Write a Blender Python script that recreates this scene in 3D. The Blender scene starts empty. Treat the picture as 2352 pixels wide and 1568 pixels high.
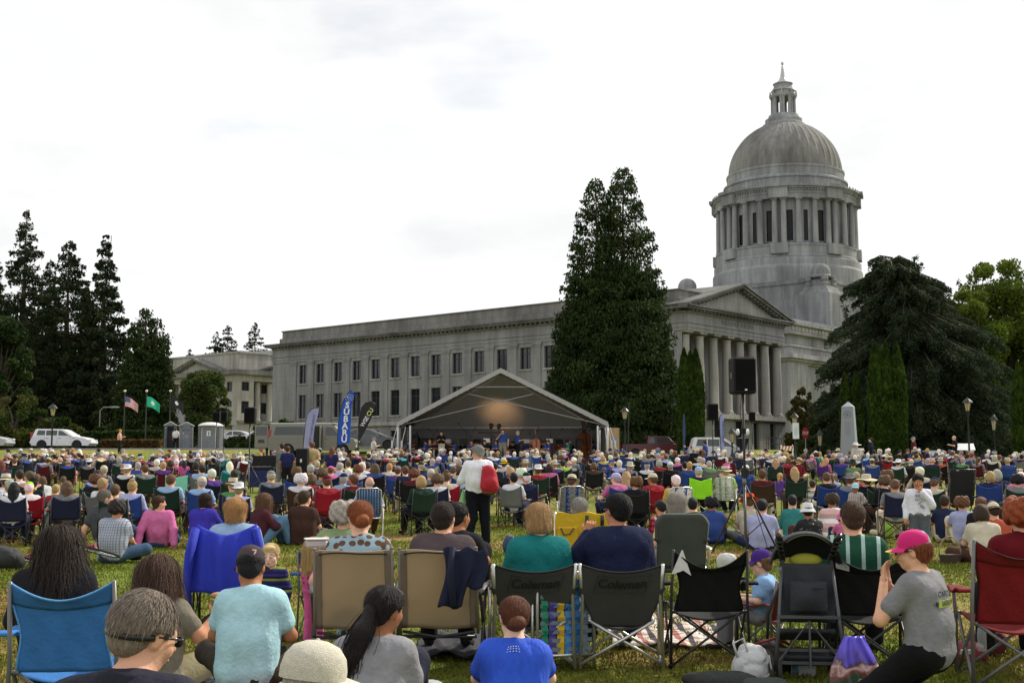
import bpy,bmesh,math,random
import numpy as np
from mathutils import Vector,Matrix
# camera, world, sun
SC=bpy.context.scene
COL=SC.collection
F=2847.0;PITCH=math.radians(5.68);CZ=1.72
cam_data=bpy.data.cameras.new('camera');cam=bpy.data.objects.new('camera',cam_data);COL.objects.link(cam)
cam.location=(0,0,CZ);cam.rotation_euler=(math.pi/2+PITCH,0,0)
cam_data.sensor_width=36;cam_data.lens=F/2352*36;cam_data.clip_end=4000;cam_data.clip_start=.1
SC.camera=cam
SUN_AZ=math.radians(50);SUN_EL=math.radians(40)  # azimuth from +Y towards +X
sd=bpy.data.lights.new('sun','SUN');sd.energy=4.4;sd.angle=math.radians(3.0);sd.color=(1,.92,.78)
sun=bpy.data.objects.new('sun',sd);COL.objects.link(sun)
sdir=Vector((math.sin(SUN_AZ)*math.cos(SUN_EL),math.cos(SUN_AZ)*math.cos(SUN_EL),math.sin(SUN_EL)))
sun.rotation_euler=sdir.to_track_quat('Z','Y').to_euler()
W=bpy.data.worlds.new('World');SC.world=W;W.use_nodes=True
nt=W.node_tree;nt.nodes.clear()
def wn(t):return nt.nodes.new(t)
sky=wn('ShaderNodeTexSky');sky.sky_type='NISHITA';sky.sun_disc=False
sky.sun_elevation=SUN_EL;sky.sun_rotation=SUN_AZ;sky.dust_density=2.0
b1=wn('ShaderNodeBackground');b1.inputs[1].default_value=.12;nt.links.new(sky.outputs[0],b1.inputs[0])
tc=wn('ShaderNodeTexCoord');mp=wn('ShaderNodeMapping');mp.inputs['Scale'].default_value=(1,1,2.6)
nt.links.new(tc.outputs['Generated'],mp.inputs[0])
nz=wn('ShaderNodeTexNoise');nz.inputs['Scale'].default_value=3.2;nz.inputs['Detail'].default_value=7;nz.inputs['Roughness'].default_value=.55
mp.inputs['Location'].default_value=(3.1,1.2,.35)
nt.links.new(mp.outputs[0],nz.inputs[0])
cr=wn('ShaderNodeValToRGB');e=cr.color_ramp.elements
e[0].position=.30;e[0].color=(.92,.945,.965,1);e[1].position=.5;e[1].color=(1.0,1.0,1.0,1)
x_=cr.color_ramp.elements.new(.66);x_.color=(.85,.86,.87,1)
nt.links.new(nz.outputs[0],cr.inputs[0])
b2=wn('ShaderNodeBackground');b2.inputs[1].default_value=1.05;nt.links.new(cr.outputs[0],b2.inputs[0])
nz2=wn('ShaderNodeTexNoise');nz2.inputs['Scale'].default_value=2.3;nz2.inputs['Detail'].default_value=6
mp2=wn('ShaderNodeMapping');mp2.inputs['Scale'].default_value=(1,1,3);mp2.inputs['Location'].default_value=(.4,2.2,0)
nt.links.new(tc.outputs['Generated'],mp2.inputs[0]);nt.links.new(mp2.outputs[0],nz2.inputs[0])
cr2=wn('ShaderNodeValToRGB');e=cr2.color_ramp.elements
e[0].position=.26;e[0].color=(.5,.5,.5,1);e[1].position=.38;e[1].color=(1,1,1,1)
nt.links.new(nz2.outputs[0],cr2.inputs[0])
mx=wn('ShaderNodeMixShader');nt.links.new(cr2.outputs[0],mx.inputs[0]);nt.links.new(b1.outputs[0],mx.inputs[1]);nt.links.new(b2.outputs[0],mx.inputs[2])
wo=wn('ShaderNodeOutputWorld');nt.links.new(mx.outputs[0],wo.inputs[0])
vs=SC.view_settings;vs.view_transform='Standard';vs.look='None';vs.exposure=0.0;vs.gamma=1.0
SC.cycles.use_denoising=True
SC.cycles.max_bounces=5;SC.cycles.diffuse_bounces=2;SC.cycles.glossy_bounces=2;SC.cycles.transmission_bounces=3;SC.cycles.transparent_max_bounces=6
SC.cycles.caustics_reflective=False;SC.cycles.caustics_refractive=False
random.seed(11);RNG=np.random.default_rng(11)
# picture <-> world (photo measured on a 2352 x 1568 grid)
cp,sp=math.cos(PITCH),math.sin(PITCH)
GY=[-60,0,9.5,20,30,46.6,60,70,76,80,84,94,120,150,250,900]
GZ=[0,0,.18,.27,.37,.76,1.10,1.45,1.8,2.2,2.7,2.85,3.2,3.5,3.8,4.0]
def g(Y):return float(np.interp(Y,GY,GZ))
def at(px,py,Y):
    x=(px-1176)/F;t=(784-py)/F;f=cp-sp*t;s=Y/f
    return Vector((x*s,Y,CZ+(sp+cp*t)*s))
def zat(py,Y):return at(1176,py,Y).z
def ss(t):t=np.clip(t,0,1);return t*t*(3-2*t)
def drop(X,Y):return(.8*ss((X-5)/8)+.7*ss((X-18)/10))*ss((Y-74)/11)*ss((140-Y)/25)  # the bank is lower on the right
def gx(px,Y,z=None):
    if z is None:z=g(Y)
    return(px-1176)/F*(Y*cp+(z-CZ)*sp)
def pxy(v):
    d=v[1]*cp+(v[2]-CZ)*sp;return 1176+F*v[0]/d,784-F*(-v[1]*sp+(v[2]-CZ)*cp)/d
def ysolve(py,H,lo=2.5,hi=78):
    """distance at which something H metres above the lawn shows at picture row py"""
    Ys=np.linspace(lo,hi,1500);best=None
    vals=np.array([pxy((0,y,g(y)+H))[1]for y in Ys[::10]])
    i=int(np.argmin(abs(vals-py)));seg=Ys[max(0,i*10-12):i*10+12]
    return float(min(seg,key=lambda y:abs(pxy((0,y,g(y)+H))[1]-py)))
# materials
MATS={}
def srgb(c):
    if isinstance(c,str):c=tuple(int(c[i:i+2],16)/255 for i in(0,2,4))
    return tuple((v/12.92 if v<=.04045 else((v+.055)/1.055)**2.4)for v in c)
def mat(name,col=(.5,.5,.5),rough=.7,metal=0,var=.12,scale=4.,bump=0.,bscale=30.,spec=.4,objcol=False,trans=0,emit=None,estr=0,alpha=1,stretch=None):
    if name in MATS:return MATS[name]
    m=bpy.data.materials.new(name);m.use_nodes=True;n=m.node_tree;P=n.nodes['Principled BSDF'];L=n.links.new
    P.inputs['Roughness'].default_value=rough;P.inputs['Metallic'].default_value=metal;P.inputs['Specular IOR Level'].default_value=spec
    t=n.nodes.new('ShaderNodeTexCoord');src=t.outputs['Object']
    if stretch:
        q=n.nodes.new('ShaderNodeMapping');q.inputs['Scale'].default_value=stretch;L(src,q.inputs[0]);src=q.outputs[0]
    z=n.nodes.new('ShaderNodeTexNoise');z.inputs['Scale'].default_value=scale;z.inputs['Detail'].default_value=5;L(src,z.inputs[0])
    mr=n.nodes.new('ShaderNodeMapRange');mr.inputs[1].default_value=.3;mr.inputs[2].default_value=.7;mr.inputs[3].default_value=1-var;mr.inputs[4].default_value=1+var
    L(z.outputs[0],mr.inputs[0])
    vm=n.nodes.new('ShaderNodeVectorMath');vm.operation='SCALE';L(mr.outputs[0],vm.inputs['Scale'])
    if objcol:
        oi=n.nodes.new('ShaderNodeObjectInfo');L(oi.outputs['Color'],vm.inputs[0])
    else:vm.inputs[0].default_value=col[:3]
    L(vm.outputs[0],P.inputs['Base Color'])
    if bump:
        z2=n.nodes.new('ShaderNodeTexNoise');z2.inputs['Scale'].default_value=bscale;z2.inputs['Detail'].default_value=3;L(src,z2.inputs[0])
        bp=n.nodes.new('ShaderNodeBump');bp.inputs['Strength'].default_value=bump;bp.inputs['Distance'].default_value=.02;L(z2.outputs[0],bp.inputs['Height']);L(bp.outputs[0],P.inputs['Normal'])
    if trans:
        tr=n.nodes.new('ShaderNodeBsdfTranslucent');L(vm.outputs[0],tr.inputs[0]);ms=n.nodes.new('ShaderNodeMixShader');ms.inputs[0].default_value=trans
        L(P.outputs[0],ms.inputs[1]);L(tr.outputs[0],ms.inputs[2]);L(ms.outputs[0],n.nodes['Material Output'].inputs[0])
    if emit:P.inputs['Emission Color'].default_value=(*emit,1);P.inputs['Emission Strength'].default_value=estr
    if alpha<1:P.inputs['Alpha'].default_value=alpha
    MATS[name]=m;return m
def stone(name,col,bw=1.5,bh=.75,joint=.82,stain=.25):
    m=mat(name,col,rough=.85,var=stain,scale=.22,bump=.25,bscale=6,spec=.2,stretch=(1,1,.35))
    n=m.node_tree;L=n.links.new;P=n.nodes['Principled BSDF']
    t=n.nodes.new('ShaderNodeTexCoord');sx=n.nodes.new('ShaderNodeSeparateXYZ');L(t.outputs['Object'],sx.inputs[0])
    ad=n.nodes.new('ShaderNodeMath');ad.operation='ADD';L(sx.outputs[0],ad.inputs[0]);L(sx.outputs[1],ad.inputs[1])
    cx=n.nodes.new('ShaderNodeCombineXYZ');L(ad.outputs[0],cx.inputs[0]);L(sx.outputs[2],cx.inputs[1])
    br=n.nodes.new('ShaderNodeTexBrick');br.inputs['Scale'].default_value=1;br.inputs['Brick Width'].default_value=bw;br.inputs['Row Height'].default_value=bh
    br.inputs['Mortar Size'].default_value=.02;br.inputs['Color1'].default_value=(1,1,1,1);br.inputs['Color2'].default_value=(.93,.93,.94,1);br.inputs['Mortar'].default_value=(joint,)*3+(1,)
    L(cx.outputs[0],br.inputs[0])
    old=P.inputs['Base Color'].links[0].from_socket;mu=n.nodes.new('ShaderNodeMix');mu.data_type='RGBA';mu.blend_type='MULTIPLY';mu.inputs[0].default_value=1
    L(old,mu.inputs[6]);L(br.outputs[0],mu.inputs[7])
    # dark streaks of weathering that run down the face
    z=n.nodes.new('ShaderNodeTexNoise');z.inputs['Scale'].default_value=1.3;z.inputs['Detail'].default_value=6;q=n.nodes.new('ShaderNodeMapping');q.inputs['Scale'].default_value=(1,1,.12)
    L(t.outputs['Object'],q.inputs[0]);L(q.outputs[0],z.inputs[0])
    mr=n.nodes.new('ShaderNodeMapRange');mr.inputs[1].default_value=.38;mr.inputs[2].default_value=.62;mr.inputs[3].default_value=.8;mr.inputs[4].default_value=1.06;L(z.outputs[0],mr.inputs[0])
    vm=n.nodes.new('ShaderNodeVectorMath');vm.operation='SCALE';L(mu.outputs[2],vm.inputs[0]);L(mr.outputs[0],vm.inputs['Scale']);L(vm.outputs[0],P.inputs['Base Color'])
    return m
# mesh builder
def rotz(a):c,s=math.cos(a),math.sin(a);return np.array([[c,-s,0],[s,c,0],[0,0,1]])
def rotx(a):c,s=math.cos(a),math.sin(a);return np.array([[1,0,0],[0,c,-s],[0,s,c]])
def roty(a):c,s=math.cos(a),math.sin(a);return np.array([[c,0,s],[0,1,0],[-s,0,c]])
def link(name,data,parent=None,loc=None,rz=0,label=None,cat=None,group=None,kind=None,color=None):
    o=bpy.data.objects.new(name,data);COL.objects.link(o)
    if parent is not None:o.parent=parent
    if loc is not None:o.location=loc
    if rz:o.rotation_euler=(0,0,rz)
    if color is not None:o.color=(*color[:3],1)
    tag(o,label,cat,group,kind);return o
def tag(o,label=None,cat=None,group=None,kind=None):
    if label:o['label']=label
    if cat:o['category']=cat
    if group:o['group']=group
    if kind:o['kind']=kind
    return o
class MB:
    def __init__(s):s.v=[];s.f=[];s.m=[];s.n=0;s.T=None;s.mi=0
    def add(s,V,Fc,mi=None):
        V=np.asarray(V,float).reshape(-1,3)
        if s.T is not None:V=V@s.T[0].T+s.T[1]
        s.v.append(V);s.f+=[tuple(int(i)+s.n for i in f)for f in Fc];s.m+=[s.mi if mi is None else mi]*len(Fc);s.n+=len(V);return s
    def box(s,c,d,R=None,taper=None):
        x,y,z=[q/2 for q in d];V=np.array([[a*x,b*y,h*z]for h in(-1,1)for a,b in((-1,-1),(1,-1),(1,1),(-1,1))])
        if taper is not None:V[4:,:2]*=taper
        if R is not None:V=V@np.asarray(R).T
        return s.add(V+np.array(c),[(3,2,1,0),(4,5,6,7),(0,1,5,4),(1,2,6,5),(2,3,7,6),(3,0,4,7)])
    def box2(s,a,b):a=np.array(a,float);b=np.array(b,float);return s.box((a+b)/2,abs(b-a))
    def rbox(s,c,d,r=.1,R=None):  # box with bevelled vertical + horizontal edges
        x,y,z=[q/2 for q in d];V=[];rr=min(r,x*.99,y*.99,z*.99)
        for h,e_ in((-z,rr),(-z+rr,0),(z-rr,0),(z,rr)):
            for a,b in((-1,-1),(1,-1),(1,1),(-1,1)):
                p,q=((x-rr),y-e_),(x-e_,(y-rr))
                pts=[(a*p[0],b*p[1]),(a*q[0],b*q[1])]
                if a*b>0:pts=pts[::-1]
                V+=[(u,w,h)for u,w in(pts if a*b<0 else pts)]
        V=np.array(V)
        # order each ring by angle
        out=[]
        for k in range(4):
            ring=V[k*8:(k+1)*8];out.append(ring[np.argsort(np.arctan2(ring[:,1]/y,ring[:,0]/x))])
        V=np.vstack(out)
        if R is not None:V=V@np.asarray(R).T
        fs=[tuple(range(7,-1,-1)),tuple(range(24,32))]
        for k in range(3):fs+=[(k*8+i,k*8+(i+1)%8,(k+1)*8+(i+1)%8,(k+1)*8+i)for i in range(8)]
        return s.add(V+np.array(c),fs)
    def tube(s,pts,r,n=8,cap=True,flat=1.0):
        P=np.array(pts,float);k=len(P);r=np.broadcast_to(np.asarray(r,float),(k,))
        T=np.gradient(P,axis=0)if k>2 else np.repeat((P[1:]-P[:1]),2,0);V=[]
        up=np.array([0,0,1.])if abs(T[0][2])<.9*np.linalg.norm(T[0])else np.array([1.,0,0])
        for i in range(k):
            t=T[i]/max(1e-9,np.linalg.norm(T[i]));a=np.cross(t,up);a/=max(1e-9,np.linalg.norm(a));b=np.cross(a,t);up=b
            for j in range(n):
                th=2*math.pi*(j+.5)/n;V.append(P[i]+r[i]*(math.cos(th)*a+flat*math.sin(th)*b))
        fs=[(i*n+j,i*n+(j+1)%n,(i+1)*n+(j+1)%n,(i+1)*n+j)for i in range(k-1)for j in range(n)]
        if cap:fs+=[tuple(range(n-1,-1,-1)),tuple(range((k-1)*n,k*n))]
        return s.add(V,fs)
    def lathe(s,prof,c=(0,0,0),n=24,R=None,sx=1,sy=1,cap=True,a0=0,a1=None):
        V=[];k=len(prof);full=a1 is None;m=n if full else n+1
        for r,z in prof:
            for j in range(m):
                th=a0+(2*math.pi if full else(a1-a0))*j/n;V.append((r*math.cos(th)*sx,r*math.sin(th)*sy,z))
        V=np.array(V)
        if R is not None:V=V@np.asarray(R).T
        fs=[(i*m+j,i*m+(j+1)%m,(i+1)*m+(j+1)%m,(i+1)*m+j)for i in range(k-1)for j in range(m if full else m-1)]
        if cap and full:fs+=[tuple(range(m-1,-1,-1)),tuple(range((k-1)*m,k*m))]
        return s.add(V+np.array(c),fs)
    def prism(s,poly,lo,hi,axis=2,R=None,c=(0,0,0)):
        k=len(poly);V=[]
        for h in(lo,hi):
            for p in poly:q=list(p);q.insert(axis,h);V.append(q)
        V=np.array(V,float)
        if R is not None:V=V@np.asarray(R).T
        return s.add(V+np.array(c),[tuple(range(k-1,-1,-1)),tuple(range(k,2*k))]+[(i,(i+1)%k,k+(i+1)%k,k+i)for i in range(k)])
    def grid(s,fn,nu,nv,thick=0):
        V=np.array([fn(i/nu,j/nv)for i in range(nu+1)for j in range(nv+1)],float)
        q=lambda i,j:i*(nv+1)+j
        fs=[(q(i,j),q(i+1,j),q(i+1,j+1),q(i,j+1))for i in range(nu)for j in range(nv)]
        if thick:
            G=V.reshape(nu+1,nv+1,3);du=np.gradient(G,axis=0);dv=np.gradient(G,axis=1);N=np.cross(du,dv);N/=np.maximum(1e-9,np.linalg.norm(N,axis=2,keepdims=True))
            B=(G-N*thick).reshape(-1,3);m=len(V);V=np.vstack([V,B]);fs+=[tuple(m+i for i in f[::-1])for f in list(fs)]
            ed=[q(i,0)for i in range(nu+1)]+[q(nu,j)for j in range(1,nv+1)]+[q(i,nv)for i in range(nu-1,-1,-1)]+[q(0,j)for j in range(nv-1,0,-1)]
            fs+=[(ed[i],ed[(i+1)%len(ed)],ed[(i+1)%len(ed)]+m,ed[i]+m)[::-1]for i in range(len(ed))]
        return s.add(V,fs)
    def ell(s,c,r,n=12,R=None):
        pr=[(max(1e-4,math.sin(math.pi*i/n)),-math.cos(math.pi*i/n))for i in range(n+1)];k=MB();k.lathe(pr,n=n*2,cap=False)
        V=np.vstack(k.v)*np.array(r)
        if R is not None:V=V@np.asarray(R).T
        return s.add(V+np.array(c),k.f)
    def mesh(s,name,mats,smooth=False):
        me=bpy.data.meshes.new(name);V=np.vstack(s.v)if s.v else np.zeros((0,3));me.from_pydata(V.tolist(),[],s.f)
        for m in(mats if isinstance(mats,(list,tuple))else[mats]):me.materials.append(m)
        if any(s.m):me.polygons.foreach_set('material_index',s.m)
        if smooth:me.polygons.foreach_set('use_smooth',[True]*len(me.polygons));smooth_angle(me,smooth)
        me.update();return me
    def build(s,name,mats,parent=None,smooth=False,**k):return link(name,s.mesh(name,mats,smooth),parent,**k)
def smooth_angle(me,s):
    if s is True or s==1:return
    me.update()
    try:me.set_sharp_from_angle(angle=math.radians(s))
    except Exception:pass
def raw(name,V,Fq,mats,parent=None,smooth=False,mi=None,**k):
    """fast mesh from numpy arrays; Fq is (n,3) or (n,4)"""
    me=bpy.data.meshes.new(name);V=np.asarray(V,np.float32);Fq=np.asarray(Fq,np.int32);nf,kk=Fq.shape
    me.vertices.add(len(V));me.vertices.foreach_set('co',V.ravel());me.loops.add(nf*kk);me.loops.foreach_set('vertex_index',Fq.ravel())
    me.polygons.add(nf);me.polygons.foreach_set('loop_start',np.arange(0,nf*kk,kk,dtype=np.int32))
    for m in(mats if isinstance(mats,(list,tuple))else[mats]):me.materials.append(m)
    if mi is not None:me.polygons.foreach_set('material_index',np.asarray(mi,np.int32))
    if smooth:me.polygons.foreach_set('use_smooth',np.ones(nf,bool))
    me.update(calc_edges=True)
    if parent=='mesh':return me
    return link(name,me,parent,**k)
def empty(name,loc=(0,0,0),rz=0,**k):return link(name,None,None,loc,rz,**k)
def children(o):return list(o.children)
def text_mesh(s,size=1.,ext=.004,bold=0.,align='CENTER',shear=0):
    c=bpy.data.curves.new('t','FONT');c.body=s;c.size=size;c.extrude=ext;c.offset=bold;c.align_x=align;c.align_y='CENTER';c.shear=shear;c.resolution_u=4
    o=bpy.data.objects.new('t',c);COL.objects.link(o);dg=bpy.context.evaluated_depsgraph_get();me=bpy.data.meshes.new_from_object(o.evaluated_get(dg))
    bpy.data.objects.remove(o);V=np.array([v.co[:]for v in me.vertices])if len(me.vertices)else np.zeros((0,3));Fs=[tuple(p.vertices)for p in me.polygons];bpy.data.meshes.remove(me)
    return V,Fs
# ================================================================ SETTING: ground, road
def lawn_mat():
    m=bpy.data.materials.new('lawn');m.use_nodes=True;n=m.node_tree;L=n.links.new;P=n.nodes['Principled BSDF'];P.inputs['Roughness'].default_value=.9;P.inputs['Specular IOR Level'].default_value=.15
    t=n.nodes.new('ShaderNodeTexCoord')
    a=n.nodes.new('ShaderNodeTexNoise');a.inputs['Scale'].default_value=.28;a.inputs['Detail'].default_value=7;a.inputs['Roughness'].default_value=.62;L(t.outputs['Object'],a.inputs[0])
    r=n.nodes.new('ShaderNodeValToRGB');L(a.outputs[0],r.inputs[0]);e=r.color_ramp.elements
    e[0].position=.42;e[0].color=(.150,.192,.022,1);e[1].position=.635;e[1].color=(.38,.255,.095,1);k=r.color_ramp.elements.new(.53);k.color=(.200,.205,.034,1)
    b=n.nodes.new('ShaderNodeTexNoise');b.inputs['Scale'].default_value=14;b.inputs['Detail'].default_value=6;L(t.outputs['Object'],b.inputs[0])
    mr=n.nodes.new('ShaderNodeMapRange');mr.inputs[1].default_value=.3;mr.inputs[2].default_value=.7;mr.inputs[3].default_value=.55;mr.inputs[4].default_value=1.35;L(b.outputs[0],mr.inputs[0])
    vm=n.nodes.new('ShaderNodeVectorMath');vm.operation='SCALE';L(r.outputs[0],vm.inputs[0]);L(mr.outputs[0],vm.inputs['Scale']);L(vm.outputs[0],P.inputs['Base Color'])
    c=n.nodes.new('ShaderNodeTexNoise');c.inputs['Scale'].default_value=60;c.inputs['Detail'].default_value=4;L(t.outputs['Object'],c.inputs[0])
    bp=n.nodes.new('ShaderNodeBump');bp.inputs['Strength'].default_value=.8;bp.inputs['Distance'].default_value=.04;L(c.outputs[0],bp.inputs['Height']);L(bp.outputs[0],P.inputs['Normal'])
    return m
LAWN=lawn_mat()
ys=np.unique(np.concatenate([np.arange(-60,0,10),np.arange(0,120,1.0),np.arange(120,300,10),np.arange(300,2600,100)]));xs=np.concatenate([[-1500,-600,-300],np.arange(-120,121,3.0),[300,600,1500]])
GX,GYm=np.meshgrid(xs,ys);GZm=np.interp(GYm,GY,GZ)-drop(GX,GYm)+np.where(abs(GX)<100,.02*np.sin(GX*.9+GYm*.5)+.015*np.sin(GYm*1.7-GX*.6),0)
V=np.stack([GX,GYm,GZm],-1).reshape(-1,3);nx=len(xs);ii=np.arange(len(ys)-1)[:,None]*nx+np.arange(nx-1)[None]
raw('lawn',V,np.stack([ii,ii+1,ii+nx+1,ii+nx],-1).reshape(-1,4),LAWN,smooth=True,kind='structure',label='mown green lawn with dry tan patches under the audience')
mb=MB();ROAD=mat('asphalt',(.05,.05,.052),.9,bump=.3,bscale=80)
for a,b in((88.5,96.5),):mb.grid(lambda u,v:(-140+300*v,a+(b-a)*u,g(a+(b-a)*u)-drop(-140+300*v,a+(b-a)*u)+.035),4,100)
mb.build('road',ROAD,kind='structure',label='asphalt road behind the lawn where the cars are parked')
mb=MB();mb.tube([(x,88.4,g(88.4)-drop(x,88.4)+.03)for x in range(-140,161,3)],.14,4);mb.build('kerb',mat('concrete',(.3,.3,.29),.9),kind='structure')
# grass blades of the near lawn
nb=330000;yb=5+27*RNG.random(nb)**1.35;xb=(RNG.random(nb)-.5)*(yb*.92+1.0)
hb=(.018+.035*RNG.random(nb))*(1-.2*RNG.random(nb));ang=RNG.random(nb)*6.283;wb=.004+.003*RNG.random(nb)+.00025*yb
gz=np.interp(yb,GY,GZ)+.02*np.sin(xb*.9+yb*.5)+.015*np.sin(yb*1.7-xb*.6)
dx,dy=np.cos(ang)*wb,np.sin(ang)*wb;ln=hb*RNG.random(nb)*1.1;la=RNG.random(nb)*6.283
V=np.stack([np.stack([xb-dx,yb-dy,gz-.004],-1),np.stack([xb+dx,yb+dy,gz-.004],-1),np.stack([xb+np.cos(la)*ln,yb+np.sin(la)*ln,gz+hb],-1)],1).reshape(-1,3)
raw('grass',V,np.arange(nb*3).reshape(-1,3),LAWN,kind='stuff',label='short grass blades of the near lawn',cat='grass')
# ================================================================ TREES
def leaf_mat(name,c1,c2,scale=.35,tr=.25):
    m=mat(name,c1,.75,var=.45,scale=3.0,trans=tr,spec=.15);n=m.node_tree;L=n.links.new
    vm=[x for x in n.nodes if x.type=='VECT_MATH'][0];t=n.nodes.new('ShaderNodeTexCoord');z=n.nodes.new('ShaderNodeTexNoise');z.inputs['Scale'].default_value=scale;L(t.outputs['Object'],z.inputs[0])
    r=n.nodes.new('ShaderNodeValToRGB');r.color_ramp.elements[0].position=.38;r.color_ramp.elements[1].position=.62;r.color_ramp.elements[0].color=(*c1,1);r.color_ramp.elements[1].color=(*c2,1)
    L(z.outputs[0],r.inputs[0]);L(r.outputs[0],vm.inputs[0]);return m
BARK=mat('bark',(.09,.065,.05),.95,var=.4,scale=2,bump=.6,bscale=8,stretch=(1,1,.3))
FIR=leaf_mat('fir_needles',(.012,.022,.010),(.030,.045,.016));CEDARM=leaf_mat('cedar_foliage',(.018,.034,.008),(.036,.060,.014),.5)
DEO=leaf_mat('deodar_needles',(.026,.042,.020),(.044,.064,.032),.3);MAPLE=leaf_mat('maple_leaves',(.045,.085,.010),(.12,.16,.018),.25,.4)
COLM=leaf_mat('arborvitae_foliage',(.020,.042,.005),(.045,.080,.009),.9);BUSHM=leaf_mat('bush_leaves',(.03,.055,.012),(.085,.095,.02),.5,.3);DARKL=leaf_mat('dark_leaves',(.018,.035,.010),(.045,.075,.02),.4,.25)
HEDGE=leaf_mat('hedge_leaves',(.022,.045,.010),(.05,.07,.018),.8);REDB=leaf_mat('autumn_shrub',(.09,.055,.02),(.14,.085,.03),2.)
def leaves(P,size,D=None,flat=.5,aspect=2.2):
    """one diamond-shaped leaf spray per point; D = preferred direction"""
    n=len(P);d=RNG.normal(size=(n,3))if D is None else D+RNG.normal(size=(n,3))*flat
    d/=np.linalg.norm(d,axis=1,keepdims=True)+1e-9;u=np.cross(d,RNG.normal(size=(n,3)));u/=np.linalg.norm(u,axis=1,keepdims=True)+1e-9
    s=(size*(.6+.8*RNG.random(n)))[:,None];a=P-d*s*.5;b=P+d*s*.5;w=s/aspect*.5
    return np.stack([a,P+u*w,b,P-u*w],1).reshape(-1,3)
def mk_tree(name,root_loc,LV,leafm,trunk,label,cat='tree',group=None,limbs=None):
    t=empty(name,root_loc,label=label,cat=cat,group=group)
    raw('crown',LV,np.arange(len(LV)).reshape(-1,4),leafm,parent=t)
    if trunk is not None:trunk.build('trunk',BARK,t,smooth=True)
    return t
def conifer(px,ytop,Y,rw,label,n=14000,first=.12,droop=.25,leafm=None,ls=.42,lean=0,power=.9,group='firs and spruces left of the courthouse',ragged=.35,name='fir_tree',layer=.62,side=1.):
    z0=g(Y);top=zat(ytop,Y);h=top-z0;x=gx(px,Y,z0)
    nw=int(h*(1-first)/layer);zz=first*h+(h*(1-first))*((np.arange(nw)+RNG.random(nw)*.6)/nw);P=[];D=[]
    per=7;wh=[]
    for z in zz:
        f=1-z/h;rr=rw*(f**power)*(1 if f<.88 else .75)
        for k in range(per):zz_=z+RNG.normal()*layer*.35;f2=max(0.,1-zz_/h);wh.append((min(zz_,h*.985),RNG.random()*6.283,rw*(f2**power)*(1-ragged*RNG.random()**.7)*(1.25 if RNG.random()<.12 else 1)+.22))
    wh=np.array(wh);wt=wh[:,2]**1.35;idx=RNG.choice(len(wh),n,p=wt/wt.sum());q=wh[idx]
    s=RNG.random(n)**.6;r=q[:,2]*s;lat=(RNG.random(n)-.5)*(.30+.42*q[:,2])*(1.12-s)*1.7;hang=-abs(RNG.normal(size=n))*(.30+.14*q[:,2]*.5)
    c,sn=np.cos(q[:,1]),np.sin(q[:,1]);zc=q[:,0]-droop*q[:,2]*s**1.4+.18*q[:,2]*s**4+hang*.6
    P=np.stack([(r*c-lat*sn)*side,(r*sn+lat*c),zc],-1);D=np.stack([c*.7,sn*.7,-.55-.3*s],-1)
    tr=MB();kk=8;tr.tube([(0,0,-.3),(0,0,h*.3),(0,0,h*.7),(lean,0,h*.985)],[rw*.09+.12,rw*.075+.08,.14,.03],9)
    for i in range(0,len(wh),2):
        z,a,r_=wh[i];tr.tube([(0,0,z),(r_*.5*math.cos(a)*side,r_*.5*math.sin(a),z-droop*r_*.35),(r_*.9*math.cos(a)*side,r_*.9*math.sin(a),z-droop*r_*.8)],[.07,.045,.015],4,cap=False)
    P=P[P[:,2]>.2];D=D[:len(P)]
    return mk_tree(name,(x,Y,z0),leaves(P,ls,D),leafm or FIR,tr,label,group=group)
def blob_tree(name,px,Y,ytop,halfw_px,label,leafm,n=16000,ls=.32,base=.12,group=None,lumps=34,prof=None,cat='tree',dens=1,ybase=None,flat=.6,depth=1.):
    z0=g(Y);h=zat(ytop,Y)-z0;x=gx(px,Y,z0);rw=halfw_px*Y/F;P=[];cen=[]
    for i in range(lumps):
        t=base+(1-base)*RNG.random();rad=rw*(prof(t)if prof else math.sqrt(max(0,1-((t-.45)/.56)**2)));a=RNG.random()*6.283;rr=rad*(.45+.5*RNG.random())
        lr=max(.35,min(rw,h)*.30*(.6+.7*RNG.random()))*(1 if not prof else max(.45,prof(t)));rr=max(0,min(rr,rad-lr*.7));cen.append((rr*math.cos(a),rr*math.sin(a)*depth,min(t*h,h-lr*.8),lr))
    cen=np.array(cen);w=cen[:,3]**2;idx=RNG.choice(len(cen),n,p=w/w.sum());d=RNG.normal(size=(n,3));d/=np.linalg.norm(d,axis=1,keepdims=True)
    rad=cen[idx,3]*(.35+.75*RNG.random(n)**.6);P=cen[idx,:3]+d*rad[:,None]*np.array([1,1,.8]);P[:,2]=np.maximum(P[:,2],.05)
    tr=MB();th=h*.5;tr.tube([(0,0,-.3),(rw*.03,0,th*.4),(0,0,th)],[rw*.07+.08,rw*.05+.06,.08],8)
    for c in cen[::2]:tr.tube([(0,0,min(c[2],th)*.55),(c[0]*.5,c[1]*.5,c[2]*.75),(c[0],c[1],c[2])],[rw*.03+.04,.06,.02],5,cap=False)
    return mk_tree(name,(x,Y,z0),leaves(P,ls,d*.6+np.array([0,0,.1]),flat,1.6),leafm,tr,label,cat,group)
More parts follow.
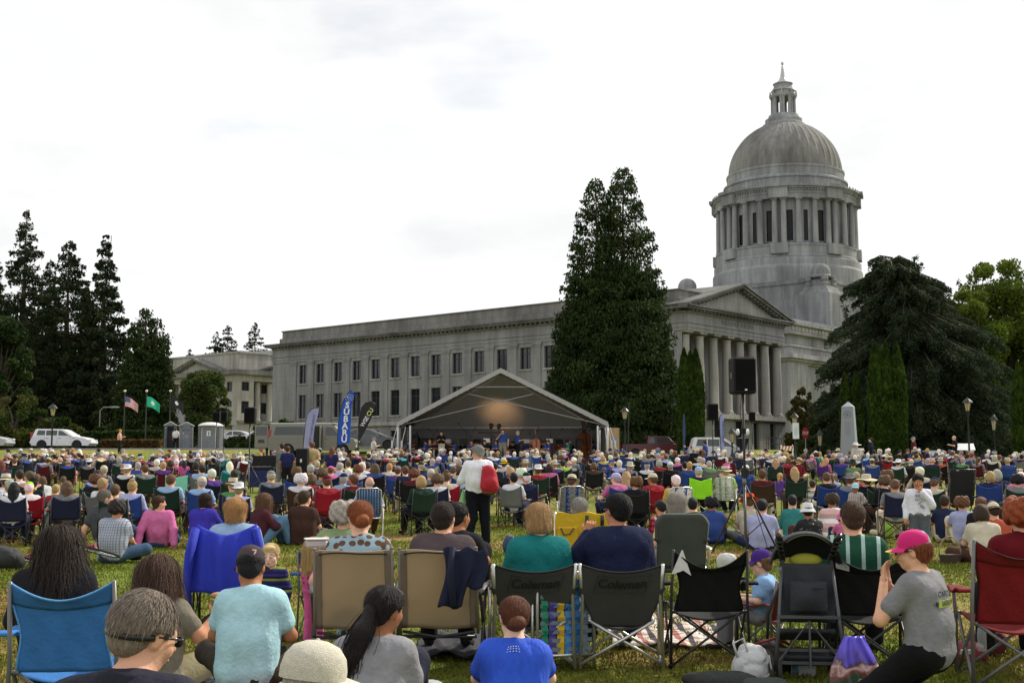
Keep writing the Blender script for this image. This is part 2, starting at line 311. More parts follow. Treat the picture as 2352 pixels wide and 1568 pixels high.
# left stand of firs
GL='tall dark firs at the left edge'
conifer(40,474,140,8.0,'tallest fir at the left edge with wide ragged spire top',34000,.06,leafm=FIR,group=GL,ls=.36)
conifer(-38,560,132,7.4,'fir cut by the left picture edge beside the tallest fir',20000,.06,group=GL,ls=.36)
conifer(100,590,146,5.8,'shorter fir squeezed between the tallest fir and the bushy topped fir',20000,.1,group=GL,ls=.36)
conifer(143,546,136,6.2,'fir with bare trunk showing and bushy rounded top, middle of the left stand',27000,.1,group=GL,power=.62,ls=.36)
conifer(228,533,134,6.4,'fir with narrow forked top, rightmost tall one of the left stand',30000,.12,group=GL,lean=.6,ls=.36)
conifer(186,640,150,4.6,'fir partly hidden behind the forked top fir and the bushy topped fir',18000,.06,group=GL,ls=.36)
conifer(60,690,155,5.0,'lower fir filling the gap behind the tallest fir',20000,.04,group=GL,ls=.36)
# cedar with three peaks left of the courthouse
def cedar(peaks,pxc,Y,name,label,n,leafm,ls=.4,zlow=.02,body=None,gap=.2,lump=True):
    z0=g(Y);x0=gx(pxc,Y,z0);P=[];D=[];tr=MB();tot=sum(p[2]**1.2*(zat(p[1],Y)-z0)for p in peaks)
    for(px,yt,rw,pw)in peaks:
        h=zat(yt,Y)-z0;cx=gx(px,Y,z0)-x0;k=int(n*(rw**1.2*h)/tot)
        nb_=int(h*26);bz=h*(zlow+(1-zlow)*RNG.random(nb_)**1.12);ba=RNG.random(nb_)*6.283;br=rw*(np.clip(1-bz/h,0,1)**pw)*(.82+.22*RNG.random(nb_))+.15
        wt=br**1.3;idx=RNG.choice(nb_,k,p=wt/wt.sum());s=1-.62*RNG.random(k)**1.6;r=br[idx]*s
        # upturned tips with hanging sprays
        zc=bz[idx]+.28*br[idx]*(s-.6)-abs(RNG.normal(size=k))*.30*(.4+.22*br[idx]);lat=RNG.normal(size=k)*(.20+.10*br[idx]*.5)
        c,sn=np.cos(ba[idx]),np.sin(ba[idx]);P.append(np.stack([cx+r*c-lat*sn,(r*sn+lat*c),zc],-1));D.append(np.stack([c*.35,sn*.35,-.8+0*c],-1))
        tr.tube([(cx*.15,0,-.3),(cx*.8,0,h*.4),(cx,0,h*.97)],[.5,.3,.03],8)
        for i in range(0,nb_,5):tr.tube([(cx,0,bz[i]*.97),(cx+br[i]*.85*math.cos(ba[i]),br[i]*.85*math.sin(ba[i]),bz[i]+.1*br[i])],[.05,.015],4,cap=False)
    P=np.vstack(P);D=np.vstack(D);ok=P[:,2]>.1;P=P[ok];D=D[ok]
    return mk_tree(name,(x0,Y,z0),leaves(P,ls,D,.35),leafm,tr,label)
cedar([(325,706,3.0,.62),(352,728,2.5,.6),(372,760,1.5,.6),(300,740,2.0,.6)],338,122,'cedar_tree','rounded dense cedar with several small peaks beside the small courthouse',46000,CEDARM,.30)
cedar([(1437,381,6.0,.62),(1372,410,5.4,.60),(1330,600,3.0,.6),(1488,600,3.2,.6),(1410,600,6.9,.42),(1325,740,3.6,.5),(1500,740,3.6,.5)],1410,112,'cedar_tree','huge dense twin peaked cedar rising in front of the grey office building',230000,CEDARM,.30)
# trees over the courthouse roof
for px,yt,rw,lb in((518,741,3.6,'far fir above the courthouse roof, taller of the close pair'),(490,757,3.2,'far fir above the courthouse roof, shorter of the close pair'),(580,736,3.4,'lone far fir standing right of the pair above the courthouse roof'),(430,797,2.2,'tiny far fir tip over the left end of the courthouse roof')):
    conifer(px,yt,330,rw*4.4,lb,14000,.25,ls=.62,group='far firs above the courthouse roof',layer=1.0)
for px,yt,rw,lb in((2216,634,3.0,'thin bare topped fir far behind between the deodar and the maple'),(2192,660,2.6,'shorter thin fir just left of the bare topped far fir')):
    conifer(px,yt,190,rw*1.2,lb,1700,.3,ls=.55,group='thin far firs right of the deodar',layer=1.6)
# deodar cedar, layered and wide
def deodar():
    Y=106;z0=g(Y);x0=gx(2075,Y,z0);P=[];D=[];tr=MB()
    env=[(585,2050,40),(620,2045,95),(680,2075,140),(760,2085,195),(850,2095,225),(950,2110,240),(1035,2110,240)]
    ey=[e[0]for e in env];ec=[e[1]for e in env];ew=[e[2]for e in env];sc=Y/F
    nl=520
    for i in range(nl):
        yy=592+(1030-592)*(i/nl)**.85;c=np.interp(yy,ey,ec);w=np.interp(yy,ey,ew)*sc*(.62+.5*RNG.random());z=zat(yy,Y)-z0
        a=RNG.random()*6.283 if RNG.random()<.55 else math.pi*1.5+RNG.normal()*.9;k=int(330+120*w);s=RNG.random(k)**.6;lat=RNG.normal(size=k)*w*.12*(1.2-s);r=w*s
        zz=z+.12*w*np.sin(s*2.2)-.22*w*s**2-abs(RNG.normal(size=k))*.34;cc,sn=math.cos(a),math.sin(a)
        cx=gx(c,Y,z+z0)-x0;P.append(np.stack([cx+r*cc-lat*sn,r*sn*.9+lat*cc,zz],-1));D.append(np.tile([cc,sn,-.25],(k,1)))
        tr.tube([(cx*.9,0,z),(cx+w*.5*cc,w*.5*sn*.9,z+.10*w),(cx+w*.92*cc,w*.92*sn*.9,z-.08*w)],[.10,.06,.02],4,cap=False)
    # steep leading shoots at the top
    for px,yt,dxx in((2020,590,-1.),(2118,600,2.0),(2105,583,1.6),(2060,600,.2),(1940,690,-.6)):
        b=at(px,yt,Y);zb=b.z-z0;k=380;s=RNG.random(k);P.append(np.stack([b.x-x0-dxx*(1-s)+RNG.normal(size=k)*.12,RNG.normal(size=k)*.15,zb-2.6*(1-s)-abs(RNG.normal(size=k))*.18],-1));D.append(np.tile([dxx*.5,0,.5],(k,1)))
    tr.tube([(0,0,-.3),(-.3,0,7),(-.9,0,zat(600,Y)-z0)],[.6,.35,.05],9)
    P=np.vstack(P);D=np.vstack(D);ok=P[:,2]>.1
    mk_tree('deodar_cedar_tree',(x0,Y,z0),leaves(P[ok],.22,D[ok],.55,2.6),DEO,tr,'broad layered blue green deodar cedar right of the domed capitol')
deodar()
# clipped columns
def column(pxs,Y,label,name='arborvitae_tree',n=44000):
    z0=g(Y);x0=gx(sum(p[0]for p in pxs)/len(pxs),Y,z0);P=[];D=[];tr=MB();k=n//len(pxs);core=MB()
    for(px,yt,hw)in pxs:
        h=zat(yt,Y)-z0;r0=hw*Y/F;cx=gx(px,Y,z0)-x0;t=RNG.random(k);a=RNG.random(k)*6.283
        r=r0*np.where(t<.5,.86+.12*np.sin(t*3),np.clip(1-((t-.5)/.5)**2.1,0,1)**.8)*(.84+.07*np.sin(a*5+t*3)+.04*np.sin(a*11+t*17)+.16*RNG.random(k)**2)
        P.append(np.stack([cx+r*np.cos(a),r*np.sin(a),t*h],-1));D.append(np.stack([.12*np.cos(a),.12*np.sin(a),1+0*a],-1))
        tr.tube([(cx,0,-.2),(cx,0,h*.9)],[r0*.25,.03],6)
        core.lathe([(max(.02,r0*.78*(1 if q<.5 else max(0,1-((q-.5)/.5)**2.1)**.8)),q*h*.985)for q in np.linspace(0.01,1,14)],(cx,0,0),14)
    t_=mk_tree(name,(x0,Y,z0),leaves(np.vstack(P),.22,np.vstack(D),.42,2.2),COLM,tr,label,group='clipped column trees')
    core.build('inner_foliage',COLM,t_,smooth=True)
column([(1574,800,18),(1601,801,19),(1588,806,17)],96,'twin stemmed clipped column tree hiding the left end of the columned portico')
column([(2016,787,21),(2040,784,20),(2065,785,22),(2034,830,30)],92,'tallest clipped column tree of three stems right of the grey obelisk')
column([(1944,855,15),(1970,853,15)],98,'shorter twin clipped column tree behind the grey obelisk',n=16000)
column([(2346,832,17),(2362,835,17)],90,'clipped column tree cut by the right picture edge',n=14000)
# broadleaf trees and bushes
pr_m=lambda t:min(1,.7+.5*t)if t<.5 else math.sqrt(max(0,1-((t-.5)/.52)**2))
blob_tree('maple_tree',2320,128,600,125,'tall yellow green maple at the right edge behind the deodar',MAPLE,80000,.30,.02,lumps=110,prof=lambda t:min(1,.95-.15*abs(t-.4))if t<.6 else math.sqrt(max(0,1-((t-.6)/.42)**2))*.95)
blob_tree('maple_tree',2240,122,668,92,'lower maple with darker leaves between the deodar and the tall maple',MAPLE,44000,.30,.02,lumps=80,prof=lambda t:1 if t<.6 else math.sqrt(max(0,1-((t-.6)/.42)**2)))
blob_tree('maple_tree',466,118,850,62,'round green maple in front of the small courthouse',mat('x_',(0,0,0))and leaf_mat('mid_leaves',(.035,.060,.014),(.075,.10,.025),.5,.3),26000,.24,.1,lumps=46)
blob_tree('broadleaf_tree',-6,108,728,72,'dark broadleaf tree cut by the left edge below the tallest fir',DARKL,40000,.28,.02,lumps=60)
blob_tree('broadleaf_tree',1845,122,888,42,'small brownish tree between the portico and the deodar',leaf_mat('brown_leaves',(.05,.05,.015),(.10,.085,.025),.5),12000,.24,.0,lumps=40,prof=lambda t:math.sqrt(max(0,1-t*t*.9)))
blob_tree('broadleaf_tree',1905,116,905,48,'dark shrubby tree left of the obelisk under the deodar',DARKL,14000,.26,.0,lumps=44,prof=lambda t:math.sqrt(max(0,1-t*t*.9)))
for px,yt,hw,m,lb in((35,905,75,BUSHM,'yellow green bush at the left edge above the silver car'),(85,940,60,BUSHM,'yellow green rhododendron behind the street lamp and white wagon'),(150,958,45,BUSHM,'low rhododendron sloping down right of the lamp'),(230,980,30,DARKL,'small round bush at the foot of the firs'),(280,985,26,BUSHM,'olive bush left of the flagpoles'),(660,962,55,BUSHM,'golden bush rising behind the beige van'),(600,975,42,DARKL,'dark bush between the toilets and the van'),(548,1000,32,DARKL,'low dark bush right of the grey toilets'),(1865,995,40,BUSHM,'sunlit yellow bush behind the stop sign'),(1625,1010,22,BUSHM,'tiny bush at the foot of the portico'),(880,1012,26,DARKL,'dark shrub beside the left leg of the tent')):
    blob_tree('bush',px,104 if px<700 else 110,yt,hw,lb,m,5200,.24,.0,lumps=22,cat='bush',group='bushes behind the lawn',prof=lambda t:math.sqrt(max(0,1-t*t*.9)))
# backdrop woodland behind the firs, and undergrowth
def woods(x0,x1,Y,ytop,n,label,m,name='woodland',ls=.7,dy=14):
    u=RNG.random(n);px=x0+(x1-x0)*u;top=np.interp(px,*ytop);YY=Y+dy*RNG.random(n);z0=np.interp(YY,GY,GZ);zt=np.array([zat(t,Y)for t in top])
    t=1-RNG.random(n)**1.2;z=z0+(zt-z0)*t*(.9+.12*np.sin(px*.21)+.06*np.sin(px*.63));x=(px-1176)/F*(YY*cp)
    raw(name,leaves(np.stack([x,YY,z],-1),ls,np.tile([0,-.2,.3],(n,1)),.9,1.5),np.arange(n*4).reshape(-1,4),m,kind='stuff',label=label,cat='woodland')
woods(-60,420,165,([-60,60,150,300,420],[800,790,830,880,930]),30000,'dark far woodland massed behind the firs on the left',FIR,ls=1.1)
woods(1840,2420,150,([1840,1900,2000,2420],[960,900,840,800]),30000,'dark far woodland behind the deodar on the right',FIR,ls=.9)
# hedges
def hedge(x0,x1,Y,yt,label,m=None,d=1.2,n=9000,name='hedge'):
    z0=g(Y);a=gx(x0,Y,z0);b=gx(x1,Y,z0);h=zat(yt,Y)-z0;t=empty(name,((a+b)/2,Y,z0),label=label,cat='hedge');w=b-a
    P=np.stack([(RNG.random(n)-.5)*w,(RNG.random(n)-.5)*d,h*RNG.random(n)**.5*(.95+.08*RNG.random(n))],-1);k=RNG.integers(0,3,n);P[k==0,1]=-d/2;P[k==1,2]=h*(.93+.07*RNG.random((k==1).sum()))
    P+=RNG.normal(size=P.shape)*.05;raw('foliage',leaves(P,.2,None,1,1.4),np.arange(n*4).reshape(-1,4),m or HEDGE,parent=t)
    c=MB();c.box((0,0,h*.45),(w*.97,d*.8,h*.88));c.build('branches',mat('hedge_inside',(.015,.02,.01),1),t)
hedge(266,378,101,991,'long clipped hedge behind the flagpoles left of the toilets')
hedge(196,262,102,994,'rounded hedge right of the white wagon')
hedge(-40,92,103,1003,'low dark hedge left of the white wagon')
hedge(240,372,97.5,1012,'low orange tinted shrubs in front of the clipped hedge',REDB,1.5,7000,'shrub_row')
# ================================================================ BUILDINGS
RA=math.atan2(.7605,.6494)  # all three stand on one grid: local X runs right-away, local Y left-away
STONE=stone('sandstone',(.265,.267,.265),stain=.14);STONE2=stone('capitol_stone',(.265,.272,.278),1.6,.6,.82,.30);STONEL=stone('pale_stone',(.36,.35,.325),1.8,.8,.85,.2)
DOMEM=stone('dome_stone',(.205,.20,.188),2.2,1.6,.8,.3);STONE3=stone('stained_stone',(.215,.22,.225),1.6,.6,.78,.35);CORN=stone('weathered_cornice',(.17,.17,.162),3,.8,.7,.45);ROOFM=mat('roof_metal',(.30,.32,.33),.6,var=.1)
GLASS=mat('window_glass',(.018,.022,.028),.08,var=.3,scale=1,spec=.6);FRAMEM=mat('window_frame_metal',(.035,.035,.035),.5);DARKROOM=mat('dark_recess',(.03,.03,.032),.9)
class Face:
    def __init__(s,O,e,nrm):s.O=np.array(O,float);s.e=np.array(e,float);s.n=np.array(nrm,float)
    def p(s,a,z,d=0):return s.O+s.e*a+np.array([0,0,z])-s.n*d
    def wall(s,mb,a0,a1,z0,z1,ops,depth=.35):
        A=sorted({a0,a1}|{q for o in ops for q in o[:2]});Z=sorted({z0,z1}|{q for o in ops for q in o[2:4]})
        fl=np.dot(np.cross(s.e,[0,0,1]),s.n)>0
        def quad(pts):mb.add(pts,[(0,1,2,3)if fl else(3,2,1,0)])
        for i in range(len(A)-1):
            for j in range(len(Z)-1):
                ca,cz=(A[i]+A[i+1])/2,(Z[j]+Z[j+1])/2
                if any(o[0]<ca<o[1]and o[2]<cz<o[3]for o in ops):continue
                quad([s.p(A[i],Z[j]),s.p(A[i+1],Z[j]),s.p(A[i+1],Z[j+1]),s.p(A[i],Z[j+1])])
        for o in ops:
            a,b,c,d=o[:4]
            quad([s.p(a,c),s.p(b,c),s.p(b,c,depth),s.p(a,c,depth)][::-1]);quad([s.p(a,d),s.p(b,d),s.p(b,d,depth),s.p(a,d,depth)])
            quad([s.p(a,c),s.p(a,d),s.p(a,d,depth),s.p(a,c,depth)]);quad([s.p(b,c),s.p(b,d),s.p(b,d,depth),s.p(b,c,depth)][::-1])
    def box(s,mb,a0,a1,z0,z1,d0,d1):  # d negative = in front of the wall plane
        P=[s.p(a,z,d)for z in(z0,z1)for a,d in((a0,d0),(a1,d0),(a1,d1),(a0,d1))];mb.add(P,[(3,2,1,0),(4,5,6,7),(0,1,5,4),(1,2,6,5),(2,3,7,6),(3,0,4,7)])
    def window(s,parent,a0,a1,z0,z1,depth=.35,bars=True,transom=.72,sill=None):
        f=MB();w=.09;s.box(f,a0,a0+w,z0,z1,depth-.1,depth-.003);s.box(f,a1-w,a1,z0,z1,depth-.1,depth-.003);s.box(f,a0+w,a1-w,z0,z0+w,depth-.1,depth-.003);s.box(f,a0+w,a1-w,z1-w,z1,depth-.1,depth-.003)
        if bars:
            zt=z0+(z1-z0)*transom;m=(a0+a1)/2;s.box(f,a0+w,a1-w,zt-.05,zt+.05,depth-.09,depth-.004);s.box(f,m-.04,m+.04,z0+w,zt-.05,depth-.09,depth-.004);s.box(f,m-.04,m+.04,zt+.05,z1-w,depth-.09,depth-.004)
        fo=f.build('window',FRAMEM,parent);g_=MB();t=RNG.normal()*.012
        g_.add([s.p(a0,z0,depth),s.p(a1,z0,depth+t),s.p(a1,z1,depth+t),s.p(a0,z1,depth)],[(0,1,2,3)]);g_.build('pane',GLASS,fo)
def column_prof(r,h,base=.35,cap=.55):
    return[(r*1.28,0),(r*1.28,base*.4),(r*1.15,base*.5),(r*1.2,base*.75),(r*1.02,base)]+[(r*(1-.16*t**1.6),base+(h-base-cap)*t)for t in(0.02,.3,.6,.85,1)]+[(r*.92,h-cap+.02),(r*.92,h-cap+.1),(r*.86,h-cap+.12),(r*.9,h-cap*.5),(r*1.18,h-cap*.35),(r*1.22,h-.18)]
def entab(mb,F_,a0,a1,za,zc,ex0=0.,ex1=0.,proj=1.0,back=1.2,dent=True):
    """architrave + frieze + cornice with a shadow line and blocks under the eave, along one face"""
    h=zc-za;F_.box(mb,a0-ex0*0,a1+ex1*0,za,za+h*.14,-.10,back);F_.box(mb,a0,a1,za+h*.14+.003,za+h*.30,-.16,back);F_.box(mb,a0,a1,za+h*.30+.003,za+h*.34,-.26,back)
    F_.box(mb,a0,a1,za+h*.34+.003,za+h*.70,-.08,back)
    F_.box(mb,a0-.3*ex0,a1+.3*ex1,za+h*.70+.003,za+h*.76,-.3,back)
def cornice(mb,F_,a0,a1,za,zc,e0,e1,proj):
    h=zc-za;n=max(2,int((a1-a0)/.8))
    for i in range(n):q=a0+(i+.25)*(a1-a0)/n;F_.box(mb,q,q+(a1-a0)/n*.5,za+h*.76+.003,za+h*.84,-.62*proj,.5)
    F_.box(mb,a0-e0*proj*.85,a1+e1*proj*.85,za+h*.84+.003,za+h*.93,-proj*.85,1.2);F_.box(mb,a0-e0*proj,a1+e1*proj,za+h*.93+.003,zc,-proj,1.2)
def pediment(parent,F_,a0,a1,zc,zap,proj,depth,m1=None,m2=None):
    m=(a0+a1)/2;b=MB();b.add([F_.p(a0+.6,zc,.1),F_.p(a1-.6,zc,.1),F_.p(m,zap-.55,.1)],[(0,1,2)]);b.add([F_.p(a0,zc+.002,1.2),F_.p(a1,zc+.002,1.2),F_.p(m,zap-.3,1.2)],[(2,1,0)])
    b.build('tympanum',m1 or STONEL,parent);r=MB()
    for(p,q)in((a0,m),(m,a1)):
        z1,z2=(zc,zap)if p==a0 else(zap,zc);th=.62;ex=0
        for(t0,t1,d0)in((-.45,-.12,-proj*.8),(-.12,.12,-proj)):
            pts=[]
            for d in(d0,depth):pts+=[F_.p(p,z1+t0,d),F_.p(q,z2+t0,d),F_.p(q,z2+t1,d),F_.p(p,z1+t1,d)]
            r.add(pts,[(0,1,2,3),(7,6,5,4),(0,4,5,1),(1,5,6,2),(2,6,7,3),(3,7,4,0)])
        n=int(abs(q-p)/.8)
        for i in range(1,n):
            t=i/n;a=p+(q-p)*t;z=z1+(z2-z1)*t;F_.box(r,a-.2,a+.2,z-.72,z-.46,-proj*.6,.4)
    r.build('raking_cornice',m2 or CORN,parent)
# grey office building with the columned portico
YC=145.;zb=g(145)-.05;K=(gx(1580,YC,zb),YC,zb)
B=empty('office_building',K,RA,label='long grey stone office building with columned portico and inscription on its frieze',cat='building')
LW,LL=23.8,76.5;zPar,zCor,zEnt,zSty=19.3,17.1,14.1,4.45
FL=Face((0,0,0),(0,1,0),(-1,0,0));FP=Face((0,0,0),(1,0,0),(0,-1,0));FR=Face((LW,0,0),(0,1,0),(1,0,0));FB=Face((0,LL,0),(1,0,0),(0,1,0))
cs=[4.4+4.05*i for i in range(17)];ops=[]
for c in cs:ops+=[(c-.9,c+.9,10.7,13.55),(c-.9,c+.9,5.35,8.95),(c-.8,c+.8,1.2,3.2)]
mb=MB();FL.wall(mb,0.6,LL,0,zEnt,ops);FR.wall(mb,0.6,LL,0,zEnt,[]);FB.wall(mb,0,LW,0,zEnt,[])
cb=[(.8+3.171*i)for i in range(8)];bays=[((cb[i]+cb[i+1])/2)for i in range(7)]
pops=[]
for q in bays:pops+=[(q-.75,q+.75,4.9,8.6),(q-.75,q+.75,9.3,13.2)]
FQ=Face((0,3.4,0),(1,0,0),(0,-1,0));FQ.wall(mb,0,LW,zSty,zEnt,pops)
bops=[(2.0,3.3,.2,3.6),(6.0,8.0,.2,3.7),(11.0,13.0,.2,3.7),(15.4,16.8,.2,3.6),(19.6,21.2,.2,3.6)]
FP.wall(mb,0,LW,0,zSty-.3,bops,.5);mb.box2((0,.003,zSty-.3),(LW,3.397,zSty-.01));mb.build('wall',STONE,B)
for(a,b,c,d)in ops:FL.window(B,a,b,c,d,bars=c>4)
for(a,b,c,d)in pops:FQ.window(B,a,b,c,d)
for(a,b,c,d)in bops:FP.window(B,a,b,c,d,.5)
mb=MB()
for i in range(18):
    c=4.4-2.025+4.05*i
    if c>LL-1:continue
    FL.box(mb,c-.60,c+.60,zSty+.2,zEnt-.55,-.14,-.003);FL.box(mb,c-.72,c+.72,zEnt-.55,zEnt-.3,-.2,-.003);FL.box(mb,c-.8,c+.8,zEnt-.3,zEnt-.003,-.27,-.003);FL.box(mb,c-.75,c+.75,zSty-.02,zSty+.2,-.22,-.003)
mb.build('pilasters',STONE,B,kind='stuff')if False else mb.build('pilaster_order',STONE,B)
mb=MB();FL.box(mb,0,LL,zSty-.55,zSty-.02-.003,-.3,-.003);FP.box(mb,-.3,LW+.3,zSty-.55,zSty-.003,-.5,-.003)
for c in cs:FL.box(mb,c-1.1,c+1.1,10.5,10.7,-.14,-.002);FL.box(mb,c-1.1,c+1.1,5.15,5.35,-.14,-.002)
mb.build('string_course',STONEL,B)
mb=MB();entab(mb,FL,-.002,LL,zEnt,zCor);entab(mb,FP,.11,LW-.11,zEnt+.001,zCor,back=3.3);entab(mb,FR,.002,LL,zEnt-.001,zCor);mb.build('entablature',STONE,B)
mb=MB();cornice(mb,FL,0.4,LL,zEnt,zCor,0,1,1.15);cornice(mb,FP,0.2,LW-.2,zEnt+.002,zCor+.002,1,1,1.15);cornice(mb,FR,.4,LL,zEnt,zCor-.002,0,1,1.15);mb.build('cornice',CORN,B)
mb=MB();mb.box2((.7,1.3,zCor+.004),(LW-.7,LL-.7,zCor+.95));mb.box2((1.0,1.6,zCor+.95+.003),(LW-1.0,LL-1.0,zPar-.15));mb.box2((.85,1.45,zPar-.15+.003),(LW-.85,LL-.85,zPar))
mb.build('parapet',stone('attic_stone',(.22,.215,.20),6.0,1.2,.62,.3),B)
mb=MB();mb.box2((1.6,2.2,zPar+.002),(LW-1.6,LL-1.6,zPar+.1));mb.build('roof',ROOFM,B)
for c in cb:
    mb=MB();mb.lathe(column_prof(.62,zEnt-zSty-.35),(c,.72,zSty+.15),20);mb.box((c,.72,zSty+.07),(1.62,1.44,.16));mb.box((c,.72,zEnt-.11),(1.56,1.44,.2));mb.build('column',STONEL,B,smooth=40)
pediment(B,FP,-1.15,LW+1.15,zCor+.01,20.75,1.15,14)
V_,Fs_=text_mesh('INSURANCE  BUILDING',.78,.02);V_=np.array(V_);mb=MB();mb.add(np.stack([V_[:,0]+LW/2,-.09+0*V_[:,0]-V_[:,2]*.5,V_[:,1]+zEnt+1.55],-1),Fs_);mb.build('inscription',CORN,B)
mb=MB();mb.box((LW-2.5,15,zPar+.4),(3,8,.8));mb.build('roof_hatch',STONE,B)
# domed capitol
YD=267.;PC=at(1803,420,YD);zd=4.0
Cc=empty('domed_capitol',(PC.x,YD,zd),RA,label='grey stone domed capitol with colonnaded drum and lantern spire',cat='building')
def dz(zy,Y=YD):return zat((150+zy/1.4252)*.6805,Y)-zd
rr=.0436
mb=MB();k0=dz(640);k1=dz(400);rd=278*rr;prof=[];n=18
rt=106*rr
for i in range(n+1):
    a=math.radians(0+(90-22.4)*i/n);prof.append((rd*math.cos(a),math.sin(a)))
s1=prof[-1][1];prof=[(r,k0+(k1-k0)*q/s1)for r,q in prof];N=160;V=[]
for r,z in prof:
    for j in range(N):th=2*math.pi*j/N;rib=.15 if j%4==0 else 0.0;V.append(((r+rib)*math.cos(th),(r+rib)*math.sin(th),z))
mb.add(V,[(i*N+j,i*N+(j+1)%N,(i+1)*N+(j+1)%N,(i+1)*N+j)for i in range(len(prof)-1)for j in range(N)]);mb.build('dome',DOMEM,Cc)
mb=MB();mb.lathe([(300*rr,dz(742)),(300*rr,dz(700)),(306*rr,dz(698)),(306*rr,dz(690)),(288*rr,dz(680)),(288*rr,dz(650)),(291*rr,dz(646)),(291*rr,dz(636)),(272*rr,dz(632))],n=72);mb.build('dome_ring',STONE2,Cc)
mb=MB();mb.lathe([(110*rr,dz(402)),(106*rr,dz(392)),(92*rr,dz(384)),(92*rr,dz(366)),(78*rr,dz(360)),(74*rr,dz(345)),(60*rr,dz(343))],n=32);
zc0,zc1=dz(345),dz(262)
mb.build('lantern_base',STONE2,Cc,smooth=30)
mb=MB();mb.lathe([(8*rr,zc0),(8*rr,zc1)],n=12);mb.build('lantern_core',STONE2,Cc)
for k in range(8):
    a=math.pi/8+k*math.pi/4
    for dth in(-.11,.11):
        c=MB();c.lathe([(.42,0),(.34,.3),(.30,zc1-zc0-.4),(.45,zc1-zc0)],(55*rr*math.cos(a+dth),55*rr*math.sin(a+dth),zc0),8);c.build('lantern_column',STONE2,Cc)
mb=MB();mb.lathe([(40*rr,zc1+.002),(64*rr,zc1+.01),(68*rr,dz(256)),(68*rr,dz(250)),(56*rr,dz(246)),(54*rr,dz(232)),(60*rr,dz(228)),(52*rr,dz(222)),(45*rr,dz(206)),(45*rr,dz(196)),(50*rr,dz(193)),(42*rr,dz(190))],n=32)
for k in range(8):a=math.pi/8+k*math.pi/4;mb.box((64*rr*math.cos(a),64*rr*math.sin(a),dz(240)),(.5,.5,1.2),rotz(a),.4)
mb.build('lantern_cap',STONE2,Cc,smooth=30)
mb=MB();mb.lathe([(40*rr,dz(190)),(22*rr,dz(176)),(13*rr,dz(160)),(8*rr,dz(130)),(5*rr,dz(106)),(3*rr,dz(104)),(3*rr,dz(99)),(1*rr,dz(97))],n=24);mb.ell((0,0,dz(92)),(.3,.3,.45),6)
mb.build('spire',mat('spire_metal',(.42,.42,.42),.35,metal=.4),Cc,smooth=60)
# drum
rc=339*rr;zt,zbm=dz(806),dz(1012)
mb=MB();N=96;ops_d=[]
def ringwall(mb,r,z0,z1,ops,depth=.6,nseg=192):
    for j in range(nseg):
        a,b=2*math.pi*j/nseg,2*math.pi*(j+1)/nseg;c=(a+b)/2;o=next((o for o in ops if abs((c-o[0]+math.pi)%(2*math.pi)-math.pi)<o[1]),None)
        R=lambda rr_,t,z:(rr_*math.cos(t),rr_*math.sin(t),z)
        segs=[(z0,z1,r)]if o is None else[(z0,o[2],r),(o[3],z1,r)]
        for(p,q,rr_)in segs:mb.add([R(rr_,a,p),R(rr_,b,p),R(rr_,b,q),R(rr_,a,q)],[(0,1,2,3)])
        if o:mb.add([R(r,a,o[3]),R(r,b,o[3]),R(r-depth,b,o[3]),R(r-depth,a,o[3])],[(0,1,2,3)]);mb.add([R(r,a,o[2]),R(r,b,o[2]),R(r-depth,b,o[2]),R(r-depth,a,o[2])],[(3,2,1,0)])
wins=[]
for k in range(8):
    for q in(0,-14.2,14.2):wins.append((math.radians(k*45+q),.042 if q==0 else .042,zbm+.7,zbm+7.2))
ringwall(mb,13.7,zbm-.5,zt+.2,wins);mb.build('drum_wall',STONE2,Cc)
for w in wins:
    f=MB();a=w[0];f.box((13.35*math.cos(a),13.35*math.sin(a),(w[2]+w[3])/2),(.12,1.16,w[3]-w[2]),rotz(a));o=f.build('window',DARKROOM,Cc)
angs=[]
for k in range(8):
    for q in(-3.6,3.6,15.6,29.4):angs.append(math.radians(22.5+45*k+q))
for a in angs:
    c=MB();c.lathe(column_prof(.62,zt-zbm),(rc*math.cos(a)*.985,rc*math.sin(a)*.985,zbm),12);c.box((rc*.985*math.cos(a),rc*.985*math.sin(a),zt-.16),(1.35,1.35,.3),rotz(a));c.build('column',STONE2,Cc,smooth=40)
mb=MB();mb.lathe([(14.0,zt),(347*rr,zt+.01),(347*rr,dz(786)),(350*rr,dz(784)),(350*rr,dz(765)),(356*rr,dz(763)),(358*rr,dz(757)),(366*rr,dz(755)),(366*rr,dz(748)),(298*rr,dz(744))],n=96)
for k in range(8):
    a=math.radians(22.5+45*k);R_=rotz(a)
    mb.box((rc*1.0*math.cos(a),rc*1.0*math.sin(a),(zt+dz(757))/2),(2.2,3.9,dz(757)-zt),R_);mb.box((rc*1.02*math.cos(a),rc*1.02*math.sin(a),(dz(757)+dz(742))/2),(2.6,4.6,dz(742)-dz(757)),R_)
n=150
for j in range(n):a=2*math.pi*j/n;mb.box((352*rr*math.cos(a),352*rr*math.sin(a),dz(769)),(.5,.3,.3),rotz(a))
for j in range(72):a=2*math.pi*j/72;mb.box((362*rr*math.cos(a),362*rr*math.sin(a),dz(744)),(.3,.5,.5),rotz(a),.3)
mb.build('drum_cornice',STONE2,Cc)
mb=MB();mb.lathe([(350*rr,dz(1072)),(350*rr,dz(1064)),(346*rr,dz(1060)),(346*rr,dz(1024)),(350*rr,dz(1020)),(350*rr,dz(1014)),(300*rr,dz(1013))],n=96)
for k in range(8):a=math.radians(22.5+45*k);mb.box((rc*1.0*math.cos(a),rc*1.0*math.sin(a),(dz(1060)+zbm)/2),(2.0,3.6,zbm-dz(1060)),rotz(a))
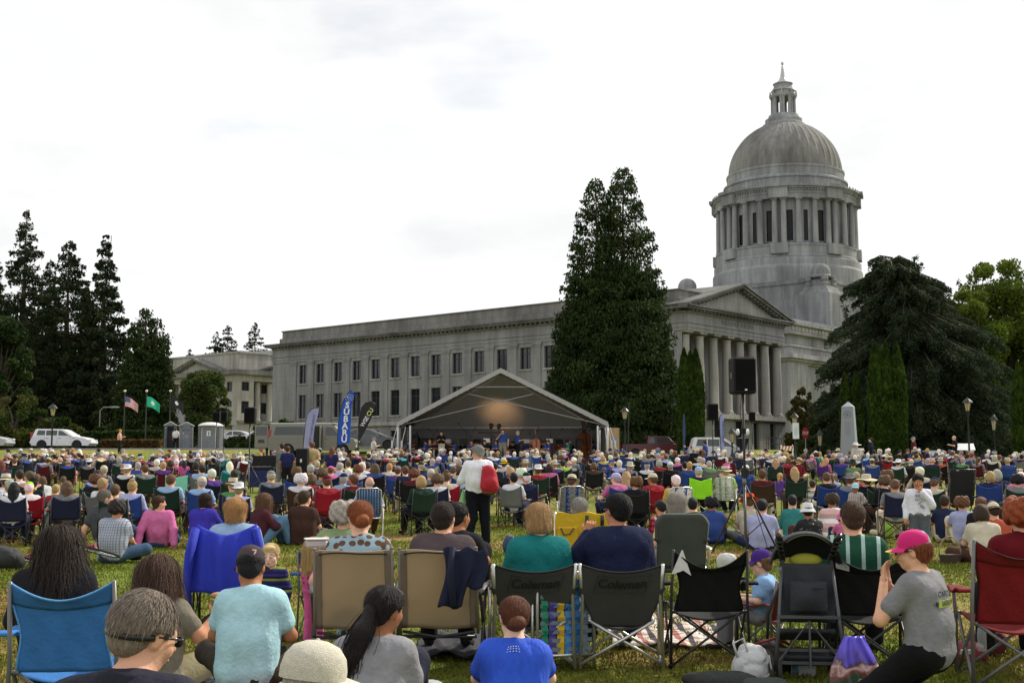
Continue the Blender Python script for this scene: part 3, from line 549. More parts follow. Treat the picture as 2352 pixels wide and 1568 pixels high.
mb.lathe([(366*rr,dz(1190)),(366*rr,dz(1120)),(362*rr,dz(1112)),(359*rr,dz(1108)),(359*rr,dz(1078)),(354*rr,dz(1074)),(350*rr,dz(1073))],n=96);mb.build('drum_base',STONE2,Cc)
hs=16.6;z2=dz(1195);z3=dz(1352)
mb=MB();mb.box2((-hs,-hs,z3-1),(hs,hs,z2));mb.box2((-hs-.3,-hs-.3,z2-5.0),(hs+.3,hs+.3,z2-4.6));mb.box2((-hs-.25,-hs-.25,z2-.8),(hs+.25,hs+.25,z2+.02));mb.box2((-hs-1.2,-hs-1.2,15),(hs+1.2,hs+1.2,z3+3));mb.build('podium',STONE3,Cc)
for sx_ in(-1,1):
    for sy_ in(-1,1):
        cx,cy=sx_*15.6,sy_*15.6;t=MB();zt2=dz(1053,245)if True else 0;zm=zt2-4.9
        t.box2((cx-3.7,cy-3.7,15),(cx+3.7,cy+3.7,zm-1.6));t.box((cx,cy,zm-1.2),(6.6,6.6,.8),None,.92);t.box((cx,cy,zm-.4),(5.4,5.4,.9),None,.9)
        t.box((cx,cy,zm+.7),(3.4,3.4,1.5));
        for ax,ay in((1,1),(1,-1),(-1,1),(-1,-1)):t.lathe([(.75,0),(.8,.5),(.5,.9),(.75,1.3),(.6,2.0)],(cx+ax*1.75,cy+ay*1.75,zm+.05),10)
        t.lathe([(2.4,zm+1.9),(2.5,zm+2.2),(2.1,zm+2.35),(1.95,zm+2.6)]+[(2.0*math.cos(q),zm+3.0+1.9*math.sin(q))for q in np.linspace(0,1.5,8)],(cx,cy,0),24);t.build('corner_turret',STONE3,Cc,smooth=35)
# main block below the dome
YW=222.
def wz(py):return zat(py,YW)-zd
FW=Face((-45,-24,0),(1,0,0),(0,-1,0));FS=Face((-45,-24,0),(0,1,0),(-1,0,0));mb=MB()
mb.box2((-44.5,-23.4,0),(45,24,wz(735)));
mb.box2((-45,-24,0),(-38.5,-20,wz(838)));mb.box2((-30,-24,0),(45,-20,4.5));mb.box2((-45,-23.98,wz(838)),(45,24,wz(800)))
for i in range(14):
    pass
mb.build('wing_wall',STONE2,Cc);mb=MB()
for(a,b,pr)in((wz(833),wz(827),.5),(wz(827)+.003,wz(817),1.1),(wz(772),wz(766),.5),(wz(766)+.003,wz(752),.3),(wz(752)+.003,wz(749),.9),(wz(800),wz(796),.3)):
    mb.box2((-45-pr,-24-pr,a),(45+pr,24+pr,b))
for i in range(60):mb.box2((-44.8+i*1.5,-24.7,wz(751)),(-44.2+i*1.5,-24.3,wz(746)))
mb.build('wing_cornice',STONE2,Cc)
mb=MB();n=70
for i in range(n):a=-45+90*(i+.5)/n;mb.ell((a,-24.34,(wz(766)+wz(752))/2),(.5,.12,.5),5)
for i in range(36):a=-24+48*(i+.5)/36;mb.ell((-45.34,a,(wz(766)+wz(752))/2),(.12,.5,.5),5)
mb.build('frieze_ornament',STONEL,Cc)
for i in range(22):
    c=MB();c.lathe(column_prof(.6,wz(838)-4.6),(-37.0+i*3.4,-22.6,4.55),12);c.build('column',STONE2,Cc,smooth=40)
mb=MB();FV=Face((-38.5,-23.35,0),(1,0,0),(0,-1,0))
for i in range(22):
    for(a,b)in((5.5,9.0),(10.2,13.5)):q=3.2+i*3.4;FV.window(Cc,q-.7,q+.7,a,b,.06)
# small courthouse at the left
YT=236.;zt_=g(236)-.1;KT=(gx(541,YT,zt_),YT,zt_)
T=empty('courthouse',KT,RA,label='smaller pale stone courthouse with pediments standing behind the firs at left',cat='building')
def tz(py):return zat(py,YT)-zt_
TW,TL=34.,26.
TF=Face((0,0,0),(0,1,0),(-1,0,0));TR=Face((0,0,0),(1,0,0),(0,-1,0));e1,e2,e0,es=tz(873),tz(848),tz(804.7),tz(965)
mb=MB();opl=[];opr=[]
for c in(2.4,):opl+=[(c-.9,c+.9,tz(898),tz(873)-.2),(c-.9,c+.9,tz(946),tz(920)),(c-.8,c+.8,1.0,3.0)]
for c in(2.0,):opr+=[(c-.9,c+.9,tz(896),tz(873)-.2),(c-.9,c+.9,tz(948),tz(920)),(c-.9,c+.9,1,3)]
TF.wall(mb,0,5,0,e1,opl);TR.wall(mb,0,4,0,e1,opr)
TFi=Face((3,5,0),(0,1,0),(-1,0,0));TRi=Face((4,3,0),(1,0,0),(0,-1,0));li=[];ri=[]
for i in range(5):
    q=2.0+3.0*i
    for(a,b)in((tz(946),tz(920)),(tz(898),tz(877))):li.append((q-.9,q+.9,a,b));ri.append((q-.9,q+.9,a,b))
TFi.wall(mb,0,16,0,e1,li);TRi.wall(mb,0,26,0,e1,ri);mb.box2((0,21,0),(8,TL,e1));mb.box2((0,4.99,0),(3,5,e1));mb.box2((3.99,0,0),(4,3,e1));mb.box2((0,5.003,0),(3-.003,20.99,es));mb.box2((4.003,0,0),(TW,3-.003,es));mb.box2((8.1,22,0),(TW,TL-.1,e1));mb.box2((TW-3,3.2,0),(TW,TL-.2,e1))
mb.build('wall',STONEL,T)
for o in opl:TF.window(T,*o)
for o in opr:TR.window(T,*o)
for o in li:TFi.window(T,*o)
for o in ri:TRi.window(T,*o)
mb=MB();mb.box2((-.1,-.1,e1+.003),(TW,TL,e2-.9));mb.build('entablature',STONEL,T)
mb=MB();mb.box2((-1,-1,e2-.9+.003),(TW+1,TL+1,e2));mb.box2((-.3,-.3,es-.5),(9,TL,es+.006));mb.build('cornice',CORN,T)
mb=MB();mb.box2((1.2,1.2,e2+.003),(TW-1.2,TL-1.2,e0-.3));mb.box2((1,1,e0-.3+.003),(TW-1,TL-1,e0));mb.build('attic',STONEL,T)
mb=MB();mb.box2((4,4,e0+.003),(TW-4,TL-4,e0+.5));mb.box2((12,2,e0+.6),(TW-2,18,e0+1.2));mb.build('roof',ROOFM,T)
for i in range(5):
    q=6.8+3.1*i
    c=MB();c.lathe(column_prof(.62,e1-es),(.75,q,es),14);c.build('column',STONEL,T,smooth=40)
for i in range(8):
    q=5.4+2.95*i
    c=MB();c.lathe(column_prof(.62,e1-es),(q,.75,es),14);c.build('column',STONEL,T,smooth=40)
pediment(T,TF,4.2,22,e2+.01,tz(816),1.0,3);pediment(T,TR,3.6,28,e2+.012,tz(812),1.0,3)
# low house far behind the flagpoles
hx=gx(415,150);Hh=empty('low_house',(hx,150,g(150)),label='low grey roofed house half hidden behind the flagpoles and toilets',cat='house')
mb=MB();mb.box((0,0,1.5),(11,6,3));mb.build('wall',mat('dim_render',(.2,.2,.19),.9),Hh)
mb=MB();mb.prism([(-3.6,3.003),(3.6,3.003),(0,5.2)],-6,6,0);mb.build('roof',mat('slate_roof',(.12,.12,.125),.9),Hh)
for q in(-3,0,3):mb=MB();mb.box((q,-3.03,1.7),(1.2,.05,1.1));mb.build('window',GLASS,Hh)
# ================================================================ BODIES: smooth-union distance fields meshed with surface nets
def surfnet(D,o,h):
    S=D<0;nx,ny,nz=D.shape
    c=np.zeros((nx-1,ny-1,nz-1),np.int8)
    for dx in(0,1):
        for dy in(0,1):
            for dz_ in(0,1):c+=S[dx:nx-1+dx,dy:ny-1+dy,dz_:nz-1+dz_]
    m=(c>0)&(c<8);idx=-np.ones(m.shape,np.int64);I=np.argwhere(m);idx[m]=np.arange(len(I))
    acc=np.zeros((len(I),3));cnt=np.zeros(len(I));cor=[(a,b,d)for a in(0,1)for b in(0,1)for d in(0,1)]
    vals={k:D[I[:,0]+k[0],I[:,1]+k[1],I[:,2]+k[2]]for k in cor}
    for a in cor:
        for ax in range(3):
            if a[ax]==0:
                b=list(a);b[ax]=1;b=tuple(b);va,vb=vals[a],vals[b];x=(va<0)!=(vb<0);t=np.where(x,va/np.where(x,va-vb,1),0)
                p=np.array(a,float)[None]+t[:,None]*(np.array(b)-np.array(a))[None];acc[x]+=p[x];cnt[x]+=1
    V=(I+acc/cnt[:,None])*h+np.array(o);Q=[]
    for ax in range(3):
        b,c_=[(1,2),(2,0),(0,1)][ax];s0=[slice(None)]*3;s1=[slice(None)]*3;s0[ax]=slice(0,-1);s1[ax]=slice(1,None)
        A=S[tuple(s0)];B_=S[tuple(s1)];E=np.argwhere(A!=B_);E=E[(E[:,b]>0)&(E[:,c_]>0)&(E[:,b]<D.shape[b]-1)&(E[:,c_]<D.shape[c_]-1)]
        if not len(E):continue
        def id_(db,dc):q=E.copy();q[:,b]-=db;q[:,c_]-=dc;return idx[q[:,0],q[:,1],q[:,2]]
        q=np.stack([id_(1,1),id_(0,1),id_(0,0),id_(1,0)],1);fl=A[E[:,0],E[:,1],E[:,2]];q[~fl]=q[~fl][:,::-1];Q.append(q)
    return V,np.vstack(Q)
def d_rc(P,a,b,r1,r2):
    a=np.asarray(a,np.float32);ba=np.asarray(b,np.float32)-a;L2=float(ba@ba)+1e-9;t=np.clip(((P-a)@ba)/L2,0,1);return np.linalg.norm(P-a-t[:,None]*ba,axis=1)-(r1+(r2-r1)*t)
def d_el(P,c,r,R=None):
    q=P-np.asarray(c,np.float32)
    if R is not None:q=q@np.asarray(R,np.float32)
    r=np.asarray(r,np.float32);k=np.linalg.norm(q/r,axis=1);k2=np.linalg.norm(q/(r*r),axis=1)+1e-9;return k*(k-1)/k2
class Field:
    """items: ('rc',a,b,r1,r2,k) ('el',c,r,R,k); cuts: (point, normal) removes the side the normal points to; holes subtract"""
    def __init__(s):s.it=[];s.cut=[];s.sub=[]
    def rc(s,a,b,r1,r2=None,k=.03):s.it.append(('rc',np.array(a,float),np.array(b,float),r1,r1 if r2 is None else r2,k));return s
    def el(s,c,r,R=None,k=.03):s.it.append(('el',np.array(c,float),np.array(r,float),R,None,k));return s
    def ev(s,P):
        D=None
        for i in s.it:
            d=d_rc(P,i[1],i[2],i[3],i[4])if i[0]=='rc' else d_el(P,i[1],i[2],i[3]);k=i[5]
            if D is None:D=d
            else:hh=np.clip(.5+.5*(D-d)/k,0,1);D=D*(1-hh)+d*hh-k*hh*(1-hh)
        for i in s.sub:D=np.maximum(D,-(d_el(P,i[0],i[1],i[2]if len(i)>2 else None)))
        for p,n in s.cut:n=np.array(n,float);n/=np.linalg.norm(n);D=np.maximum(D,(P-np.array(p,np.float32))@n.astype(np.float32))
        return D
    def mesh(s,h=.02,noise=0,nf=9.,seed=0):
        lo=np.min([np.minimum(i[1],i[2])-max(i[3],i[4])if i[0]=='rc' else i[1]-max(i[2])for i in s.it],0)-2*h-.01
        hi=np.max([np.maximum(i[1],i[2])+max(i[3],i[4])if i[0]=='rc' else i[1]+max(i[2])for i in s.it],0)+2*h+.01
        m=4;n=(np.ceil((hi-lo)/(h*m)).astype(int)+1)*m+1;ax=[lo[i]+h*np.arange(n[i])for i in range(3)]
        cg=np.stack(np.meshgrid(*[a[::m]for a in ax],indexing='ij'),-1).reshape(-1,3).astype(np.float32);cd=s.ev(cg).reshape([len(a[::m])for a in ax])
        near=abs(cd)<h*m*2.4;blk=np.zeros([q-1 for q in near.shape],bool)
        for a in(0,1):
            for b in(0,1):
                for c in(0,1):blk|=near[a:near.shape[0]-1+a,b:near.shape[1]-1+b,c:near.shape[2]-1+c]
        D=np.repeat(np.repeat(np.repeat(cd[:-1,:-1,:-1],m,0),m,1),m,2);M=np.repeat(np.repeat(np.repeat(blk,m,0),m,1),m,2)
        I=np.argwhere(M);P=(lo+I*h).astype(np.float32);d=s.ev(P)
        if noise:d=d+noise*fold(P,nf,seed)
        D[M]=d;return surfnet(D,lo,h)
def fold(P,f=9.,seed=0):
    r=np.random.default_rng(seed+5);out=0
    for i in range(5):
        w=r.normal(size=3);w/=np.linalg.norm(w);w[2]*=.6;q=np.sin(P@(w*f*(1+.45*i))+r.random()*6.28+1.3*np.sin(P@(r.normal(size=3)*f*.35)));out=out+(q*.5+1.1*(.45-np.abs(q)**.6))*(.78**i)
    return out/2.2
def lerp(a,b,t):return np.array(a)*(1-t)+np.array(b)*t
V3=lambda*a:np.array(a,float)
# ---- poses: joint dictionaries, person faces +Y, origin on the ground below the pelvis
def pose(kind,v=0):
    J={};S=lambda n,l,r:(J.__setitem__(n+'_l',V3(*l)),J.__setitem__(n+'_r',V3(*r)))
    if kind=='chair':
        J['pelvis']=V3(0,0,.46);J['chest']=V3(0,-.07,.80);J['neck']=V3(0,-.06,.955);J['head']=V3(0,-.02,1.075)
        S('hip',(-.10,.02,.45),(.10,.02,.45));S('knee',(-.15,.44,.50),(.15,.44,.50));S('ankle',(-.15,.46,.10),(.15,.46,.10));S('toe',(-.17,.64,.04),(.17,.64,.04))
        S('shoulder',(-.165,-.075,.865),(.165,-.075,.865));S('elbow',(-.23,-.03,.63),(.23,-.03,.63));S('wrist',(-.13,.20,.59),(.13,.20,.59))
        if v==1:S('ankle',(-.05,.62,.10),(.09,.60,.12));S('toe',(-.03,.80,.06),(.08,.77,.05));S('wrist',(-.24,.22,.63),(.05,.22,.60));S('elbow',(-.30,-.02,.65),(.25,-.03,.62))
        if v==2:J['head']=V3(.02,.04,1.05);J['neck']=V3(.0,-.02,.94);J['chest']=V3(0,-.04,.79);S('shoulder',(-.165,-.04,.850),(.165,-.04,.850));S('wrist',(-.06,.26,.66),(.06,.26,.66))
    elif kind=='ground':
        J['pelvis']=V3(0,0,.11);J['chest']=V3(0,.06,.46);J['neck']=V3(0,.09,.615);J['head']=V3(0,.13,.735)
        S('hip',(-.10,.03,.11),(.10,.03,.11));S('knee',(-.34,.34,.16),(.34,.34,.16));S('ankle',(.10,.42,.06),(-.10,.46,.06));S('toe',(.22,.38,.04),(-.24,.40,.04))
        S('shoulder',(-.15,.055,.52),(.15,.055,.52));S('elbow',(-.225,.14,.30),(.225,.14,.30));S('wrist',(-.14,.36,.24),(.14,.36,.24))
        if v==1:  # leaning back on straight arms, legs out
            J['chest']=V3(0,-.08,.45);J['neck']=V3(0,-.10,.60);J['head']=V3(.01,-.09,.72);S('shoulder',(-.17,-.10,.53),(.17,-.10,.53));S('elbow',(-.27,-.20,.29),(.26,-.20,.29));S('wrist',(-.30,-.24,.05),(.28,-.24,.05))
            S('knee',(-.10,.42,.30),(.16,.44,.20));S('ankle',(-.05,.80,.08),(.2,.84,.07));S('toe',(-.04,.86,.2),(.24,.9,.2))
        if v==2:  # knees drawn up, arms around them
            S('knee',(-.16,.36,.42),(.16,.36,.42));S('ankle',(-.14,.50,.08),(.14,.50,.08));S('toe',(-.15,.68,.04),(.15,.68,.04));S('elbow',(-.225,.20,.34),(.225,.20,.34));S('wrist',(-.08,.44,.34),(.08,.44,.34))
    elif kind=='stand':
        J['pelvis']=V3(0,0,.94);J['chest']=V3(0,-.01,1.28);J['neck']=V3(0,-.01,1.44);J['head']=V3(0,.02,1.56)
        S('hip',(-.09,0,.90),(.09,0,.90));S('knee',(-.11,.02,.50),(.12,.02,.50));S('ankle',(-.12,-.02,.09),(.14,-.02,.09));S('toe',(-.14,.14,.035),(.17,.14,.035))
        S('shoulder',(-.165,-.01,1.345),(.165,-.01,1.345));S('elbow',(-.25,-.03,1.09),(.25,-.03,1.09));S('wrist',(-.25,.08,.86),(.25,.08,.86))
        if v==1:S('elbow',(-.27,-.10,1.09),(.27,-.10,1.09));S('wrist',(-.05,-.16,.96),(.05,-.16,.96))  # hands behind the back
        if v==2:S('elbow',(-.24,.05,1.10),(.24,.05,1.10));S('wrist',(-.12,.27,1.16),(.12,.27,1.16))  # reading, hands in front
        if v==3:S('elbow',(-.26,-.02,1.09),(.30,.02,1.12));S('wrist',(-.26,.06,.85),(.07,.20,1.42))  # microphone held to the mouth
    return J
def head_field(Fd,c,tilt=0,turn=0,s=1.0,fine=False,roll=0):
    R=rotz(turn)@rotx(tilt)@roty(roll);T=lambda x,y,z:np.array(c)+R@(np.array([x,y,z])*s)
    Fd.el(T(0,-.012,.02),(.078*s,.097*s,.098*s),R,k=.04)  # skull
    Fd.rc(T(0,.035,-.045),T(0,.055,-.085),.05*s,.032*s,k=.035)  # face to chin
    Fd.rc(T(-.03,.02,-.07),T(.03,.02,-.07),.042*s,k=.03)  # jaw
    Fd.rc(T(0,.086,.005),T(0,.108,-.030),.010*s,.016*s,k=.012)  # nose
    for sx in(-1,1):
        Fd.el(T(.080*sx,-.006,-.012),(.012*s,.021*s,.034*s),R@rotx(-.25),k=.006)  # ear
        Fd.rc(T(.02*sx,.081,.018),T(.05*sx,.068,.016),.012*s,.009*s,k=.02)  # brow
        Fd.el(T(.045*sx,.055,-.032),(.026*s,.026*s,.026*s),R,k=.03)  # cheek
    if fine:Fd.rc(T(-.018,.088,-.062),T(.018,.088,-.062),.009*s,k=.008);Fd.rc(T(-.014,.086,-.073),T(.014,.086,-.073),.009*s,k=.008);Fd.sub+=[(T(.031,.094,-.001),(.016*s,.010*s,.009*s),R),(T(-.031,.094,-.001),(.016*s,.010*s,.009*s),R)]
    return R,T
def torso(Fd,J,w=1.,t=0.,belly=0.,hips=1.,low=True):
    pe,ch,ne=J['pelvis'],J['chest'],J['neck'];ax=(J['shoulder_r']-J['shoulder_l']);ax/=np.linalg.norm(ax);mid=lerp(pe,ch,.45);bow=np.array([0,-.02,0])
    for s in(-1,1):
        Fd.rc(pe+ax*.075*s*hips,mid+ax*.062*s*w+bow,.115*hips+t,.102*w+t,k=.07);Fd.rc(mid+ax*.062*s*w+bow,ch+ax*.085*s*w,.102*w+t,.112*w+t,k=.07)
        sh=J['shoulder_r' if s>0 else 'shoulder_l'];Fd.rc(ch+ax*.07*s,sh-(ne-ch)*.12,.088+t,.052*w+t*.7,k=.05);Fd.rc(lerp(ch,ne,.62),sh,.05+t*.6,.040+t*.6,k=.05)
    if belly:Fd.el(mid+np.array([0,.07,.0]),(.15+belly+t,.12+belly+t,.16),None,k=.08)
def limb(Fd,J,a,b,r1,r2,t=0,u=1.,k=.03):
    for s in('_l','_r'):p,q=J[a+s],J[b+s];Fd.rc(p,lerp(p,q,u),r1+t,r1+(r2-r1)*u+t,k=k)
def body_field(J,w=1.,s=1.,belly=0,tilt=0,turn=0,hs=1.,fine=False,hands=True,roll=0):
    Fd=Field();torso(Fd,J,w,0,belly);Fd.rc(lerp(J['chest'],J['neck'],.6),J['head']+V3(0,-.01,-.05),.062,.052*hs,k=.05)
    limb(Fd,J,'shoulder','elbow',.048*w,.040);limb(Fd,J,'elbow','wrist',.042,.028);limb(Fd,J,'hip','knee',.088,.058,k=.05);limb(Fd,J,'knee','ankle',.058,.038);limb(Fd,J,'ankle','toe',.042,.030)
    if hands:
        for q in('_l','_r'):
            e,wr=J['elbow'+q],J['wrist'+q];d=(wr-e)/np.linalg.norm(wr-e);Fd.rc(wr,wr+d*.075,.028,.034,k=.03);Fd.rc(wr+d*.08,wr+d*.14+V3(0,0,-.02),.022,.016,k=.03)
    R,T=head_field(Fd,J['head'],tilt,turn,hs,fine,roll);return Fd,R,T
def shirt_field(J,w=1.,belly=0,sleeve='short',t=.014,neckz=.02):
    Fd=Field();torso(Fd,J,w,t,belly)
    if sleeve!='none':
        limb(Fd,J,'shoulder','elbow',.054*w,.050,t*.8,1. if sleeve=='long' else .62)
        if sleeve=='long':limb(Fd,J,'elbow','wrist',.050,.038,t*.8,.96)
        else:
            for q in('_l','_r'):a,b=J['shoulder'+q],J['elbow'+q];Fd.cut.append(None)
    Fd.cut=[]
    n=J['neck']-J['chest'];n/=np.linalg.norm(n);Fd.sub.append((J['neck']+n*.05+V3(0,.02,0),(.066,.075,.062)));Fd.cut.append((J['neck']+n*.012,n));Fd.sub.append((J['pelvis']-np.array([0,0,.0])+V3(0,.2,-.02),(.12,.10,.10)))
    return Fd
def trouser_field(J,shorts=False,t=.012,u=1.):
    Fd=Field();pe=J['pelvis']
    for s in(-1,1):Fd.rc(pe+V3(.075*s,0,-.01),pe+V3(.07*s,-.0,.02),.116+t,.100+t,k=.06)
    limb(Fd,J,'hip','knee',.095,.070,t,.9 if shorts else 1.,k=.05)
    if not shorts:limb(Fd,J,'knee','ankle',.068,.052,t,.93)
    return Fd
def shoe_field(J,sides=('_l','_r')):
    Fd=Field()
    for q in sides:
        a,b=J['ankle'+q],J['toe'+q];Fd.rc(lerp(a,b,-.12)+V3(0,0,-.03),b,.044,.038,k=.02)
    return Fd
# ---- hair
def hair_field(T,R,style,s=1.,hat=False):
    Fd=Field()
    if hat:Fd.cut.append((T(0,0,.046),R@np.array([0,0,1.])))
    e=lambda p,r,k=.03,RR=None:Fd.el(T(*p),np.array(r)*s,R if RR is None else RR,k)
    if style=='bald':
        for sx in(-1,1):e((.068*sx,-.035,-.01),(.016,.05,.035),.02)
        e((0,-.085,-.02),(.06,.024,.04),.02);return Fd
    e((0,-.022,.028),(.088,.106,.100),.02)
    if style in('short','crew','curly','bun','pony','updo'):e((0,-.065,-.035),(.068,.045,.055),.03)
    if style=='short':e((0,.05,.085),(.06,.04,.03),.03)
    if style=='curly':
        for i in range(46):
            a=i*2.4;z=.10-.16*(i/46);r=math.sqrt(max(0,1-(z/.14)**2));y=-.03+.10*r*math.sin(a)
            if y>.05 and z<.07:continue
            e((.10*r*math.cos(a),y,z+.01),(.035,.035,.033),.012)
    if style in('bob','long','longwavy'):
        e((0,-.045,-.05),(.094,.075,.085),.05)
        for sx in(-1,1):e((.072*sx,-.005,-.045),(.026,.05,.085),.03)
    if style in('long','longwavy'):
        [Fd.rc(T(.04*sx,-.06,-.05),T(.062*sx,-.10,-.26),.060*s,.030*s,k=.04)for sx in(-1,1)];Fd.rc(T(0,-.08,-.05),T(.01,-.115,-.30),.05*s,.03*s,k=.04)
        if style=='longwavy':
            for sx in(-1,1):Fd.rc(T(.085*sx,-.02,-.06),T(.10*sx,-.04,-.20),.04*s,.03*s,k=.04)
    if style=='bun':e((0,-.125,-.035),(.052,.045,.045),.015)
    if style=='updo':e((0,-.07,.12),(.045,.045,.035),.02)
    if style=='pony':e((0,-.12,.02),(.028,.03,.028),.02);Fd.rc(T(0,-.135,.015),T(0,-.15,-.10),.030*s,.036*s,k=.02);Fd.rc(T(0,-.15,-.10),T(.0,-.13,-.24),.036*s,.012*s,k=.02)
    if style in('short','crew','bun','pony','updo'):Fd.sub+=[(T(.098*sx,.010,-.022),np.array((.034,.034,.044))*s,R)for sx in(-1,1)]
    Fd.sub.append((T(0,.115,-.045),np.array((.082,.095,.115))*s,R))
    return Fd
def strands(T,R,style,s,n,seed,length=.05,hat=False):
    """thin ribbons laid over the hair shell so it reads as combed hair"""
    r=np.random.default_rng(seed);Vs=[];Fs=[];base=0;lg=style in('long','longwavy','bob');long_={'long':.36,'longwavy':.38,'bob':.13}.get(style,length);wv={'longwavy':.020,'curly':.012}.get(style,.004)
    sw=r.random(3)*6
    for i in range(n):
        a=r.random()*6.283;u=r.random();th=math.acos(1-1.25*u)
        p=np.array([math.sin(th)*math.cos(a)*.089,-.022+math.sin(th)*math.sin(a)*.107,.028+math.cos(th)*.101])
        if p[1]>.045 and p[2]<.07:continue
        if hat and p[2]>.035:continue
        q=[p];st=7;L_=long_*(.65+.5*r.random());ph=r.random()*6.28;jit=r.normal(size=3)*(.20 if style in('curly','longwavy','crew','short')else .09);fl=lg and r.random()<.9
        if p[2]<-.02 and not lg:L_*=.5
        for k in range(st):
            w=q[-1]-np.array([0,-.02,.015]);wn_=w/np.linalg.norm(w)
            if q[-1][2]>-.005:d=np.array([w[0]*1.5,w[1]*1.4-.03,-.10]);d=d-wn_*(d@wn_);d=d/np.linalg.norm(d)
            elif lg:d=np.array([w[0]*.25+wv*20*math.sin(ph+k*1.5)*.25,w[1]*.2,-1.])
            else:d=np.array([w[0]*.2,w[1]*.5,-1.]);d=d-wn_*(d@wn_)*.6
            d=d/np.linalg.norm(d)+jit*(.7 if k>2 else .3);nx_=q[-1]+d*L_/st
            if nx_[2]<.012 and nx_[1]>-.042 and not lg:q.append(q[-1]+d*1e-4);continue
            q.append(nx_)
        q=np.array(q);q=q*(1.012+.02*r.random());nrm=p-np.array([0,-.022,.0]);side=np.cross(q[-1]-q[0],nrm);side/=np.linalg.norm(side)+1e-9;wd=np.array([.0012,.0019,.0021,.002,.0018,.0015,.0009,.0002])[:len(q)]*(.72 if lg else .8)
        a_=q-side*wd[:,None];b_=q+side*wd[:,None];m=len(q);Vs.append(np.stack([a_,b_],1).reshape(-1,3));Fs+=[(base+2*k,base+2*k+1,base+2*k+3,base+2*k+2)for k in range(m-1)];base+=2*m
    V=np.vstack(Vs)*s;V=V@R.T+T(0,0,0);return V,np.array(Fs)
# ---- hats in head space (crown at z~.09), returns an MB
def hat_mb(kind,R,c,s=1.):
    m=MB();m.T=(R*s,np.array(c));W_=np.array
    if kind in('straw','white','sun','floppy'):
        br={'straw':.175,'white':.16,'sun':.23,'floppy':.20}[kind];hc={'straw':.155,'white':.15,'sun':.135,'floppy':.14}[kind]
        def brim(u,v):a=6.2832*v;r=.096+(br-.096)*u;return(r*math.cos(a)*.93,-.012+r*math.sin(a)*1.05,.050-.018*u*(1 if kind!='sun' else 2.2)+.012*u*math.cos(2*a)*(1.6 if kind!='floppy' else-1)+.004*math.sin(7*a)*u)
        m.grid(brim,4,32,.004);m.lathe([(.100,.046),(.098,.07),(.094,hc-.02),(.082,hc),(.05,hc+.006 if kind!='straw' else hc-.008),(.001,hc+.008 if kind!='straw' else hc-.012)],(0,-.012,0),24,sx=.95,sy=1.07,cap=False)
        if kind in('straw',):m.mi=1;m.lathe([(.1025,.052),(.1015,.075)],(0,-.012,0),24,sx=.95,sy=1.07,cap=False)
    elif kind in('cap','capback','visor'):
        sg=-1 if kind=='capback' else 1
        if kind!='visor':m.lathe([(.094,.020),(.094,.05),(.087,.085),(.065,.115),(.03,.130),(.004,.133)],(0,-.015,.0),24,sx=.94,sy=1.1,cap=False);m.ell((0,-.015,.133),(.008,.008,.005),4)
        else:m.lathe([(.094,.030),(.093,.065)],(0,-.015,0),24,sx=.94,sy=1.1,cap=False)
        def bill(u,v):a=math.pi*(.12+.76*v);r=.092+.075*u*math.sin(a)**.6;return(r*math.cos(a)*.93,sg*(.0+r*math.sin(a))*1.05-.008,.032-.020*u-.012*math.cos(a)**2)
        m.grid(bill,3,14,.004)
    elif kind=='bucket':
        m.lathe([(.145,-.025),(.12,.015),(.098,.045),(.094,.10),(.075,.125),(.03,.132),(.002,.133)],(0,-.012,0),24,sx=.95,sy=1.06,cap=False)
    elif kind=='beanie':m.lathe([(.093,.01),(.094,.05),(.085,.09),(.055,.122),(.002,.132)],(0,-.015,0),24,sx=.95,sy=1.1,cap=False)
    m.T=None;return m
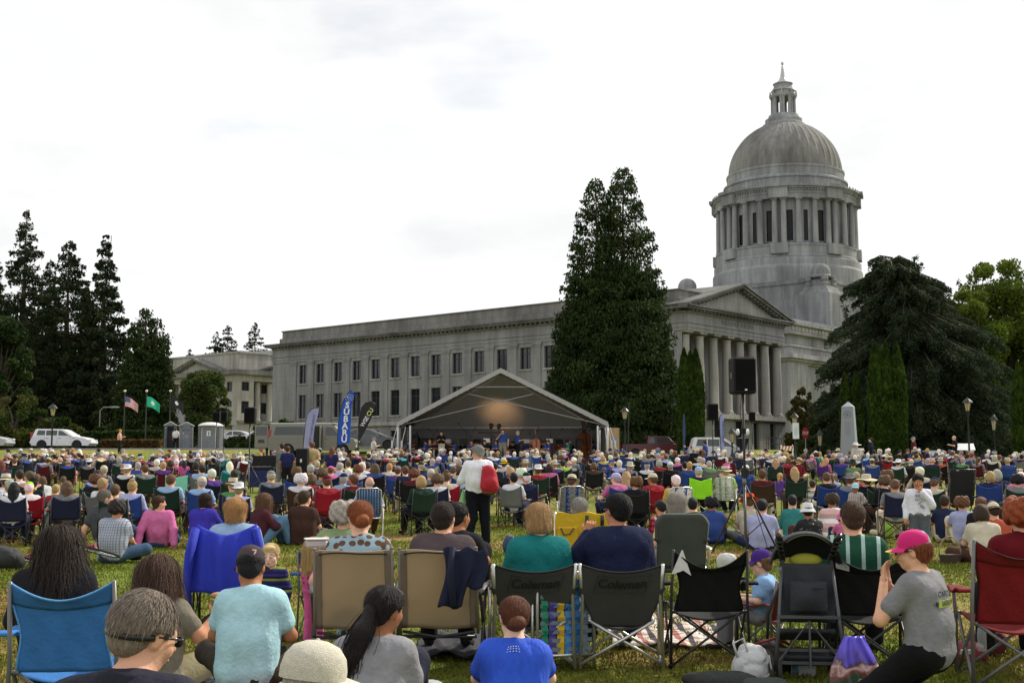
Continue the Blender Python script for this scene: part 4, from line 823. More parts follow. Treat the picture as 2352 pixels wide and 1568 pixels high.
# ---- materials shared by the crowd; colour comes from each object's own colour
M_CLOTH=mat('cloth',rough=.9,var=.10,scale=14,bump=.35,bscale=40,spec=.15,objcol=True);M_SKIN=mat('skin',rough=.68,var=.10,scale=24,bump=.12,bscale=90,spec=.22,objcol=True)
M_HAIR=mat('hair',rough=.66,var=.32,scale=120,bump=.5,bscale=220,spec=.3,objcol=True,stretch=(1,1,.25));M_HAT=mat('hat_felt',rough=.9,var=.08,scale=20,bump=.3,bscale=120,spec=.1,objcol=True);M_BAND=mat('hat_band',(.02,.02,.025),.8)
def stripe_mat(name,cs,axis=2,f=14,ax2=None,cs2=None,f2=None,rough=.9):
    """woven stripes or checks: colours along one axis, optionally crossed"""
    m=bpy.data.materials.new(name);m.use_nodes=True;n=m.node_tree;L=n.links.new;P=n.nodes['Principled BSDF'];P.inputs['Roughness'].default_value=rough;P.inputs['Specular IOR Level'].default_value=.15
    t=n.nodes.new('ShaderNodeTexCoord');sx=n.nodes.new('ShaderNodeSeparateXYZ');L(t.outputs['Object'],sx.inputs[0]);outs=[]
    for(a,c,ff)in((axis,cs,f),(ax2,cs2,f2)):
        if a is None:continue
        mu=n.nodes.new('ShaderNodeMath');mu.operation='MULTIPLY';mu.inputs[1].default_value=ff;L(sx.outputs[a],mu.inputs[0]);fr=n.nodes.new('ShaderNodeMath');fr.operation='FRACT';L(mu.outputs[0],fr.inputs[0])
        r=n.nodes.new('ShaderNodeValToRGB');r.color_ramp.interpolation='CONSTANT';e=r.color_ramp.elements;k=len(c);e[0].position=0;e[0].color=(*c[0],1);e[1].position=1/k;e[1].color=(*c[1],1)
        for i in range(2,k):q=e.new(i/k);q.color=(*c[i],1)
        L(fr.outputs[0],r.inputs[0]);outs.append(r.outputs[0])
    o=outs[0]
    if len(outs)>1:mm=n.nodes.new('ShaderNodeMix');mm.data_type='RGBA';mm.blend_type='MULTIPLY';mm.inputs[0].default_value=1;L(outs[0],mm.inputs[6]);L(outs[1],mm.inputs[7]);o=mm.outputs[2]
    z=n.nodes.new('ShaderNodeTexNoise');z.inputs['Scale'].default_value=40;L(t.outputs['Object'],z.inputs[0]);bp=n.nodes.new('ShaderNodeBump');bp.inputs['Strength'].default_value=.3;bp.inputs['Distance'].default_value=.02;L(z.outputs[0],bp.inputs['Height']);L(bp.outputs[0],P.inputs['Normal'])
    L(o,P.inputs['Base Color']);return m
def dots_mat(name,base,dot,scale=14,size=.25):
    m=bpy.data.materials.new(name);m.use_nodes=True;n=m.node_tree;L=n.links.new;P=n.nodes['Principled BSDF'];P.inputs['Roughness'].default_value=.9
    t=n.nodes.new('ShaderNodeTexCoord');v=n.nodes.new('ShaderNodeTexVoronoi');v.inputs['Scale'].default_value=scale;v.inputs['Randomness'].default_value=.5;L(t.outputs['Object'],v.inputs[0])
    r=n.nodes.new('ShaderNodeValToRGB');r.color_ramp.interpolation='CONSTANT';r.color_ramp.elements[0].color=(*dot,1);r.color_ramp.elements[1].position=size;r.color_ramp.elements[1].color=(*base,1);L(v.outputs['Distance'],r.inputs[0]);L(r.outputs[0],P.inputs['Base Color']);return m
HAIRC={'g':('grey','a8a39b'),'w':('white','e4dfd6'),'b':('brown','5e4632'),'d':('dark brown','33261f'),'o':('blond','ad8d62'),'r':('auburn','67402c'),'k':('black','17151a'),'a':('balding grey','a09a92')}
CLC={'w':('white','d9dade'),'g':('grey','7d7f80'),'k':('black','1d1d22'),'n':('navy','232a4a'),'b':('blue','2f4f9c'),'l':('lavender','a9b0dd'),'q':('turquoise','2fa5bd'),'t':('teal','1c7f7d'),'e':('green','4f8f4c'),'d':('dark green','1f3a30'),
       'y':('yellow','cfb02c'),'o':('orange','c9542c'),'r':('red','a3172b'),'m':('maroon','5e1722'),'p':('pink','d0609a'),'v':('purple','5a3590'),'c':('cream','c9bfa6'),'h':('brown','4c342b'),'x':('lime green','9ad325'),'s':('light blue','8fb3dc'),'z':('salmon','d88a76')}
SKINS=['d9a88c','cf9a7b','e2b49a','c58f70','a8714f','d9a88c','d3a084']
def pm(name,Vq,mats_,smooth=True):return raw(name,Vq[0],Vq[1],mats_,parent='mesh',smooth=smooth)
PROTO={}
def proto(kind,v,hd=0):
    """shared meshes of one pose for the crowd: body, shirt, trousers, and the head frame that hair and hats hang on"""
    key=(kind,v)
    if key in PROTO:return PROTO[key]
    J=pose(kind,v);tilt=[-.12,.0,-.45][v%3]if kind=='chair' else([-.3,.1,-.1][v%3]if kind=='ground' else-.05);turn=[0,.5,-.3][v%3]
    Fd,R,T=body_field(J,1.,tilt=tilt,turn=turn);d={'J':J,'R':R,'T':T,'c':J['head']}
    d['body']=pm('body',Fd.mesh(.019),M_SKIN)
    for sl in('short','long'):d['shirt_'+sl]=pm('shirt',shirt_field(J,1.,sleeve=sl).mesh(.019,.008,18,v),M_CLOTH)
    d['trousers']=pm('trousers',trouser_field(J).mesh(.021,.005,14,v),M_CLOTH);d['shoe_l'],d['shoe_r']=[pm('shoe',shoe_field(J,(q,)).mesh(.02),M_CLOTH)for q in('_l','_r')]
    PROTO[key]=d;return d
HAIRP={}
def hair_proto(key,style,d,hat=False):
    k=(key,style,hat)
    if k not in HAIRP:HAIRP[k]=pm('hair',hair_field(d['T'],d['R'],style,1.,hat).mesh(.012,.005,55,3),M_HAIR)
    return HAIRP[k]
HATP={}
def hat_proto(key,kind,d):
    k=(key,kind)
    if k not in HATP:HATP[k]=hat_mb(kind,d['R'],d['c']).mesh('hat',[M_HAT,M_BAND],40)
    return HATP[k]
ROOTS=[]
def person(kind,v,x,y,z,rz,s=1.,hair=('short','b'),hat=None,hatc='c',top='b',sleeve='short',bottom='n',skin=None,wide=1.,label=None,group=None,cat='person',far=False):
    d=proto(kind,v);o=empty('person',(x,y,z),rz,label=label,cat=cat,group=group);o.scale=(s*wide,s*wide,s)
    sk=srgb(skin or random.choice(SKINS));tc_=srgb(CLC[top][1])if top in CLC else srgb(top);j=.9+.2*random.random();lm=.3*tc_[0]+.6*tc_[1]+.1*tc_[2];tc_=tuple(min(1,(q*.82+lm*.18)*j*.85)for q in tc_)
    link('body',d['body'],o,color=sk);link('shirt',d['shirt_'+sleeve],o,color=tc_)
    link('trousers',d['trousers'],o,color=srgb(CLC[bottom][1]if bottom in CLC else bottom));sc=random.choice([(.03,.03,.03),(.2,.2,.2),(.12,.07,.04)]);link('shoe',d['shoe_l'],o,color=sc);link('shoe',d['shoe_r'],o,color=sc)
    if hair:
        hc=HAIRC[hair[1]][1];link('hair',hair_proto((kind,v),'bald' if hair[1]=='a' else hair[0],d,bool(hat)and hat!='visor'),o,color=tuple(q*(.85+.3*random.random())for q in srgb(hc)))
    if hat:link('hat',hat_proto((kind,v),hat,d),o,color=srgb(CLC[hatc][1]if hatc in CLC else hatc))
    ROOTS.append(o);return o
# ================================================================ CHAIRS
ALU=mat('aluminium',(.62,.62,.60),.35,metal=.8,var=.05);BLKT=mat('black_tube',(.025,.025,.027),.4,var=.1);GREYT=mat('grey_tube',(.16,.155,.15),.4,metal=.3);PLW=mat('white_plastic',(.75,.75,.73),.4);PLD=mat('dark_plastic',(.014,.014,.016),.7,spec=.15)
M_SLING=mat('chair_fabric',rough=.85,var=.10,scale=6,bump=.3,bscale=35,objcol=True,trans=.18);M_EDGE=mat('fabric_edge',(.015,.015,.017),.85)
CH={}
def camp_meshes():
    if CH:return CH
    def back(u,v):x=(u-.5)*(.50-.06*(1-v)*0);sag=.10*(1-(2*u-1)**2);return(x*(1+.04*v)-0,-.17-.10*v-.05*math.cos((u-.5)*math.pi)*(.4+.6*v)*1.3,.46+.46*v-sag*v**3*1.05)
    b=MB();b.grid(back,14,10,.012);CH['backrest']=b.mesh('backrest',M_SLING,True)
    def seat(u,v):return((u-.5)*.50,-.17+.42*v,.44-.05*math.sin(math.pi*u)*(1-.5*v)+.02*v-.04*(1-v))
    b=MB();b.grid(seat,10,8,.012);CH['seat']=b.mesh('seat',M_SLING,True)
    b=MB()
    def arm(sx):return lambda u,v:(sx*.30+(u-.5)*.085,-.24+.44*v,.635+.012*math.sin(v*9)-.02*v*v)
    for i,sx in enumerate((-1,1)):b=MB();b.grid(arm(sx),4,8,.016);CH['armrest%d'%i]=b.mesh('armrest',M_SLING,True)
    for i,pts in enumerate([[(sx*.26,-.30,.93),(sx*.27,-.22,.46),(sx*.28,-.24,.03)]for sx in(-1,1)]+[[(sx*.28,.22,.62),(sx*.28,.24,.45),(sx*.28,.26,.03)]for sx in(-1,1)]):f=MB();f.tube(pts,.011,6);CH['pole%d'%i]=f.mesh('pole',BLKT,True)
    legs=[]
    for(a,b_)in(((-.28,-.24,.03),(.25,-.17,.44)),((.28,-.24,.03),(-.25,-.17,.44)),((-.28,.26,.03),(.25,.24,.45)),((.28,.26,.03),(-.25,.24,.45)),((-.28,-.24,.03),(-.26,.24,.45)),((.28,-.24,.03),(.26,.24,.45)),((-.28,.26,.03),(-.25,-.17,.44)),((.28,.26,.03),(.25,-.17,.44))):
        k=MB();k.tube([a,b_],.009,6);k.box((a[0],a[1],.02),(.035,.035,.04));legs.append(k.mesh('leg',BLKT))
    CH['legs']=legs;return CH
CHROOT=[]
def camp_chair(x,y,z,rz,colr,label,s=1.,frame=None,group=None,detail=True):
    c=camp_meshes();o=empty('camp_chair',(x,y,z),rz,label=label,cat='chair',group=group);o.scale=(s,s,s);col=srgb(CLC[colr][1])if colr in CLC else srgb(colr)
    for k in('backrest','seat','armrest0','armrest1'):link(k.rstrip('01'),c[k],o,color=col)
    for i in range(4):link('pole',c['pole%d'%i],o)
    for i,l in enumerate(c['legs']if detail else c['legs'][:4]):link('leg',l,o)
    CHROOT.append(o);return o
def web_mat():return None
WEB={}
def lawn_chair(x,y,z,rz,base,strap,label,rows=7,cols=5,arm=PLW,s=1.,weave=True,group=None):
    """aluminium lawn chair with woven webbing"""
    key=(base,strap,rows,cols,weave)
    if key not in WEB:
        d={};f=MB()
        tilt=lambda t:(-.20-.17*t,.38+.56*t)
        for sx in(-1,1):f.tube([(sx*.25,.26,.40),(sx*.25,-.20,.37),(sx*.25,*tilt(.5)),(sx*.235,*tilt(.95)),(sx*.17,*tilt(1.02))],.012,8)
        f.tube([(-.17,*tilt(1.02)),(.17,*tilt(1.02))],.012,8);f.tube([(-.25,.26,.40),(.25,.26,.40)],.012,6);f.tube([(-.25,-.20,.37),(.25,-.20,.37)],.012,6)
        d['frame']=f.mesh('frame',ALU,True);d['legs']=[]
        for sx in(-1,1):
            for pts in([(sx*.27,.27,.02),(sx*.27,-.30,.60)],[(sx*.275,-.26,.02),(sx*.275,.20,.60)]):k=MB();k.tube(pts,.012,8);d['legs'].append(k.mesh('leg',arm if arm is PLW else ALU,True))
        k=MB();[k.rbox((sx*.28,-.06,.615),(.05,.52,.025),.01)for sx in(-1,)];d['arm0']=k.mesh('armrest',arm);k=MB();k.rbox((.28,-.06,.615),(.05,.52,.025),.01);d['arm1']=k.mesh('armrest',arm)
        w=MB()
        def st(a,b,wd,off,mi,wx):
            a=np.array(a);b=np.array(b);n=8;V=[]
            for i in range(n+1):p=lerp(a,b,i/n)+np.array([0,off*math.cos(i*math.pi*1.0+(0 if mi==0 else math.pi)),0]);V+=[p-wx*wd/2,p+wx*wd/2]
            w.add(V,[(2*i,2*i+1,2*i+3,2*i+2)for i in range(n)],mi)
        for i in range(cols):
            x_=-.235+.47*(i+.5)/cols;st((x_,*tilt(0.02)),(x_,*tilt(1.0)),.47/cols*.80,.006,1 if(i%2==1 or not weave)else 0,np.array([1,0,0]));st((x_,-.20,.37),(x_,.26,.40),.47/cols*.80,0,1 if i%2 else 0,np.array([1,0,0]))
        if weave:
            for j in range(rows):
                t=(j+.5)/rows;p=tilt(t);dirv=np.array([0,-.17,.56]);dirv/=np.linalg.norm(dirv);st((-.24,*p),(.24,*p),.56/rows*.72,.009,0,dirv)
        d['web']=w.mesh('webbing',[mat('web_%s'%base,srgb(CLC.get(base,(0,base))[1]),.8,trans=.2),mat('web_%s'%strap,srgb(CLC.get(strap,(0,strap))[1]),.8,trans=.2)]);WEB[key]=d
    d=WEB[key];o=empty('lawn_chair',(x,y,z),rz,label=label,cat='chair',group=group);o.scale=(s,s,s)
    link('frame',d['frame'],o);link('webbing',d['web'],o);link('armrest',d['arm0'],o);link('armrest',d['arm1'],o)
    for l in d['legs']:link('leg',l,o)
    CHROOT.append(o);return o
# ================================================================ THE AUDIENCE
# head tops read off the photograph, per strip: x,y,hair(style+colour),hat,top,chair ; chair '-'=any, G=on the grass, T=standing, 0=none
ZA="""35,150,ss,Cr,l,-;75,178,ld,-,p,-;205,178,sw,-,d,-;320,172,sg,S,c,-;205,228,sg,Wg,e,-;330,250,sg,Cd,g,-;80,265,sb,S,w,-;435,190,sw,-,p,-;465,200,bw,-,w,-;520,170,sg,-,g,-;650,175,sb,Cb,n,-;660,205,so,S,w,-;535,215,sg,W,e,b;715,165,sb,-,c,-;755,190,ro,-,z,-;745,235,sb,-,b,-;835,195,lw,-,d,k;440,280,bd,V,l,b;490,290,sb,S,g,-;620,290,sa,-,k,k;705,305,aa,-,b,k;935,305,sk,Ww,g,k;1065,248,aa,-,y,-;1030,200,sk,Ck,k,-;1080,215,sw,-,w,-;1115,235,sw,-,m,-;1180,245,sb,S,g,-;1195,258,sd,-,k,-;1300,195,sg,Cg,l,b;1255,290,bg,-,g,-;1385,265,sg,S,n,-;1090,370,sg,Cc,g,-;1295,362,aa,-,k,n;1340,368,so,Ww,w,-;1560,435,sd,-,q,G;1010,430,sd,-,l,b;1000,475,cr,-,k,d;1080,515,so,-,w,-;1200,580,sb,-,g,d;1390,540,Uo,-,l,-;1260,655,sg,-,g,G;1800,475,sb,-,s,d;2125,485,sc,Cc,s,b;680,545,lb,-,g,n;280,530,sw,Cx,w,r;70,530,sg,-,w,b;180,425,sd,-,w,t;40,470,sb,S,w,-;370,470,bb,-,w,G;455,500,bb,-,w,G;655,490,sb,-,g,G;290,440,sb,-,z,-;335,495,sk,Ck,k,-;575,585,so,-,r,G;1600,245,sw,Cg,c,-;1650,315,sw,-,c,k;1715,340,so,-,v,-;1790,315,bd,-,h,-;1860,312,sw,-,p,k;1780,205,sr,-,r,-;1680,190,sg,-,g,-;1700,220,sg,-,n,-;1775,255,sb,-,o,-;1830,215,sw,V,w,-;1885,205,sw,-,w,-;2010,215,sd,-,k,-;2110,212,sw,-,w,-;2090,235,sa,-,w,-;2130,295,sw,-,n,-;2150,245,so,-,g,-;2070,330,sd,-,k,k;2125,365,bd,-,l,m;1725,450,bb,-,v,G;140,300,sb,-,k,-;560,260,sk,-,z,-;900,250,so,-,g,-;1450,340,sg,-,b,-;1520,370,sb,-,g,-;820,250,sd,-,d,-;0,330,lr,-,m,-;130,560,lk,-,w,-;760,360,sb,-,z,G"""
ZB="""55,235,sg,-,n,-;115,245,so,-,g,-;170,245,sg,-,b,-;240,210,sw,-,l,-;285,240,sw,-,w,-;355,255,sg,-,t,-;430,250,sg,Cg,k,-;495,225,sw,Ce,w,-;525,270,sw,-,w,-;210,290,sk,Cn,k,-;380,340,lw,-,q,t;90,370,sd,-,s,-;185,420,sw,-,v,n;435,425,sd,-,m,d;410,510,so,S,e,n;480,555,so,Ww,l,-;710,200,sr,-,r,-;845,205,lr,-,v,-;765,540,sg,-,m,G;820,425,sg,Cg,g,n;1095,400,cb,-,k,-;1140,470,cw,-,w,h;1245,460,bb,-,r,k;1240,370,sg,-,k,-;1355,410,cb,-,g,-;1410,475,sr,Cm,r,r;1450,370,sr,Cp,p,-;1600,450,sg,Cn,s,k;1640,415,sw,-,b,-;1690,475,sr,-,m,-;1335,200,sk,Cn,k,-;1555,230,sw,-,w,-;1605,240,sg,-,g,r;1640,325,sb,-,x,-;1695,235,sb,S,k,-;1735,235,sw,-,p,-;1780,345,bw,-,w,-;1750,375,cr,-,w,-;1800,280,sb,-,t,-;1845,340,sd,-,k,-;1860,240,sg,S,n,-;1915,210,sg,Cr,w,-;1925,360,wb,-,b,-;2050,250,sw,-,c,-;1865,500,aa,-,l,G0;2075,350,so,-,c,-;2160,200,sg,S,z,-;2040,255,sg,-,r,-;1180,700,cb,-,h,G;30,340,bd,-,k,-;640,260,sd,-,k,-;940,260,sg,-,k,-;1560,350,sg,-,l,-;1480,240,sw,-,n,-;1990,230,sw,-,b,-;2110,300,so,S,h,-;1310,330,sg,-,b,-"""
ZC="""115,225,sw,-,n,-;185,205,sg,-,c,-;275,195,sb,S,z,-;318,205,so,-,g,-;330,250,cb,-,q,-;400,180,sb,-,c,-;240,305,so,S,h,-;480,235,sk,Cg,r,-;515,210,sw,-,w,-;590,245,sw,-,k,-;625,230,so,S,h,-;540,280,sd,-,y,b;745,200,cw,-,g,-;715,280,sw,-,b,-;655,305,sg,-,b,c;840,275,sg,Cc,g,k;900,290,sw,-,w,-;940,240,sg,S,c,-;985,205,sb,-,k,-;1010,265,sg,S,b,-;1030,230,so,-,g,-;930,305,bg,-,k,-;955,380,cb,-,c,-;1025,390,sw,Ww,w,-;535,335,sg,Cd,d,b;640,405,sg,Cc,g,k;795,445,Ub,-,c,r;365,385,sr,-,n,k;290,375,sb,Cg,v,-;455,415,cr,-,m,-;525,490,bo,-,d,d;700,470,cb,-,w,n;945,440,sg,Ck,l,k;1280,230,sw,W,w,-;1350,230,so,-,d,-;1450,220,so,Cr,l,-;1525,235,sw,-,b,-;1410,295,sw,W,w,-;1420,320,sb,Sy,c,-;1645,315,so,S,s,-;1475,390,bo,-,k,-;1520,440,sk,V,w,g;1600,415,cw,-,w,-;1650,440,sw,Cd,n,n;1750,200,sb,S,g,e;1665,160,sg,Cn,g,0;1775,370,sb,Ww,r,-;1900,360,bd,-,p,k;1895,290,sg,-,w,-;1955,255,sg,Cg,g,-;1945,325,so,S,v,-;2025,270,cb,-,b,-;2035,320,sd,-,x,-;2105,320,aa,-,g,k;2150,290,sw,-,g,-;2125,470,sb,S,g,B;1320,350,sd,-,k,-;1560,330,sk,Ck,b,-;1110,300,sw,-,l,-;60,245,sg,-,g,-;870,380,sb,-,h,-"""
ZD="""110,290,sg,-,b,-;180,275,sg,Cg,d,-;325,340,bb,-,h,k;415,240,sw,-,w,-;465,240,lb,-,m,-;555,230,bb,-,g,-;420,275,bo,-,y,b;500,270,sw,-,w,-;510,310,so,Cb,b,b;600,325,sw,-,l,-;650,220,sb,Cb,n,-;680,250,sk,Cg,k,-;720,240,sw,-,w,-;715,340,sg,Wc,g,-;445,400,bb,-,w,G;555,445,sg,Cl,p,b;670,435,lo,-,c,-;775,500,cr,-,k,k;895,335,sg,Cn,w,k;945,450,sb,Cc,r,r;850,235,cw,-,t,-;960,220,so,S,z,-;1005,250,sg,-,g,-;1060,230,so,S,p,-;1100,250,sg,Cd,t,-;1140,335,sg,Cw,k,k;1195,485,sw,-,y,W;1210,290,sw,-,p,-;1145,210,sg,Cc,g,-;1185,215,lr,-,k,-;1260,215,sg,Cd,c,-;1310,220,sb,Cb,n,-;1430,200,sg,S,k,-;1440,280,sw,N,w,-;1345,340,so,-,b,b;1440,385,sg,Cs,n,X;1550,325,sg,-,e,-;1500,225,lr,-,b,-;1615,140,sr,-,w,-;1655,170,sw,-,w,-;1700,235,sw,S,w,-;1740,360,sb,Wp,c,-;1725,385,so,S,x,G2;1780,285,sb,-,n,-;1840,240,sg,-,n,-;1945,365,lk,Cw,b,-;1965,245,sr,-,w,-;2010,150,bw,-,w,-;2120,150,sg,V,p,-;2095,240,sg,S,w,-;2160,245,sw,Co,k,-;2120,420,sb,-,m,h;2160,540,sr,-,c,G;1080,740,sk,-,R,G;1400,720,sk,-,k,G;1580,710,ck,-,b,G;1990,685,sb,Fo,c,G;2110,740,sk,-,L,G;1290,340,sk,-,k,-;1020,320,bg,-,r,-;900,260,sb,-,g,-;290,300,sk,-,k,-;1480,300,sg,-,c,-"""
ZE="""435,265,sw,Cw,k,-;485,225,sd,-,m,m;775,200,sg,Cg,n,-;940,165,sg,S,c,-;1155,215,sb,S,l,-;470,315,sw,-,n,-;520,310,sw,-,n,-;610,300,sb,-,m,-;680,325,so,S,m,r;420,340,wo,-,n,-;395,340,sw,-,w,-;850,265,sr,-,k,b;940,260,bo,-,c,-;1005,325,wo,-,p,v;895,250,sw,-,g,-;1045,240,sb,-,y,-;1300,250,sb,-,m,-;1350,300,sw,-,w,-;1330,350,sb,Wd,e,g;1200,320,sg,Cl,v,-;1505,275,sw,-,s,-;1555,330,sb,Cc,g,b;1690,290,sk,Cw,m,-;1640,230,sg,-,g,-;1720,225,sw,-,c,-;470,505,po,-,v,G;640,440,lo,-,k,d;865,590,sd,-,S,G;1020,495,sb,-,k,-;1090,515,pr,-,l,G;1310,510,sb,Wg,g,-;1490,515,sb,Nc,k,d;1370,500,so,-,r,-;620,765,sk,-,t,G;840,830,sk,Bw,D,G;1095,770,cd,-,Q,G;1215,970,sb,Bp,p,K;1700,545,cb,-,k,-;570,330,bb,-,r,-;1240,300,sg,-,n,-;750,290,cb,-,g,-;340,280,sw,-,k,-"""
ZF="""120,285,sk,Cw,k,-;205,300,sb,Cc,k,r;85,230,sg,-,s,-;185,225,sw,-,g,-;300,235,sk,-,k,-;540,180,sw,-,n,0;395,185,sb,-,k,0;515,245,sk,Cg,y,-;300,340,sr,Nw,w,d;450,340,sa,-,d,-;545,440,sw,-,c,n;150,545,sb,-,k,d;160,480,cb,-,c,-;700,330,aa,-,n,d;730,270,sb,Cn,b,-;795,325,sg,S,o,-;820,240,sg,Cg,n,-;900,235,sb,Cb,w,-;920,255,sb,S,g,-;965,285,so,S,g,-;1025,250,sb,-,e,-;1115,285,sd,-,g,-;1150,240,sg,-,g,-;1170,280,sb,Cr,g,-;1245,325,pb,-,g,m;1360,235,sw,-,v,-;1435,305,bg,-,c,k;1580,330,so,S,b,b;1490,300,sr,-,k,-;1600,295,sb,-,k,-;1680,270,sb,S,k,-;1755,290,sk,-,n,-;720,535,sb,Cn,c,-;1000,460,sg,Cw,g,R;1380,480,bo,-,n,b;1470,470,bg,-,n,n;1710,530,ck,-,g,d;860,780,sd,-,n,G;1075,790,cr,-,L,G;1265,815,sr,-,k,G;1310,890,bd,-,c,G;1465,855,sd,Kc,o,G;1420,825,wb,-,k,G;1600,845,lk,-,k,G;1740,490,sw,-,p,-;640,330,sg,-,b,-;1060,330,sg,-,e,-;260,575,sb,-,g,-;170,940,uk,-,x,K"""
STY={'s':'short','c':'curly','b':'bob','l':'long','u':'bun','U':'updo','p':'pony','w':'longwavy','a':'bald','r':'short'}
HATW={'S':'straw','W':'white','N':'sun','C':'cap','V':'visor','B':'bucket','F':'floppy','K':'capback'}
HDEF={'S':'c','W':'w','N':'c','V':'w','C':'n','B':'w','F':'o','K':'c'}
HATN={'straw':'straw hat','white':'brimmed hat','sun':'wide sun hat','cap':'cap','visor':'visor','bucket':'bucket hat','floppy':'floppy hat','capback':'cap'}
SPEC={'R':('red plaid',stripe_mat('plaid_red',[srgb('b8475a'),srgb('d8b8bd'),srgb('7a2438')],0,9,2,[(1,1,1),(.75,.6,.65),(.4,.25,.35)],11)),'L':('lavender',None),'S':('grey and white striped',stripe_mat('stripe_grey',[srgb('c9c6c0'),srgb('8d8478')],2,7)),
        'D':('black dotted',dots_mat('dots_black',srgb('141418'),srgb('c9c6c0'),14,.16)),'Q':('pink and white striped',stripe_mat('stripe_pink',[srgb('d9aaa6'),srgb('e6e2e4'),srgb('b59a94')],2,4)),'W':('',None)}
LMK=[(70,'at the far left'),(150,'in front of the white wagon'),(235,'under the white wagon bonnet side'),(320,'below the flagpoles'),(400,'in front of the first grey toilet'),(480,'in front of the last grey toilet'),(560,'left of the sound desk'),(640,'near the sound desk'),(740,'below the pale feather flag'),(830,'below the blue feather flag'),(910,'by the left leg of the tent'),(1000,'before the left violins'),(1100,'left of the announcer'),(1190,'below the announcer'),(1290,'right of the announcer'),(1395,'before the cellos'),(1480,'by the plywood board'),(1560,'below the maroon pickup'),(1640,'below the twin column tree'),(1720,'near the tall loudspeaker pole'),(1800,'below the portico columns'),(1880,'below the stop sign'),(1960,'below the obelisk'),(2060,'below the big column tree'),(2160,'near the white sign board'),(2260,'below the right hand lamp'),(9999,'at the far right')]
def lmk(px):return next(n for a,n in LMK if px<a)
def hname(h,hat,hc):
    st,c=h[0],h[1]if h[1]in HAIRC else 'g'
    if hat:return CLC.get(hc,('',''))[0]+' '+HATN[hat]if hat!='straw' else 'straw hat'
    if c=='a' or st=='a':return 'balding head'
    return{'c':'curly ','b':'bobbed ','l':'long ','p':'ponytailed ','U':'pinned up ','u':'bunned ','w':'long wavy '}.get(st,'short ')+HAIRC[c][0]+' hair'
recs=[]
for Z,x0,k in((ZA,0,.217),(ZB,442.3,.217),(ZC,850.6,.217),(ZD,1293,.217),(ZE,1701.25,.1953),(ZF,2007.5,.1953)):
    for r in Z.split(';'):
        x,y,h,hat,top,ch=r.split(',');px=x0+float(x)*k;py=986.7+float(y)*k
        if py<1020 and ch=='-':continue
        kind='ground' if ch in('G','K')else 'chair';s=.62 if ch=='K' else 1.;hc=(hat[1]if len(hat)>1 else HDEF[hat[0]])if hat!='-' else None
        H=(.86 if kind=='ground' else 1.145)*s+(.03 if hat!='-' else 0);Y=ysolve(py,H,11,70.5)
        if kind=='chair':Y=float(np.interp(py,[1030,1040,1055,1065,1082,1098,1110,1130,1160],[69,60,43,35,27.5,24,22,19.5,17]))
        recs.append([px,Y,py,h,HATW[hat[0]]if hat!='-' else None,hc,top,ch,kind,s])
# random rows far back, behind the ones read off
for i in range(150):
    px=random.uniform(-20,2372);Y=random.uniform(56,70.5)
    if px<600 and Y>61:Y-=9
    if 1095<px<1240 and Y>66:continue
    hat=random.choice([None,None,None,'straw','cap','white']);recs.append([px,Y,0,random.choice('ssssbc')+random.choice('wwggboda'),hat,random.choice('cwcgnb')if hat else None,random.choice('wgkbnlrpctdgk'),'-','chair',1.])
recs.sort(key=lambda r:r[1])
for it in range(14):
    for i in range(len(recs)):
        for j in range(i+1,len(recs)):
            a,b=recs[i],recs[j]
            if abs(b[1]-a[1])>.85:break
            xa,xb=(a[0]-1176)/F*a[1],(b[0]-1176)/F*b[1]
            if abs(xa-xb)<.56:d=(.86-(b[1]-a[1]))*.25;a[1]-=d*.6;b[1]+=d
    recs.sort(key=lambda r:r[1])
NIND=262;used={}
def uniq(base,key,used=used):used.setdefault(base,[]).append(key);return base
people=recs[:NIND];far=recs[NIND:]
labels=[]
for r in people:
    px,Y,py,h,hat,hc,top,ch,kind,s=r;tn=SPEC[top][0]if top in SPEC else CLC[top][0]
    labels.append('%s%s, %s top, %s %s'%('child with ' if s<.8 else '',hname(h,hat,hc),tn,'on the grass' if kind=='ground' else 'seated',lmk(px)))
cnt={}
for i,l in enumerate(labels):cnt.setdefault(l,[]).append(i)
ORD=['nearest','second nearest','third nearest','fourth nearest','fifth nearest','sixth nearest','seventh nearest','eighth nearest','ninth nearest']
for l,idx in cnt.items():
    if len(idx)>1:
        for q,i in enumerate(idx):labels[i]=(l+', '+(['nearer one','farther one'][q]if len(idx)==2 else(ORD[q]if q<len(idx)-1 else 'farthest')))
autoc='nndkkgbbmd'
